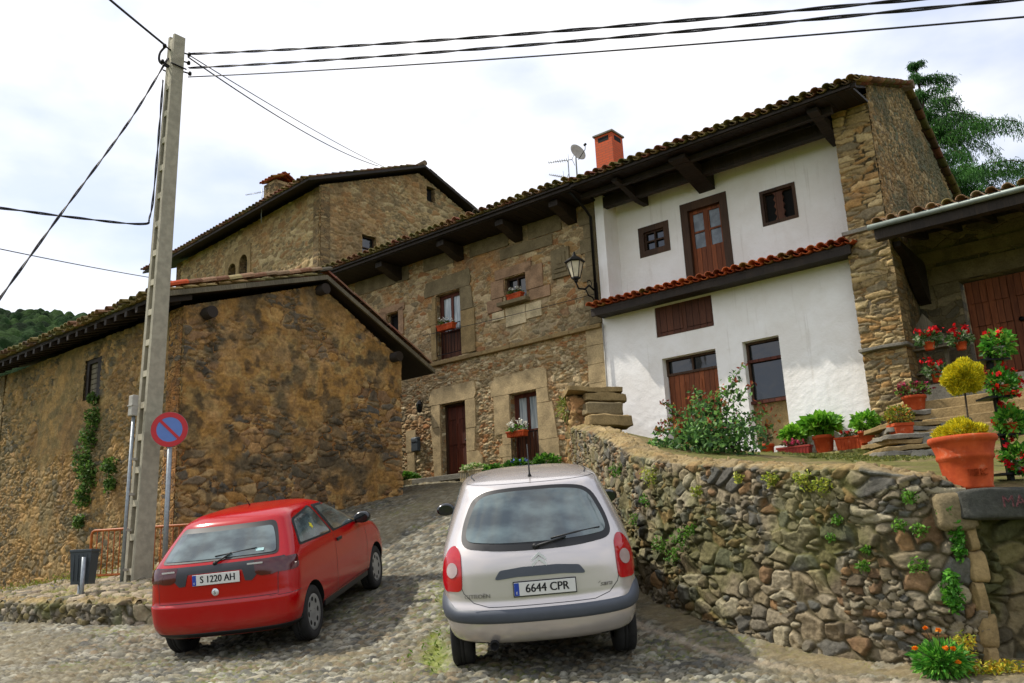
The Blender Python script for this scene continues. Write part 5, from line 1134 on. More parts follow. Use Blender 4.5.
m.lathe([(0, 0), (.024, 0), (.024, .03), (0, .035)], a_ + Vector((0, .03, 0)), 14, (0, -1, 0)); m.tube([a_, b_], [.012, .009], 6); m.tube([d_, (d_ + c_) / 2 + Vector((0, -.012, .004)), c_], [.007, .011, .006], 6); m.build('rear_wiper', M['trim'], sc_)
m = MB(); rt = SK.hit(0, .78, Vector((0, 0, -1)), tx_, True)[0]; m.tube([rt, rt + Z * .03, rt + Vector((0, -.02, .30))], [.02, .008, .0035], 8); m.build('antenna', M['trim'], sc_)
m = MB(); m.lathe([(.0, .02), (.030, .02), (.030, -.004), (.038, -.004), (.038, .3), (0, .3)], Vector((-.43, .02, .30)), 20, (0, 1, 0)); m.build('exhaust_pipe', M['under'], sc_)
for sg in (1, -1):
    m = MB(); SK.line(m, [(sg * .52, .9), (sg * .56, 1.2), (sg * .56, 1.8), (sg * .52, 2.1)], 'top', w=.014, off=.002); m.build('roof_gutter', M['trim'], sc_)
t = NT('pink_paper'); t.base('b86a72'); M['pink'] = t.m

# ---- red car
ex, ey, ez, pr_ = car_matrix((-3.07, 10.08), math.atan2(.30, 2.4), .70, 2.44); RY = .66
Mx = Matrix((ex, ey, ez)).transposed().to_4x4(); DZ = .055; Mx.translation = pr_ - ey * RY + ez * DZ
rc_ = thing('parked_car', None, 'red three door hatchback with dark rear lamps parked below the stone barn', 'car', 'cars parked on the cobbled slope', mat=Mx)
RL = [(.20, .10, 3.74, .72, .3, .5), (.27, .03, 3.81, .785, .3, .52), (.36, .0, 3.85, .81, .3, .55), (.48, .0, 3.85, .82, .3, .55), (.545, .005, 3.84, .822, .3, .55), (.57, .03, 3.82, .822, .3, .55), (.66, .045, 3.78, .824, .31, .55), (.75, .055, 3.68, .822, .32, .55), (.83, .065, 3.5, .818, .33, .5),
      (.88, .075, 3.28, .812, .34, .5), (.92, .09, 3.02, .80, .35, .5), (.95, .115, 2.86, .79, .36, .45), (1.0, .165, 2.70, .77, .37, .42), (1.08, .25, 2.53, .735, .37, .42), (1.17, .345, 2.34, .69, .37, .42), (1.26, .44, 2.14, .645, .37, .42), (1.32, .505, 2.0, .605, .37, .42), (1.355, .58, 1.9, .555, .37, .42), (1.385, .70, 1.78, .48, .3, .35), (1.402, .86, 1.66, .36, .25, .3), (1.41, .98, 1.54, .2, .15, .2)]
CR_ = Car(RL, 3.0, 2.4); RK = Skin(CR_); WR = .288
RK.body(rc_, [M['red'], M['under']], [(s_ * .76, y, WR - DZ, WR + .05) for s_ in (1, -1) for y in (RY, RY + 2.44)])
for x, y in ((.715, RY), (-.715, RY), (.715, RY + 2.44), (-.715, RY + 2.44)): wheel(rc_, x, y, WR - DZ, WR, .175, 8)
gq = rounded([(-.655, .965), (.655, .965), (.60, 1.13), (.525, 1.285), (-.525, 1.285), (-.60, 1.13)], [.05, .05, .2, .06, .06, .2])
rwn = RK.patch('rear_window', gq, 'rear', .004, M['trim'], rc_)
RK.patch('pane', rounded([(-.625, .985), (.625, .985), (.575, 1.12), (.51, 1.235), (-.51, 1.235), (-.575, 1.12)], [.04, .04, .2, .04, .04, .2]), 'rear', .008, M['carglass'], rwn, thick=.006)
for sg in (1, -1):
    q1 = RK.patch('side_window', rounded([(.49, .985), (.68, 1.26), (1.30, 1.335), (1.50, .965)], .05), 'side', .004, M['trim'], rc_, sg); RK.patch('pane', rounded([(.54, 1.005), (.71, 1.24), (1.27, 1.31), (1.445, .985)], .04), 'side', .008, M['carglass'], q1, sg, thick=.006)
    q2 = RK.patch('side_window', rounded([(1.53, .965), (1.36, 1.325), (1.92, 1.305), (2.2, 1.16), (2.58, .96)], .05), 'side', .004, M['trim'], rc_, sg); RK.patch('pane', rounded([(1.59, .985), (1.44, 1.295), (1.9, 1.28), (2.15, 1.15), (2.5, .975)], .04), 'side', .008, M['carglass'], q2, sg, thick=.006)
    RK.patch('tail_light', rounded([(.55, .79), (.80, .785), (.845, .80), (.845, .92), (.55, .925)], .02), 'diag', .008, M['lampdark'], rc_, sg, step=.03)
    RK.patch('tail_light', rounded([(.50, .775), (.60, .775), (.66, .79), (.66, .925), (.42, .93), (.44, .80)], .015), 'rear', .0075, M['lampdark'], rc_, step=.03) if sg > 0 else RK.patch('tail_light', rounded([(-.42, .93), (-.66, .925), (-.66, .79), (-.60, .775), (-.50, .775), (-.44, .80)], .015), 'rear', .0075, M['lampdark'], rc_, step=.03)
    mirror(rc_, sg * .90, 2.42, 1.0, sg)
RK.patch('garnish_panel', rounded([(-.72, .90), (-.46, .80), (-.40, .74), (-.33, .745), (-.30, .86), (.30, .86), (.33, .745), (.40, .74), (.46, .80), (.72, .90), (.72, .935), (-.72, .935)], .01), 'rear', .006, M['garnish'], rc_, step=.03)
RK.patch('windscreen', rounded([(-.5, 2.0), (.5, 2.0), (.66, 2.65), (-.66, 2.65)], .08), 'top', .004, M['carglass'], rc_)
tz_ = Vector((0, .12, 1)).normalized(); hy = RK.hit(0, .80, Vector((0, 1, 0)), tx_)[0].y; plate(rc_, Vector((.02, hy - .014, .797)), tx_, tz_, 'S 1220 AH', .9)
m = MB(); hy = RK.hit(0, .655, Vector((0, 1, 0)), tx_)[0].y; m.lathe([(0, .012), (.03, .012), (.036, .006), (.04, 0)], Vector((.0, hy - .002, .66)), 24, (0, -1, 0)); em = m.build('emblem', M['chrome'], rc_)
put_text('emblem_letter', 'S', .055, Vector((0, hy - .0155, .66)), tx_, Z, M['trim'], em, .0008)
hy = RK.hit(.42, .9, Vector((0, 1, 0)), tx_)[0].y
m = MB(); m.box(Vector((-.52, hy - .012, .90)), tx_ * .07, Vector((0, .002, 0)), Z * .008); m.box(Vector((.44, hy - .012, .905)), tx_ * .085, Vector((0, .002, 0)), Z * .008); m.build('badge_lettering', M['chrome'], rc_)
m = MB(); a_ = RK.hit(.0, .945, Vector((0, 1, 0)), tx_)[0] + Vector((0, -.02, 0)); b_ = RK.hit(.16, 1.03, Vector((0, 1, 0)), tx_)[0] + Vector((0, -.03, 0)); c_ = RK.hit(.42, 1.045, Vector((0, 1, 0)), tx_)[0] + Vector((0, -.018, 0)); d_ = RK.hit(-.02, 1.01, Vector((0, 1, 0)), tx_)[0] + Vector((0, -.018, 0))
m.tube([a_, b_], [.012, .008], 6); m.tube([d_, c_], .007, 6); m.lathe([(0, 0), (.022, 0), (.022, .02), (0, .025)], a_ + Vector((0, .02, 0)), 12, (0, -1, 0)); m.build('rear_wiper', M['trim'], rc_)
m = MB(); RK.line(m, [(-.70, .94), (-.66, .75), (-.655, .575), (.655, .575), (.66, .75), (.70, .94)], 'rear', w=.006); m.build('tailgate_seam', M['trim'], rc_)
for sg in (1, -1):
    m = MB(); RK.line(m, [(1.53, .965), (1.50, .9), (1.47, .6), (1.45, .3)], 'side', sg, .006); RK.line(m, [(2.66, .93), (2.72, .7), (2.68, .3)], 'side', sg, .006); RK.line(m, [(1.45, .3), (2.68, .3)], 'side', sg, .005); RK.line(m, [(.06, .56), (.32, .56)], 'side', sg, .007); m.build('door_seam', M['trim'], rc_)
for sg in (1, -1):
    m = MB(); y_ = RK.hit(1.62, .865, Vector((-sg, 0, 0)), Vector((0, 1, 0)))[0]; m.box(y_ + Vector((sg * .012, 0, 0)), Vector((.012, 0, 0)), Vector((0, .075, 0)), Z * .018, bev=.006); m.build('door_handle', M['trim'], rc_)
band(RK, -40 + 2, 40 - 2, lambda k: .203, lambda k: .275, .006, M['trim'], rc_, 'lower_skirt', .006, 160) if False else band(RK, -15.5, 15.5, lambda k: .203, lambda k: .262, .006, M['trim'], rc_, 'bumper_lip', .006)
for sg in (1, -1): m = MB(); m.box(Vector((sg * .775, RY + 1.22, .235)), Vector((.02, 0, 0)), Vector((0, .83, 0)), Z * .035, bev=.01); m.build('sill', M['trim'], rc_)
m = MB(); m.tube([RK.hit(-.1, 1.3, Vector((0, 0, -1)), tx_, True)[0], RK.hit(-.1, 1.3, Vector((0, 0, -1)), tx_, True)[0] + Vector((-.0, -.09, .09))], [.008, .003], 6); m.build('antenna', M['trim'], rc_)
m = MB(); hh_, nn_ = RK.hit(.44, 1.02, Vector((0, 1, 0)), tx_); m.box(hh_ + nn_ * .010, tx_ * .06, Vector((0, .0, 0)) + nn_ * .001, Vector((0, .1, .1)).normalized() * .018); m.build('sticker', M['paper'], rc_)
hh_, nn_ = RK.hit(1.02, 1.12, Vector((-1, 0, 0)), Vector((0, 1, 0))); m = MB(); st = [(math.cos(q) * (.045 if i % 2 else .025), math.sin(q) * (.045 if i % 2 else .025)) for i, q in enumerate([2 * math.pi * i / 10 for i in range(10)])]
m.poly(st, [], lambda a, b, d: hh_ + nn_ * (.011 - d) + Vector((0, a, 0)) + (Z - nn_ * nn_.z).normalized() * b, .002); m.build('sticker', M['yellow'], rc_)

# ================================================================== POLE, SIGN, BIN, BARRIER
pb = P(136, 603, 13.9); pt_ = P(177, 38, 13.9); pax = (pt_ - pb).normalized(); PH = (pt_ - pb).length; 
pg = (G - pax * G.dot(pax)).normalized(); pd = pax.cross(pg); pd = pd if pd.dot(D) > 0 else -pd
pole = thing('utility_pole', pb, 'tall square concrete utility pole with ladder-like recesses beside the barn', 'utility pole')
def PP(g_, h, d_): return pb + pg * g_ + pax * h + pd * d_
m = MB(); wf0, wf1, dp0, dp1 = .155, .10, .15, .10
def taper(m, g0_, g1_, d0_, d1_, h0, h1, k0, k1):
    vs = []
    for h, k in ((h0, k0), (h1, k1)):
        for a, b in ((g0_, d0_), (g1_, d0_), (g1_, d1_), (g0_, d1_)): vs.append(PP(a * k, h, b * k))
    m.add(vs, [(0, 1, 2, 3), (7, 6, 5, 4), (0, 4, 5, 1), (1, 5, 6, 2), (2, 6, 7, 3), (3, 7, 4, 0)])
taper(m, -.155, .155, .07, .155, -.4, PH, 1, .68); taper(m, -.155, .155, -.155, -.07, -.4, PH, 1, .68); fr_ = m.build('shaft', M['concrete'], pole)
m = MB(); h = -.1
while h < PH - .15:
    k = 1 - .32 * h / PH; hs_ = .1 if h < PH - 1.2 else .2
    taper(m, -.15, .15, -.07, .07, h, h + hs_, k, k); h += .52 if h < PH - 1.2 else .2
taper(m, -.02, .02, -.07, .07, -.1, PH, 1, .68); m.build('rungs', M['concrete_light'], pole)
m = MB(); hb_ = 3.05; c_ = PP(-.26, hb_, -.05); m.box(c_, pd * .07, pg * .05, pax * .17, bev=.015); m.box(c_ + pax * .0 - pg * .005, pd * .075, pg * .058, pax * .012, bev=.003); jb = m.build('junction_box', M['plasticbox'], pole)
m = MB(); m.tube([PP(-.24, hb_ - .17, -.05), PP(-.23, -.05, -.05)], .03, 8); m.build('conduit', M['grey_metal'], pole)
for h in (.5, 1.1, 1.65, 2.2):
    m = MB(); m.box(PP(-.19, h, -.05), pg * .05, pd * .035, pax * .02); m.build('clip', M['plasticbox'], pole)
for (g_, h, d_) in ((.12, PH - .25, .0), (.12, PH - .42, .0), (.14, PH - .62, 0), (-.13, PH - .3, 0), (-.14, PH - .62, 0)):
    m = MB(); e_ = PP(g_ * 1.9, h, d_ + .05); m.tube([PP(g_ * .6, h, d_), e_], .014, 6); m.lathe([(0, -.03), (.03, -.03), (.035, 0), (.03, .03), (0, .03)], e_, 10); m.build('cable_hook', M['iron'], pole)
m = MB(); m.tube([PP(-.15, PH - .62, .13), PP(.15, PH - .62, .13)], .014, 6); m.tube([PP(-.15, PH - .66, -.13), PP(.15, PH - .66, -.13)], .014, 6); m.build('steel_band', M['iron'], pole)
m = MB(); m.box(PP(.0, 2.72, .158), pg * .035, pd * .003, pax * .02); m.build('number_tag', M['plasticbox'], pole)

SY = 13.5; sc0 = P(169.5, 429.5, SY); 
sb = P(164.5, 560, SY); sgz = -.3
sgn = thing('no_parking_sign', Vector((sb.x - .03, SY, sgz)), 'round red and blue no parking sign on a grey steel post', 'road sign')
m = MB(); m.tube([Vector((sb.x - .01, SY + .04, sgz - .1)), sc0 + Vector((.0, .04, .0))], .038, 12); m.build('post', M['grey_metal'], sgn)
sn = Vector((-sc0.x, -sc0.y, 0)).normalized(); sn = (sn + Vector((-.15, 0, 0))).normalized(); sx_ = Vector((-sn.y, sn.x, 0)); sx_ = sx_ if sx_.x > 0 else -sx_
def disc(r0, r1, off, mat, nm, par, th=.004, n=48):
    m = MB(); vs = []
    A = [2 * math.pi * i / n for i in range(n)]
    o_ = [(math.cos(a) * r1, math.sin(a) * r1) for a in A]; h_ = [[(math.cos(a) * r0, math.sin(a) * r0) for a in A]] if r0 > 0 else []
    m.poly(o_, h_, lambda a, b, d: sc0 + sx_ * a + Z * b + sn * (off - d), th); return m.build(nm, mat, par)
R_ = .277
sd = disc(0, R_, .0, M['grey_metal'], 'disc', sgn); disc(0, R_ * .72, .006, M['signblue'], 'blue_field', sd); disc(R_ * .7, R_ * .99, .009, M['signred'], 'red_rim', sd)
m = MB(); q = math.radians(45); bx = Vector((math.cos(q), -math.sin(q))); by = Vector((math.sin(q), math.cos(q)))
m.poly([tuple(bx * a + by * b) for a, b in ((-R_ * .72, -.022), (R_ * .72, -.022), (R_ * .72, .022), (-R_ * .72, .022))], [], lambda a, b, d: sc0 + sx_ * a + Z * b + sn * (.0125 - d), .004); m.build('red_bar', M['signred'], sd)

bc = P(84, 566, 12.7); bb_ = Vector((bc.x, 12.7, -.42))
bn_ = thing('litter_bin', bb_, 'small dark grey litter bin on a short steel post on the verge', 'litter bin')
m = MB(); vs = []
for z_, kx_, ky_ in ((-.25, .125, .1), (.2, .15, .12)): vs += [bc + Vector((a * kx_, b * ky_, z_)) for a, b in ((-1, -1), (1, -1), (1, 1), (-1, 1))]
m.add(vs, [(3, 2, 1, 0), (4, 5, 6, 7), (0, 1, 5, 4), (1, 2, 6, 5), (2, 3, 7, 6), (3, 0, 4, 7)]); m.box(bc + Z * .21, Vector((.16, 0, 0)), Vector((0, .13, 0)), Z * .02, bev=.008)
for k in range(4): m.box(bc + Vector((-.09 + k * .06, -.12, -.02)), Vector((.006, 0, 0)), Vector((0, .006, .001)), Z * .18)
m.build('bin_body', M['binmat'], bn_)
m = MB(); m.tube([bc + Vector((.075, -.17, .12)), bc + Vector((.075, -.17, -.62))], .03, 8); m.tube([bc + Vector((-.1, .12, -.2)), bc + Vector((-.1, .12, -.62))], .028, 8); m.build('post', M['grey_metal'], bn_)

b0 = P(92, 531, 15.3); b1 = P(222, 521, 14.6); bd = (b1 - b0); bd.z = 0; BLn = bd.length; bd.normalize()
br = thing('barrier', Vector((b0.x, b0.y, -.25)), 'orange tubular pedestrian barrier standing against the barn wall', 'barrier')
def Q(a, z_): return Vector((b0.x, b0.y, b0.z)) + bd * a + Z * (z_)
m = MB(); H0 = -.75
m.tube([Q(0, H0 - .25), Q(0, -.06), Q(.02, -.02), Q(.06, 0), Q(BLn - .06, 0), Q(BLn - .02, -.02), Q(BLn, -.06), Q(BLn, H0 - .25)], .024, 8); m.tube([Q(0, H0), Q(BLn, H0)], .022, 8); m.build('frame', M['orange'], br)
m = MB(); n_ = int(BLn / .115)
for k in range(1, n_): m.tube([Q(BLn * k / n_, H0), Q(BLn * k / n_, 0)], .0095, 6)
m.build('bars', M['orange'], br)

def cable(pts, r, label, sag=.0, n=30, group=None, twist=0):
    pts = [Vector(p) for p in pts]; out = []
    if len(pts) == 2:
        a, b = pts; out = [a + (b - a) * (k / n) - Z * sag * 4 * (k / n) * (1 - k / n) for k in range(n + 1)]
    else:
        for i in range(len(pts) - 1):
            p0, p1, p2, p3 = pts[max(i - 1, 0)], pts[i], pts[i + 1], pts[min(i + 2, len(pts) - 1)]
            for k in range(8): u = k / 8; out.append(.5 * ((2 * p1) + (p2 - p0) * u + (2 * p0 - 5 * p1 + 4 * p2 - p3) * u * u + (3 * p1 - p0 - 3 * p2 + p3) * u ** 3))
        out.append(pts[-1])
    m = MB()
    if twist:
        dense = []; 
        for a, b in zip(out[:-1], out[1:]):
            k = max(2, int((b - a).length / .08)); dense += [a + (b - a) * j / k for j in range(k)]
        dense.append(out[-1]); ln = 0
        for ph in (0, math.pi):
            q = []; ln = 0
            for i, p in enumerate(dense):
                if i: ln += (p - dense[i - 1]).length
                d = (dense[min(i + 1, len(dense) - 1)] - dense[max(i - 1, 0)]).normalized(); s_ = d.cross(Z).normalized(); u_ = s_.cross(d); an = ln * twist + ph; q.append(p + (s_ * math.cos(an) + u_ * math.sin(an)) * r * .62)
            m.tube(q, r * .62, 5)
    else: m.tube(out, r, 6)
    return m.build('overhead_cable', M['cable'], None, out[0], label=label, cat='cable', group=group)
CG = 'overhead cables strung from the pole'
Yp = 13.85
cable([P(189, 54, Yp), P(1260, -36, 6.4)], .019, 'thick twisted cable, uppermost of the three running right from the pole top', .12, group=CG, twist=4)
cable([P(189, 68, Yp), P(1260, -26, 6.4)], .018, 'thick twisted cable, middle one of the three running right from the pole top', .10, group=CG, twist=4)
cable([P(188, 77, Yp), P(1260, -4, 6.4)], .010, 'thin cable, lowest of the three running right from the pole top', .08, group=CG)
cable([P(166, 46, Yp), P(138, 23, 12.8), P(108, -2, 11.8), P(50, -52, 10)], .02, 'thick cable leaving the pole top towards the upper left corner', group=CG)
cable([P(166, 46, Yp), P(160, 53, Yp - .05), P(160, 62, Yp - .05), P(170, 68, Yp)], .022, 'short drooping loop of cable on the left of the pole top', group=CG)
cable([P(168, 58, Yp), P(130, 120, 13), P(60, 215, 11.6), P(0, 298, 10.6), P(-70, 395, 9.5)], .017, 'twisted cable slanting from the pole top down to the left edge', group=CG, twist=5)
cable([P(163, 80, Yp), P(160, 120, Yp), P(155, 180, Yp), P(150, 216, Yp), P(140, 224, 13.7), P(70, 217, 12.5), P(0, 208, 11.5), P(-80, 200, 10.5)], .018, 'dark cable running down the pole side then off level to the left', group=CG, twist=5)
cable([P(-60, 236, 17), P(172, 281, 26)], .012, 'thin cable low in the left sky passing behind the pole', .05, group=CG)
cable([P(188, 57, Yp), P(378, 166, 31.5)], .013, 'thin cable from the pole top down to the tower roof, the lower of that pair', .25, group=CG)
cable([P(189, 55, Yp), P(384, 167, 31.8)], .010, 'thin cable from the pole top down to the tower roof, the upper of that pair', .1, group=CG)
cable([FP(-.6, .1, 6.05), FP(5.1, .1, 5.95)], .008, 'thin black cable stretched along the stone house front above the ledge', .03)

# ================================================================== LAMPS, MAILBOX, DISH, AERIALS
ln_ = thing('wall_lantern', FP(5.12, 0, 6.1), 'ornate black street lantern on a scrolled bracket at the stone house corner', 'wall lantern')
lc = FP(5.06, .78, 6.42)
m = MB(); hx = lambda r, z_: (r, z_)
m.lathe([(0, -.24), (.10, -.24), (.10, -.2)], lc, 6, smooth=False); m.lathe([(.24, .16), (.25, .18), (.16, .26), (.07, .31), (.03, .36), (.02, .42), (0, .44)], lc, 6, smooth=False); m.lathe([(.0, .16), (.24, .16)], lc, 6, smooth=False)
for k in range(6): a = math.pi * 2 * k / 6; m.tube([lc + Vector((math.cos(a) * .1, math.sin(a) * .1, -.22)), lc + Vector((math.cos(a) * .2, math.sin(a) * .2, .17))], .011, 5)
m.lathe([(0, -.34), (.03, -.33), (.05, -.28), (.03, -.25)], lc, 10); m.build('lantern_frame', M['iron'], ln_)
m = MB(); m.lathe([(.095, -.215), (.19, .155)], lc, 6, smooth=False); m.build('lantern_glass', M['cream'], ln_)
m = MB(); m.tube([lc - Z * .33, lc - Z * .45 - N * .08, FP(5.1, .5, 5.98), FP(5.1, .3, 6.12), FP(5.1, .12, 6.05), FP(5.1, .0, 6.05)], [.02, .022, .025, .025, .022, .02], 8)
m.tube([FP(5.1, .45, 5.98), FP(5.1, .35, 5.85), FP(5.1, .2, 5.85), FP(5.1, .1, 5.75), FP(5.1, 0, 5.72)], .016, 7); m.tube([FP(5.1, .28 + .09 * math.cos(q), 6.18 + .07 * math.sin(q)) for q in [i * .5 for i in range(11)]], .011, 6)
m.box(FP(5.1, .02, 5.9), D * .05, N * .02, Z * .34, bev=.01); m.build('bracket', M['iron'], ln_)

wl = thing('wall_lamp', FP(-.72, 0, 4.05), 'small black wall lamp left of the red brown front door', 'wall lamp')
c_ = FP(-.72, .16, 4.05); m = MB(); m.lathe([(0, -.15), (.05, -.14), (.06, -.1)], c_, 6, smooth=False); m.lathe([(.1, .08), (.06, .15), (.02, .2), (0, .2)], c_, 6, smooth=False); m.tube([c_ + Z * .18, FP(-.72, .08, 4.27), FP(-.72, 0, 4.2)], .012, 6)
for k in range(6): a = math.pi * 2 * k / 6; m.tube([c_ + Vector((math.cos(a) * .06, math.sin(a) * .06, -.12)), c_ + Vector((math.cos(a) * .09, math.sin(a) * .09, .09))], .007, 4)
m.build('lamp_frame', M['iron'], wl); m = MB(); m.lathe([(.055, -.11), (.085, .08)], c_, 6, smooth=False); m.build('lamp_glass', M['glass'], wl)
mb = thing('mailbox', FP(-.98, 0, 2.9), 'dark grey metal mailbox fixed to the wall left of the front door', 'mailbox')
m = MB(); m.box(FP(-.98, .07, 3.06), D * .13, N * .06, Z * .17, bev=.02); m.lathe([(0, -.13), (.06, -.13), (.06, .13), (0, .13)], FP(-.98, .07, 3.22), 14, D); m.build('box', M['binmat'], mb)
m = MB(); m.box(FP(-.98, .133, 3.14), D * .09, N * .004, Z * .012); m.build('slot', M['iron'], mb)

dc_ = P(578, 152, 19.4)
ds = thing('satellite_dish', dc_ - Z * .6, 'grey satellite dish on the roof edge left of the brick chimney', 'satellite dish')
dn = Vector((.55, -.80, .25)).normalized(); m = MB(); m.lathe([(.0, -.045), (.08, -.04), (.16, -.02), (.22, .01), (.225, .004), (.16, -.028), (.08, -.048), (0, -.053)], dc_, 28, dn); m.build('dish', M['plasticbox'], ds)
m = MB(); m.tube([dc_ - Z * .2 + dn * .0, dc_ - Z * .12 + dn * .28, dc_ + dn * .3], .01, 6); m.lathe([(0, 0), (.03, 0), (.03, .06), (0, .06)], dc_ + dn * .26, 10, dn); m.build('receiver_arm', M['iron'], ds)
m = MB(); m.tube([dc_ - dn * .06, dc_ - dn * .1 - Z * .1, dc_ - dn * .1 - Z * .75], .017, 8); m.build('mast', M['grey_metal'], ds)
def aerial(c, dirv, n, ln, hgt, label, spread=.22, mastdir=None):
    root = thing('tv_aerial', c - Z * hgt, label, 'aerial', 'television aerials'); dirv = Vector(dirv).normalized(); s_ = dirv.cross(Z).normalized()
    m = MB(); m.tube([c + Z * .15, c - Z * hgt], .014, 6); m.build('mast', M['grey_metal'], root)
    m = MB(); m.tube([c - dirv * .1, c + dirv * ln], .010, 5)
    for k in range(n): p = c + dirv * ln * (k + .5) / n; m.tube([p - s_ * spread * (1 - .4 * k / n), p + s_ * spread * (1 - .4 * k / n)], .006, 4)
    for sg in (-1, 1): m.tube([c - dirv * .1, c - dirv * .16 + Z * .16 * sg + s_ * .02], .006, 4)
    m.build('boom', M['grey_metal'], root)
aerial(P(568, 160, 19.6), (-1, .2, 0), 9, .5, .65, 'long comb-like television aerial pointing left beside the satellite dish', .1)
aerial(P(563, 177, 19.5), (-.95, .1, .28), 7, .35, .35, 'short tilted television aerial just above the stone house roof edge', .09)
aerial(P(262, 192, 32), (-1, .3, 0), 11, .75, 1.3, 'television aerial beside the tiled chimney on the tower roof', .1)
m = MB(); m.tube([FP(3.6, .35, 8.4), P(556, 140, 19.7)], .01, 5) if False else None

pl_ = thing('wall_plate', BP(-5.68, -8.05, 2.1), 'small white board at the far left end of the barn wall', 'sign')
m = MB(); m.poly(rect(-8.2, 2.1, -7.95, 2.75), [], lambda a, b, d: BP(-5.70 + d, a, b), .03); m.build('board', M['concrete_light'], pl_)
m = MB()
for k in range(4): m.poly(rect(-8.17, 2.2 + k * .13, -7.99, 2.26 + k * .13), [], lambda a, b, d: BP(-5.704 + d, a, b), .003)
m.build('faded_lettering', M['sand_pink'], pl_)

# ================================================================== PLANTS
GRN = ['3f6a22', '4f7e2a', '5f9230', '2f5520', '6fa038']; LIME = ['6fa82c', '86bf36', '5c9428', '9acb48', '4b8224']
def plant(name, cen, rad, n, size, cols, parent, seed, up=.6, asp=1.3, shell=.25, mat='leaf', **kw):
    v, f, c = leafset(cloud(cen, rad, n, seed, shell), size, cols, seed, up, asp); return raw_mesh(name, v, f, M[mat], c, smooth=False, parent=parent, **kw)
def flowers(name, cen, rad, n, size, cols, parent, seed, shell=.7):
    r = np.random.default_rng(seed); cl = cloud(cen, rad, n, seed, shell); pts = np.repeat(cl, 7, 0) + r.normal(size=(n * 7, 3)) * size * .45
    v, f, c = leafset(pts, size, cols, seed + 1, 1.5, 1.1); return raw_mesh(name, v, f, M['petal'], c, smooth=False, parent=parent)
def potted(name, base, r, h, label, cat, leaf, flower=None, potmat='pot', square=False, long=None, seed=0, group=None, stem=True):
    """leaf = (dz, rad xyz, n, size, cols); long = (half length, direction)"""
    base = Vector(base); t_ = thing(name, base, label, cat, group); m = MB()
    if long:
        hl, dr = long; dr = Vector(dr).normalized(); nn_ = dr.cross(Z); vs = []
        for z_, k in ((0, .9), (h, 1.)): vs += [base + dr * a * hl * k + nn_ * b * r * k + Z * z_ for a, b in ((-1, -1), (1, -1), (1, 1), (-1, 1))]
        m.add(vs, [(0, 1, 5, 4), (1, 2, 6, 5), (2, 3, 7, 6), (3, 0, 4, 7), (3, 2, 1, 0)]); m.box(base + Z * (h - .015), dr * (hl + .012), nn_ * (r + .012), Z * .018, bev=.005)
        for k in range(int(hl / .03)): a = -hl * .88 + k * hl * 1.76 / max(1, int(hl / .03) - 1); m.box(base + dr * a + nn_ * r * .97 + Z * h * .45, dr * .008, nn_ * .008, Z * h * .4); m.box(base + dr * a - nn_ * r * .97 + Z * h * .45, dr * .008, nn_ * .008, Z * h * .4)
    elif square:
        vs = []
        for z_, k in ((0, .78), (h, 1.)): vs += [base + Vector((a * r * k, b * r * k, z_)) for a, b in ((-1, -1), (1, -1), (1, 1), (-1, 1))]
        m.add(vs, [(0, 1, 5, 4), (1, 2, 6, 5), (2, 3, 7, 6), (3, 0, 4, 7), (3, 2, 1, 0)]); m.box(base + Z * (h - .02), Vector((r + .01, 0, 0)), Vector((0, r + .01, 0)), Z * .025, bev=.006)
    else: m.lathe([(0, 0), (r * .7, 0), (r * .74, .015), (r * .92, h * .8), (r * 1.0, h * .81), (r * 1.02, h), (r * .93, h), (r * .9, h * .9), (0, h * .9)], base, 28)
    m.build('pot', M[potmat], t_)
    m = MB()
    if long: m.box(base + Z * (h - .02), dr * hl * .95, nn_ * r * .92, Z * .012)
    else: m.lathe([(0, h * .93), (r * .9, h * .92)], base, 16)
    m.build('soil', M['soil'], t_)
    dz, rad, n, size, cols = leaf
    if stem:
        m = MB(); rr_ = random.Random(seed)
        for k in range(7): a = rr_.uniform(0, 6.28); q = rr_.uniform(.2, .8); m.tube([base + Z * h * .9, base + Vector((math.cos(a) * rad[0] * q, math.sin(a) * rad[1] * q, h + dz * 1.1))], .004, 4)
        m.build('stems', M['bark'], t_)
    plant('foliage', base + Z * (h + dz), rad, n, size, cols, t_, seed + 3)
    if flower: flowers('flowers', base + Z * (h + dz + flower[0]), flower[1], flower[2], flower[3], flower[4], t_, seed + 7)
    return t_
RED = ['c01018', 'd8202a', 'a80c14']; PINK = ['c83a6a', 'd8587e', 'b02a50']; WHT = ['e8e6dc', 'f2f0ea', 'd8d6c4']
# ledge in front of the white house
lg = stone_ribbon('stone_ledge', [tuple(FP(s_, .62, 0)[:2]) for s_ in (8.5, 9.5, 10.5, 11.1)], [1.0] * 4, [1.58, 1.59, 1.6, 1.6], .55, 0, .3, .14, 700, ['7d7a4a', '6f7040', '8a7f58', '777048'], '5a5a2c', .02, .03, 'low mossy ledge carrying flower pots along the white wall', 'ledge', .8, nsgn=1)
PG = 'flower pots on the ledge by the white house'
def sx2(px): return 8.93 + (px - 765) * .0193
potted('flower_pot', FP(sx2(769), .38, 1.61), .15, .30, 'plain terracotta pot with a dull shrubby sprig, leftmost on the ledge', 'potted plant', (.12, (.16, .16, .14), 90, .06, ['5b5a3a', '6a4a34', '4b5530']), group=PG, seed=1)
potted('flower_pot', FP(sx2(795), .2, 1.61), .17, .30, 'bright green bushy plant in a red pot behind the pink flowered trough', 'potted plant', (.16, (.32, .28, .20), 420, .10, LIME), potmat='pot_dark', group=PG, seed=2)
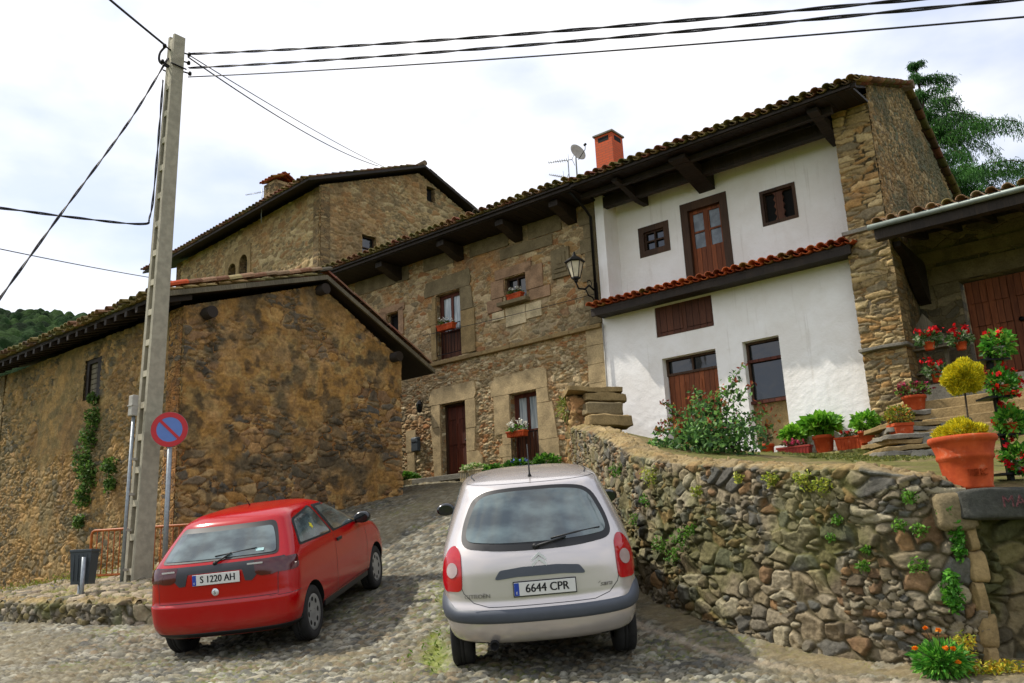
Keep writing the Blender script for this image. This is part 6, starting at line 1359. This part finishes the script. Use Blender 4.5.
potted('flower_trough', FP(sx2(800), .5, 1.61), .09, .18, 'low red trough with pink flowers and dark leaves on the ledge', 'planter', (.06, (.3, .12, .07), 260, .04, ['4a4a2a', '5a3a2a', '6a6a34']), (.04, (.3, .12, .05), 26, .03, PINK), 'pot_dark', long=(.32, D), group=PG, seed=3)
potted('flower_pot', FP(sx2(828), .42, 1.61), .20, .33, 'terracotta pot of broad drooping lime leaves with a dark red tuft beside it', 'potted plant', (.22, (.45, .38, .22), 420, .17, LIME + ['5c9428']), (-.02, (.22, .2, .06), 14, .03, ['6a2430', '7c2c38']), group=PG, seed=4)
potted('flower_trough', FP(sx2(858), .5, 1.61), .10, .24, 'ribbed orange terracotta trough with red flowers at the right end of the ledge', 'planter', (.04, (.3, .12, .06), 220, .04, ['4a5a2a', '6a6a34']), (.05, (.3, .11, .05), 30, .03, RED), long=(.32, D), group=PG, seed=5)
potted('flower_pot', FP(11.0, .62, 1.68), .15, .22, 'round leafy bright green plant in a hidden pot beside the stone steps', 'potted plant', (.18, (.28, .28, .22), 420, .09, LIME), group=PG, seed=6)
sp = P(903, 444, 14.0); potted('flower_pot', sp, .15, .32, 'square terracotta pot with a round yellow and orange plant on the stone steps', 'potted plant', (.14, (.27, .27, .19), 800, .045, ['8a9a34', 'a8a03a', '6a7a2a', 'b8742c', '55602a']), square=True, group='flower pots on the stone steps', seed=7)
sp2 = P(916, 411, 15.0); potted('flower_pot', sp2, .20, .26, 'wide terracotta pot of dark red and green foliage at the top of the stone steps', 'potted plant', (.1, (.38, .25, .16), 400, .06, ['5a2a2a', '7a2a38', '4a6a2a', '6a8a34']), (.1, (.3, .2, .1), 12, .035, PINK + ['8a1c34']), group='flower pots on the stone steps', seed=8)
# planters by the stone house
SG = 'planters along the foot of the stone house'
def hp(s_, n_): p = FP(s_, n_, 0); return FP(s_, n_, gz(p.x, p.y) - .03)
potted('flower_trough', hp(-1.05, .4), .1, .16, 'low trough of bright green leaves beneath the mailbox', 'planter', (.1, (.42, .2, .15), 420, .09, GRN), potmat='sand_pale' , long=(.4, D), group=SG, seed=11)
potted('flower_trough', hp(1.45, .45), .13, .30, 'pale stone trough with whitish green variegated leaves right of the front door', 'planter', (.06, (.42, .18, .12), 420, .07, ['b8c48a', '8fa85c', 'cfd6b0', '5f8a3a']), potmat='sand_pale', long=(.42, D), group=SG, seed=12)
potted('flower_pot', hp(2.12, .5), .18, .16, 'bright green leafy plant between the pale trough and the blue flowers', 'potted plant', (.1, (.34, .25, .2), 420, .09, GRN), group=SG, seed=13)
potted('flower_pot', hp(2.85, .5), .2, .16, 'dark green plant with blue flowers in front of the glazed door', 'potted plant', (.12, (.42, .28, .2), 480, .09, GRN), (.12, (.28, .2, .1), 12, .045, ['5068b8', '6a80c8']), group=SG, seed=14)
potted('flower_pot', hp(3.72, .5), .2, .16, 'green leafy plant right of the glazed door by the pillar', 'potted plant', (.1, (.38, .25, .2), 420, .09, GRN), group=SG, seed=15)
potted('window_box', FP(.32, .12, 6.02), .08, .16, 'orange window box with white flowers hooked on the upper balcony railing', 'planter', (.05, (.3, .1, .07), 160, .05, ['6a7a3a', '5a6a34']), (.08, (.28, .1, .06), 16, .035, WHT), long=(.3, D), group='window boxes of the stone house', seed=16, stem=False)
potted('window_box', FP(2.72, .1, 6.36), .07, .14, 'orange window box with white flowers on the small square window sill', 'planter', (.05, (.24, .1, .07), 140, .05, ['6a7a3a', '5a6a34']), (.08, (.2, .1, .06), 14, .035, WHT), long=(.24, D), group='window boxes of the stone house', seed=17, stem=False)
potted('hanging_planter', FP(2.6, .14, 2.85), .09, .14, 'small planter of white flowers hanging on the glazed door railing', 'planter', (.06, (.34, .14, .14), 160, .06, GRN), (.08, (.32, .15, .14), 26, .05, WHT), long=(.28, D), seed=18, stem=False)

# rose bush behind the wall
rb = P(712, 470, 12.2); rbz = ggz(rb.x, rb.y); rb = Vector((rb.x, rb.y, rbz))
bush = thing('rose_bush', rb, 'large rose bush with reddish shoots rising above the retaining wall', 'bush'); r_ = random.Random(5); stems = MB(); cen = []; tips = []
targets = [(662, 402, 12.4), (668, 420, 12.2), (700, 392, 12.6), (712, 398, 12.0), (735, 380, 12.3), (744, 362, 12.3), (752, 384, 12.4), (694, 388, 12.3), (722, 388, 12.1), (764, 412, 12.4), (690, 405, 12.5), (725, 402, 11.8), (655, 430, 11.9), (770, 425, 12.2), (710, 420, 11.4), (740, 425, 11.5), (680, 425, 11.5)]
for (u, v_, y) in targets:
    tp = P(u, v_, y); mid_ = rb.lerp(tp, .5) + Vector((r_.uniform(-.1, .1), r_.uniform(-.1, .1), .1)); bs = rb + Vector((r_.uniform(-.35, .35), r_.uniform(-.3, .3), 0)); stems.tube([bs, mid_, tp], [.012, .008, .003], 5)
    for k in range(95):
        q = r_.random() ** .7; p = bs.lerp(mid_, q * 2) if q < .5 else mid_.lerp(tp, q * 2 - 1); sp_ = .17 * (1.15 - q)
        (tips if q > .93 or r_.random() < .04 else cen).append(p + Vector((r_.gauss(0, sp_), r_.gauss(0, sp_), r_.gauss(0, sp_ * .7))))
stems.build('stems', M['bark'], bush)
body = np.concatenate([cloud(P(712, 442, 12.0), (.8, .6, .40), 850, 8, .1), cloud(P(690, 445, 11.8), (.55, .5, .34), 320, 9, .1), cloud(P(740, 440, 12.0), (.42, .4, .45), 280, 10, .1), cloud(P(658, 450, 12), (.28, .3, .25), 160, 12, .2)])
cen_ = np.concatenate([np.array([tuple(p) for p in cen]), body])
v, f, c = leafset(cen_, .075, ['3f6030', '587e3c', '6c9a48', '2f4c26', '4a7038', '82ac5a'], 31, .6); raw_mesh('foliage', v, f, M['leaf'], c, smooth=False, parent=bush)
tip_ = np.concatenate([np.array([tuple(p) for p in tips]), cloud(P(668, 428, 12), (.24, .3, .22), 50, 13, .2), cloud(P(766, 420, 12.2), (.3, .3, .34), 60, 14, .2), cloud(P(705, 402, 12.2), (.4, .4, .25), 40, 15, .2)])
v, f, c = leafset(tip_, .065, ['8a3a1e', 'a04a28', '7a2a20', '9a6a34', '5f6a2a'], 32, .6); raw_mesh('foliage', v, f, M['leaf'], c, smooth=False, parent=bush)

# stub pillar at the far end of the wall
sp_ = thing('stone_stub', Vector((1.5, 17.6, 1.3)), 'broken end of the retaining wall stepped in heavy slabs against the stone house', 'wall stub')
fpx = P(566, 400, 18.3); 
o1 = stone_ribbon('rubble_core', [(1.12, 18.9), (1.08, 18.0), (1.12, 17.2), (1.95, 17.0), (2.1, 17.9)], [1.2] * 5, [3.22, 3.2, 3.05, 2.75, 2.85], .8, 0, .22, .16, 800, ['9a7a50', 'a88a5c', '8a6a44', '94704a', '7d6a4c', 'a5957c'], '6b5433', .05, .025, mossy=.3, parent=sp_)
m = MB(); rough(m, Vector((1.55, 17.7, 3.14)), Vector((.55, .05, -.03)), Vector((-.05, .8, 0)), Z * .055, .025, 2, 10); m.build('slab', M['sand_mid'], sp_)
for k_, (x_, y_, z_, a_, b_, c_) in enumerate([(1.78, 17.25, 2.98, .42, .3, .09), (1.72, 16.95, 2.72, .36, .2, .13), (1.78, 16.75, 2.45, .42, .25, .12)]): m = MB(); rough(m, Vector((x_, y_, z_)), Vector((a_, .05, -.02)), Vector((-.03, b_, 0)), Z * c_, .03, k_ * 4, 10); m.build('slab', M['sand_dark'] if k_ == 1 else M['sand_mid'], sp_)
plant('grass_tuft', P(567, 408, 17.6), (.28, .3, .3), 260, .12, ['7a8a3a', '9aa04a', '5a6a2a'], sp_, 77, 1.5, 5)

# stone steps up to the porch
st_ = thing('stone_steps', P(895, 475, 12.0), 'rough dry stone steps climbing from the garden to the porch', 'steps'); r_ = random.Random(3)
for i, (u, v_, y, w) in enumerate([(892, 470, 11.6, .62), (902, 460, 12.4, .6), (900, 448, 13.1, .55), (906, 436, 13.8, .52), (915, 424, 14.4, .55), (922, 413, 15.0, .6)]):
    p = P(u, v_, y)
    for q in range(3):
        m = MB(); rough(m, p - Z * (.045 + q * .085) + Vector((r_.uniform(-.05, .05), r_.uniform(-.05, .05), 0)), Vector((w + r_.uniform(-.06, .05), r_.uniform(-.08, .08), r_.uniform(-.02, .02))), Vector((r_.uniform(-.08, .08), .42, .0)), Z * .045, .03, i * 5 + q); m.build('stone_slab', M['slate'] if (i + q) % 2 else M['sand_mid'], st_)
bw_ = thing('shadow_blocks', P(930, 470, 12.0), 'added dark blocks standing in for the shadow beside the rough stone steps, behind the big pot', 'shadow blocks'); r_ = random.Random(12)
for k_, (u, v_, y, w_) in enumerate([(930, 464, 12.2, .22), (944, 470, 11.6, .22), (936, 446, 13.4, .24), (950, 452, 12.8, .2), (946, 430, 14.2, .22)]): m = MB(); rough(m, P(u, v_, y), Vector((w_, r_.uniform(-.1, .1), 0)), Vector((0, .35, .05)), Vector((.03, 0, w_ * .8)), .09, k_ * 5, 8); m.build('shadow_block', M['lintel'], bw_)  # added blocks in near-black stone stand in for the shadow beside the steps

# blocked opening with a long lintel at the right
lt_ = thing('lintel_nook', Vector((3.7, 7.25, -1)), 'walled up opening under a long dark stone lintel at the right end of the wall', 'wall')
m = MB(); rough(m, Vector((4.30, 7.34, .235)), Vector((.78, -.03, 0)), Vector((.0, .3, 0)), Z * .125, .02, 5, 12); lo_ = m.build('lintel', M['lintel'], lt_); m = MB(); rough(m, Vector((3.5, 7.27, .19)), Vector((.15, 0, 0)), Vector((0, .16, 0)), Z * .15, .03, 8); m.build('lintel_end_block', M['sand_dark'], lt_)
m = MB()
for k in range(5): z0_ = -1.1 + k * .245; rough(m, Vector((3.6 + .02 * (k % 2), 7.27, z0_ + .12)), Vector((.05 + .022 * (k % 2), 0, 0)), Vector((0, .12, 0)), Z * .124, .02, k * 3)
m.build('jamb', M['sand_mid'], lt_)
stone_ribbon('infill_wall', [(3.62, 7.36), (4.3, 7.34), (5.05, 7.32), (5.3, 7.2), (9.5, 7.1)], [-1.3] * 5, [.13, .13, .13, .42, .5], .2, 0, .27, .17, 900, ['54503f', '625a46', '4a483a', '73674c', '5c5440'], '3f3826', .05, .0125, mossy=.3, parent=lt_)
# worn painted letters on the lintel
for k, ch_ in enumerate('MARIA'): put_text('painted_letter', ch_, .13, Vector((3.86 + k * .095, 7.022 - k * .003, .24)), Vector((1, -.03, 0)), Z, m_plain('faded_red_paint', '5a3436', .9, var=.6, scale=40) if k == 0 else bpy.data.materials['faded_red_paint'], lt_, .002)

# big pot with the yellow topiary
bp = P(970, 487, 7.38); bp.z = .365
tp_ = thing('topiary_pot', bp, 'big terracotta pot with a golden ball topiary standing on the dark lintel', 'potted plant'); m = MB()
m.lathe([(a * .93, b * .93) for a, b in [(0, 0), (.185, 0), (.195, .02), (.19, .035), (.215, .19), (.225, .26), (.24, .275), (.243, .30), (.235, .315), (.262, .40), (.27, .415), (.288, .43), (.292, .455), (.284, .475), (.262, .475), (.255, .44), (0, .43)]], bp, 48); pt2 = m.build('pot', M['pot'], tp_)
for k, ch_ in enumerate('TERC'):
    a = -.38 + k * .2; c_ = bp + Vector((math.sin(a) * .205, -math.cos(a) * .205, .13)); put_text('relief_letter', ch_, .075, c_, Vector((math.cos(a), math.sin(a), 0)), Vector((0, -.1, 1)).normalized(), M['pot'], pt2, .005, 0, 1, .001)
m = MB(); m.lathe([(0, .415), (.235, .41)], bp, 20); m.build('soil', M['soil'], tp_)
b1_ = P(968, 418, 7.38); b2_ = P(963, 377, 7.38); m = MB(); m.tube([bp + Z * .42, b1_, b2_], .008, 7); m.build('stem', M['bark'], tp_)
def puff(c, rad, n, seed, nm):
    r = np.random.default_rng(seed); d = r.normal(size=(n, 3)); d /= np.linalg.norm(d, axis=1)[:, None]; rad = np.array(rad); wob = 1 + .24 * np.sin(d[:, 0:1] * 6 + seed) * np.cos(d[:, 2:3] * 5 + seed) + .06 * np.sin(d[:, 1:2] * 13)
    p0 = np.array(c) + d * rad * wob * (.84 + .1 * r.random((n, 1))); L = .034; tipd = d * .8 + r.normal(size=(n, 3)) * .35 + np.array([0, 0, .35]); tipd /= np.linalg.norm(tipd, axis=1)[:, None]
    s_ = np.cross(tipd, r.normal(size=(n, 3))); s_ /= np.linalg.norm(s_, axis=1)[:, None]; w_ = .0045
    v = np.stack([p0 - s_ * w_, p0 + s_ * w_, p0 + tipd * L + s_ * w_ * .3, p0 + tipd * L - s_ * w_ * .3], 1).reshape(-1, 3); pal = np.array([lin(x)[:3] for x in ('d8c41c', 'ead82c', 'b8a818', 'c8c030', '989a1c')]); c_ = pal[r.integers(0, 5, n)]
    raw_mesh(nm, v, np.arange(4 * n).reshape(n, 4), M['needle'], np.repeat(c_, 4, 0), smooth=False, parent=tp_)
    m = MB(); m.lathe([(rad[0] * .74 * math.sin(q), -rad[2] * .74 * math.cos(q)) for q in [math.pi * i / 12 for i in range(13)]], c, 20); m.build('foliage_core', NTcore, tp_)
NTcore = m_plain('dense_golden_foliage', '7a7a16', .9, scale=30, var=.4)
puff(b2_, (.145, .15, .13), 9000, 1, 'ball'); puff(bp + Z * .455, (.20, .2, .12), 7000, 2, 'ball')

# geranium stand at the right edge
gs = P(1012, 484, 7.55); gs.z = .37
stn = thing('plant_stand', gs, 'tall dark plant stand at the right edge crowded with red geraniums', 'plant stand'); m = MB(); m.box(gs + Z * .65, Vector((.02, 0, 0)), Vector((0, .03, 0)), Z * .65, bev=.004)
for k in range(4): m.box(gs + Z * (.12 + k * .33), Vector((.13, 0, 0)), Vector((0, .1, 0)), Z * .008)
m.build('stand', M['iron'], stn)
GGR = 'red geraniums on the plant stand'
for k, (dx, dz_, nm) in enumerate([(.06, .14, 'red geranium in a pale pot on the lowest shelf of the stand'), (.05, .46, 'red geranium on the second shelf of the stand, thick with blooms'), (.04, .79, 'red geranium on the third shelf of the stand'), (.06, 1.13, 'pale pot of trailing leaves with few red blooms atop the stand')]):
    potted('geranium_pot', gs + Vector((dx, -.06, dz_)), .065, .09, nm, 'potted plant', (.02, (.17, .15, .17), 420, .05, ['4a8a2a', '5f9a34', '3a7024', '7aa83c']), (.0, (.18, .16, .17), 17 if k < 3 else 6, .038, RED + ['e03018']), 'plasticbox' if k in (0, 3) else 'pot', seed=60 + k, group=GGR)
# porch flowers
fs = FP(12.05, -.2, 2.6)
fst = thing('flower_stand', fs, 'dark wooden stand with a pointed top against the porch side, holding geraniums', 'plant stand'); m = MB()
m.poly([(-.33, 0), (.33, 0), (.33, .95), (0, 1.45), (-.33, .95)], [[(-.26, .08), (.26, .08), (.26, .9), (-.26, .9)]], lambda a, b, d: fs + D * (a) + Z * b + N * (-.05 - d), .06)
for z_ in (.3, .75): m.box(fs + Z * z_ - N * .0, D * .36, N * .12, Z * .015)
m.build('stand', M['wood_old'], fst)
for k, (u, v_, lab) in enumerate([(930, 350, 'red geranium on the left side of the porch stand, upper row'), (962, 350, 'red geranium on the right side of the porch stand, upper row'), (938, 382, 'large red geranium head low in the porch stand')]):
    bs = P(u, v_, 14.9); potted('geranium_pot', bs - Z * .0, .1, .14, lab, 'potted plant', (.06, (.27, .2, .17), 300, .07, ['4a6a3a', '6a8a4a', '3a5a2a', '9aa88a']), (.12, (.24, .18, .1), 13, .06, RED), group='red geraniums in the porch', seed=80 + k)

# ---- weeds, ivy and flowers at the foot of walls
def wallhit(u, v_):
    r = ray(u, v_)
    for (ax, ay), (bx_, by_) in zip(wp[:-1], wp[1:]):
        ex_, ey_ = bx_ - ax, by_ - ay; det = r[0] * (-ey_) + r[1] * ex_
        if abs(det) < 1e-9: continue
        t_ = (ax * (-ey_) + ay * ex_) / det; k = (r[0] * ay - r[1] * ax) / det * -1
        x, y = r[0] * t_, r[1] * t_; q = ((x - ax) * ex_ + (y - ay) * ey_) / (ex_ ** 2 + ey_ ** 2)
        if 0 <= q <= 1 and t_ > 0: return Vector(r * t_)
    return P(u, v_, 7.2)
sets = []; r_ = random.Random(9)
for (u, v_, s_, cl) in [(655, 476, .16, 'y'), (640, 520, .12, 'g'), (664, 545, .13, 'g'), (685, 540, .16, 'g'), (678, 556, .13, 'g'), (694, 530, .10, 'g'), (650, 500, .10, 'g'), (775, 480, .10, 'y'), (812, 482, .13, 'y'), (826, 486, .12, 'y'), (802, 479, .08, 'y'), (840, 520, .06, 'g'), (834, 538, .05, 'g'), (912, 497, .08, 'g'), (903, 525, .08, 'g'), (922, 530, .09, 'g'), (922, 565, .10, 'g'), (866, 566, .07, 'g'), (700, 492, .08, 'y'), (620, 470, .14, 'g'), (612, 500, .14, 'g'), (630, 560, .1, 'g'), (870, 550, .05, 'g'), (742, 478, .07, 'y')]:
    p = wallhit(u, v_) + Vector((-.05, -.06, 0)); sets.append(leafset(cloud(p, (s_, s_ * .5, s_ * .9), int(900 * s_), r_.randrange(999), .1), .035, (['5a8a2a', '4a7a24', '6f9a34'] if cl == 'g' else ['9aa83a', 'b8b848', '7a8a2c']), r_.randrange(999), 1))
v, f, c = join(*sets); raw_mesh('wall_weeds', v, f, M['leaf'], c, smooth=False, kind='stuff', label='small green and yellow weeds rooted in the retaining wall joints', cat='weeds')
cv = P(957, 560, 6.98); v, f, c = leafset(np.concatenate([cloud(P(952, 590, 7.15), (.10, .08, .2), 330, 1, .1), cloud(P(958, 540, 7.15), (.07, .07, .2), 240, 2, .1), cloud(P(948, 512, 7.15), (.1, .06, .08), 130, 3, .1)]), .045, ['4a8a24', '5f9a30', '3a7020'], 5, 1)
raw_mesh('creeper', v, f, M['leaf'], c, smooth=False, label='green creeper hanging in the dark corner beside the pale jamb', cat='creeper')
mg = P(943, 670, 6.95); mg.z = gz(mg.x, mg.y)
mgt = thing('marigold_plant', mg, 'leafy marigold plant with orange flowers at the foot of the wall', 'plant')
plant('foliage', mg + Z * .13, (.26, .2, .17), 1100, .055, ['4a8a2a', '5fa034', '3a7a24', '78b040'], mgt, 5, 1.2, 2.4, .1)
r_ = random.Random(4)
for (u, v_) in [(925, 628), (938, 630), (945, 648), (953, 648), (958, 662), (915, 648)]:
    p = P(u, v_, 6.8); m = MB(); 
    m.tube([mg + Z * .1, p - Z * .005], .003, 4); m.build('flower_stem', M['bark'], mgt)
    v, f, c = leafset(cloud(p, (.018, .018, .01), 26, r_.randrange(999), .1), .026, ['e07a12', 'f09420', 'd86a10'], 3, 2, 1.2); raw_mesh('flower', v, f, M['petal'], c, smooth=False, parent=mgt)
v, f, c = leafset(np.concatenate([cloud(P(990, 668, 7.0), (.35, .12, .07), 420, 1, .1), cloud(P(965, 645, 7.1), (.12, .08, .12), 120, 2, .1)]), .05, ['c8a82c', 'b8b03a', '8a9a30'], 5, 1.5, 3); raw_mesh('yellow_weeds', v, f, M['leaf'], c, smooth=False, kind='stuff', label='yellowish weeds along the foot of the walled up opening', cat='weeds')
iv = []
for (s_, z_, a) in [(-3.2, 3.2, .22), (-3.3, 2.8, .25), (-3.5, 2.35, .3), (-3.2, 2.0, .28), (-3.4, 1.6, .22), (-3.25, 3.6, .14), (-3.5, 1.1, .15), (-2.35, 2.1, .2), (-2.3, 1.75, .15)]: iv.append(cloud(BP(-5.75, s_, z_), (a, .12, a * 1.2), int(1100 * a), int(z_ * 100), .1))
v, f, c = leafset(np.concatenate(iv), .08, ['5a7a34', '48682a', '6f8f40', '3a5524'], 6, 1); raw_mesh('ivy', v, f, M['leaf'], c, smooth=False, label='straggling ivy climbing the barn wall below its shuttered window', cat='ivy')
# grass tufts on the road joints and verge
sets = []
rr = np.random.default_rng(3); ys = rr.uniform(6.2, 12, 60); xs = -1.0 - .12 * np.sin(ys * 1.3) + rr.normal(size=60) * .12; keep = fbm(xs * 2.5, ys * 1.6, 77) > .47; xs, ys = xs[keep], ys[keep]
pts = np.stack([xs, ys, g0(xs, ys) + .03], -1); sets.append(leafset(np.repeat(pts, 5, 0) + rr.normal(size=(len(pts) * 5, 3)) * .03, .05, ['6a8a2a', '8a9a3a', '5a7a24'], 2, 2, 3))
qx = rr.uniform(-12, -4.2, 1500); qy = rr.uniform(11, 20, 1500); t_ = []
for x, y in zip(qx, qy):
    k = np.interp(-x, [3.9, 4.54, 5.6, 6.6, 7.6, 9.5, 12.5], [11.75, 11.35, 11.75, 12.35, 13.05, 14.6, 17.6])
    tb_ = (Vector((x, y, 0)) - BB).dot(G)
    if y > k + .1 and tb_ < -5.8: t_.append((x, y))
t_ = np.array(t_); tz_ = np.array([max(gz(x, y) + .12, -.38) for x, y in t_]); pts = np.column_stack([t_, tz_]); sets.append(leafset(np.repeat(pts, 4, 0) + rr.normal(size=(len(pts) * 4, 3)) * .05, .09, ['7a7a34', '6a7a2c', '8f8a4a'], 3, 2, 3))
gx_ = rr.uniform(4.0, 6.4, 3000); gy_ = rr.uniform(10.5, 16.3, 3000); pts = np.stack([gx_, gy_, gg(gx_, gy_) + .03], -1); sets.append(leafset(pts, .08, ['6e7434', '5e662c', '7c7c40', '505a26'], 4, 2, 3))
v, f, c = join(*sets); raw_mesh('grass_tufts', v, f, M['leaf'], c, smooth=False, kind='stuff')

# ================================================================== CONIFER
ct = P(915, 62, 30.0); cb = Vector((ct.x, ct.y, 1.9))
cn = thing('cedar_tree', cb, 'tall drooping conifer behind the white house gable', 'tree'); m = MB(); m.tube([cb, cb.lerp(ct, .5), ct], [.32, .2, .02], 10); m.build('trunk', M['bark'], cn)
r = np.random.default_rng(77); pts = []; brs = MB(); dirs = []
z_ = ct.z - .1; lev = 0
while z_ > 7.5:
    dz_ = ct.z - z_; Rm = .3 + .8 * dz_ if dz_ < 3 else 2.7 + (dz_ - 3) * .8; nb_ = 4 + min(4, int(dz_))
    for k in range(nb_):
        a = r.random() * 6.28; L = Rm * r.uniform(.55, 1.2); n_ = max(6, int(L * 14)); q = np.linspace(.05, 1, n_); prof = .3 * L * q - .55 * L * q ** 2.2
        L = L * (1 + .25 * math.cos(a)); bx_ = ct.x + np.cos(a) * L * q; by_ = ct.y + np.sin(a) * L * q; bz_ = z_ + prof; brs.tube([(ct.x, ct.y, z_)] + [(bx_[i], by_[i], bz_[i]) for i in range(0, n_, max(1, n_ // 4))], .018, 4)
        for i in range(n_):
            m_ = int(24 + 26 * q[i] * (1.1 - q[i]) * 4); sd_ = .05 + .13 * math.sin(math.pi * min(1, q[i] * .9)) * min(1, L / 2)
            tt_ = r.random(m_); pts.append(np.stack([bx_[i] + r.normal(size=m_) * sd_, by_[i] + r.normal(size=m_) * sd_, bz_[i] - tt_ ** 1.5 * (.12 + .42 * min(1, L / 3)) + r.normal(size=m_) * .03], -1))
    z_ -= .62 + .06 * min(dz_, 6); lev += 1
brs.build('branches', M['bark'], cn); pts = np.concatenate(pts); n = len(pts); print('cedar', n)
dr_ = np.array([0, 0, -1.]) + r.normal(size=(n, 3)) * .45; dr_ /= np.linalg.norm(dr_, axis=1)[:, None]; sd_ = np.cross(dr_, r.normal(size=(n, 3))); sd_ /= np.linalg.norm(sd_, axis=1)[:, None]; L = .08 + .08 * r.random((n, 1))
v = np.stack([pts - sd_ * .012, pts + sd_ * .012, pts + dr_ * L + sd_ * .008, pts + dr_ * L - sd_ * .008], 1).reshape(-1, 3); pal = np.array([lin(x)[:3] for x in ('26481e', '325c24', '42702a', '1e3a18', '528030')]); cc = pal[(vnoise(pts[:, 0] * 1.2 + pts[:, 1], pts[:, 2] * 1.5, 4) * .7 * 5 + r.random(n) * 1.4).astype(int).clip(0, 4)]
raw_mesh('crown', v, np.arange(4 * n).reshape(n, 4), M['needle'], np.repeat(cc, 4, 0), smooth=False, parent=cn)

# ================================================================== HILLS
hx_ = np.concatenate([np.arange(-420, -230, 4.), np.arange(-230, -110, .8), np.arange(-110, 330, 4.)]); hy_ = np.concatenate([np.arange(110, 210, 3.), np.arange(210, 335, .9)]); HX, HY = np.meshgrid(hx_, hy_)
hz = -4 + 100 * sm(HY, 95, 330) - 9 * sm(HX, -190, -100) - 30 * sm(HX, -60, 150) + 10 * (fbm(HX * .012, HY * .012, 3) - .5)
f1, f2, rr4, _o = stones(HX, HY, 3.6, 3.6, 33, .9, 2.2, .4); mead = sm(fbm(HX * .02, HY * .02, 8), .5, .58) * sm(60 - hz, 0, 15)
hz = hz + (1 - mead) * (3.2 * (1 - np.clip(f1, 0, .75) ** 2 * 1.7) * (.5 + .9 * rr4[0]) + 1.6 * fbm(HX * .7, HY * .7, 5))
hc = palpick(rr4[1], ['1c2e18', '26391e', '304426', '1a2817', '374c28', '243a1e']) * (.7 + .6 * fbm(HX * .3, HY * .3, 9))[..., None]; hc = hc * (1 - mead[..., None]) + np.array(lin('6c8a34')[:3]) * mead[..., None]
t = NT('forested_hillside'); a = t.node('Attribute', attribute_name='Col'); n_ = t.noise(t.obj(), .9, 5, .7); t.base(t.mix(1., a.outputs[0], t.ramp(n_, [(.3, (.45,) * 3), (.7, (1.4,) * 3)]), 'MULTIPLY')); t.set(Roughness=1., Specular_IOR_Level=.05); t.bump(n_, 1.2)
raw_mesh('hills', np.stack([HX, HY, hz], -1).reshape(-1, 3), gridfaces(*HX.shape), t.m, hc.reshape(-1, 3), kind='structure')

# ================================================================== LIGHT, SKY, CAMERA
EL, AZ = R(52), math.atan2(-.95, .31)
S = Vector((math.sin(AZ) * math.cos(EL), math.cos(AZ) * math.cos(EL), math.sin(EL)))
sl = bpy.data.lights.new('sun', 'SUN'); sl.energy = 3.2; sl.angle = R(.9); sl.color = (1, .94, .84); so = bpy.data.objects.new('sun', sl); COL.objects.link(so); so.rotation_euler = S.to_track_quat('Z', 'Y').to_euler()
w = bpy.data.worlds.new('World'); scene.world = w; w.use_nodes = True; nt = w.node_tree; nt.nodes.clear()
sky = nt.nodes.new('ShaderNodeTexSky'); sky.sky_type = 'NISHITA'; sky.sun_disc = False; sky.sun_elevation = EL; sky.sun_rotation = AZ
tc = nt.nodes.new('ShaderNodeTexCoord'); mp = nt.nodes.new('ShaderNodeMapping'); mp.inputs['Scale'].default_value = (1, 1, 2.2); nt.links.new(tc.outputs['Generated'], mp.inputs[0])
n1 = nt.nodes.new('ShaderNodeTexNoise'); n1.inputs['Scale'].default_value = 2.3; n1.inputs['Detail'].default_value = 6; n1.inputs['Roughness'].default_value = .5; nt.links.new(mp.outputs[0], n1.inputs['Vector'])
rp_ = nt.nodes.new('ShaderNodeValToRGB'); rp_.color_ramp.elements[0].position = .36; rp_.color_ramp.elements[0].color = (.6,) * 3 + (1,); rp_.color_ramp.elements[1].position = .56; rp_.color_ramp.elements[1].color = (1, 1, 1, 1); nt.links.new(n1.outputs[0], rp_.inputs[0])
n2 = nt.nodes.new('ShaderNodeTexNoise'); n2.inputs['Scale'].default_value = 4.5; n2.inputs['Detail'].default_value = 5; nt.links.new(mp.outputs[0], n2.inputs['Vector'])
rc2 = nt.nodes.new('ShaderNodeValToRGB'); e = rc2.color_ramp.elements; e[0].position = .37; e[0].color = (.68, .73, .88, 1); e[1].position = .62; e[1].color = (.97, .96, .97, 1); nt.links.new(n2.outputs[0], rc2.inputs[0])
b1 = nt.nodes.new('ShaderNodeBackground'); b1.inputs[1].default_value = .12; nt.links.new(sky.outputs[0], b1.inputs[0])
b2 = nt.nodes.new('ShaderNodeBackground'); b2.inputs[1].default_value = .9; nt.links.new(rc2.outputs[0], b2.inputs[0])
mx = nt.nodes.new('ShaderNodeMixShader'); ow = nt.nodes.new('ShaderNodeOutputWorld'); nt.links.new(rp_.outputs[0], mx.inputs[0]); nt.links.new(b1.outputs[0], mx.inputs[1]); nt.links.new(b2.outputs[0], mx.inputs[2]); nt.links.new(mx.outputs[0], ow.inputs[0])

cam = bpy.data.cameras.new('camera'); cam.sensor_width = 36; cam.lens = FOC / 1024 * 36; cam.clip_end = 5000; cam.clip_start = .05; co = bpy.data.objects.new('camera', cam); COL.objects.link(co)
co.matrix_world = Matrix((CRT.tolist(), CFW.tolist(), CUP.tolist())).to_4x4(); scene.camera = co
scene.view_settings.view_transform = 'Standard'; scene.view_settings.look = 'None'; scene.view_settings.exposure = .58; scene.view_settings.gamma = 1
scene.cycles.use_denoising = True; scene.cycles.max_bounces = 6; scene.cycles.caustics_reflective = False; scene.cycles.caustics_refractive = False
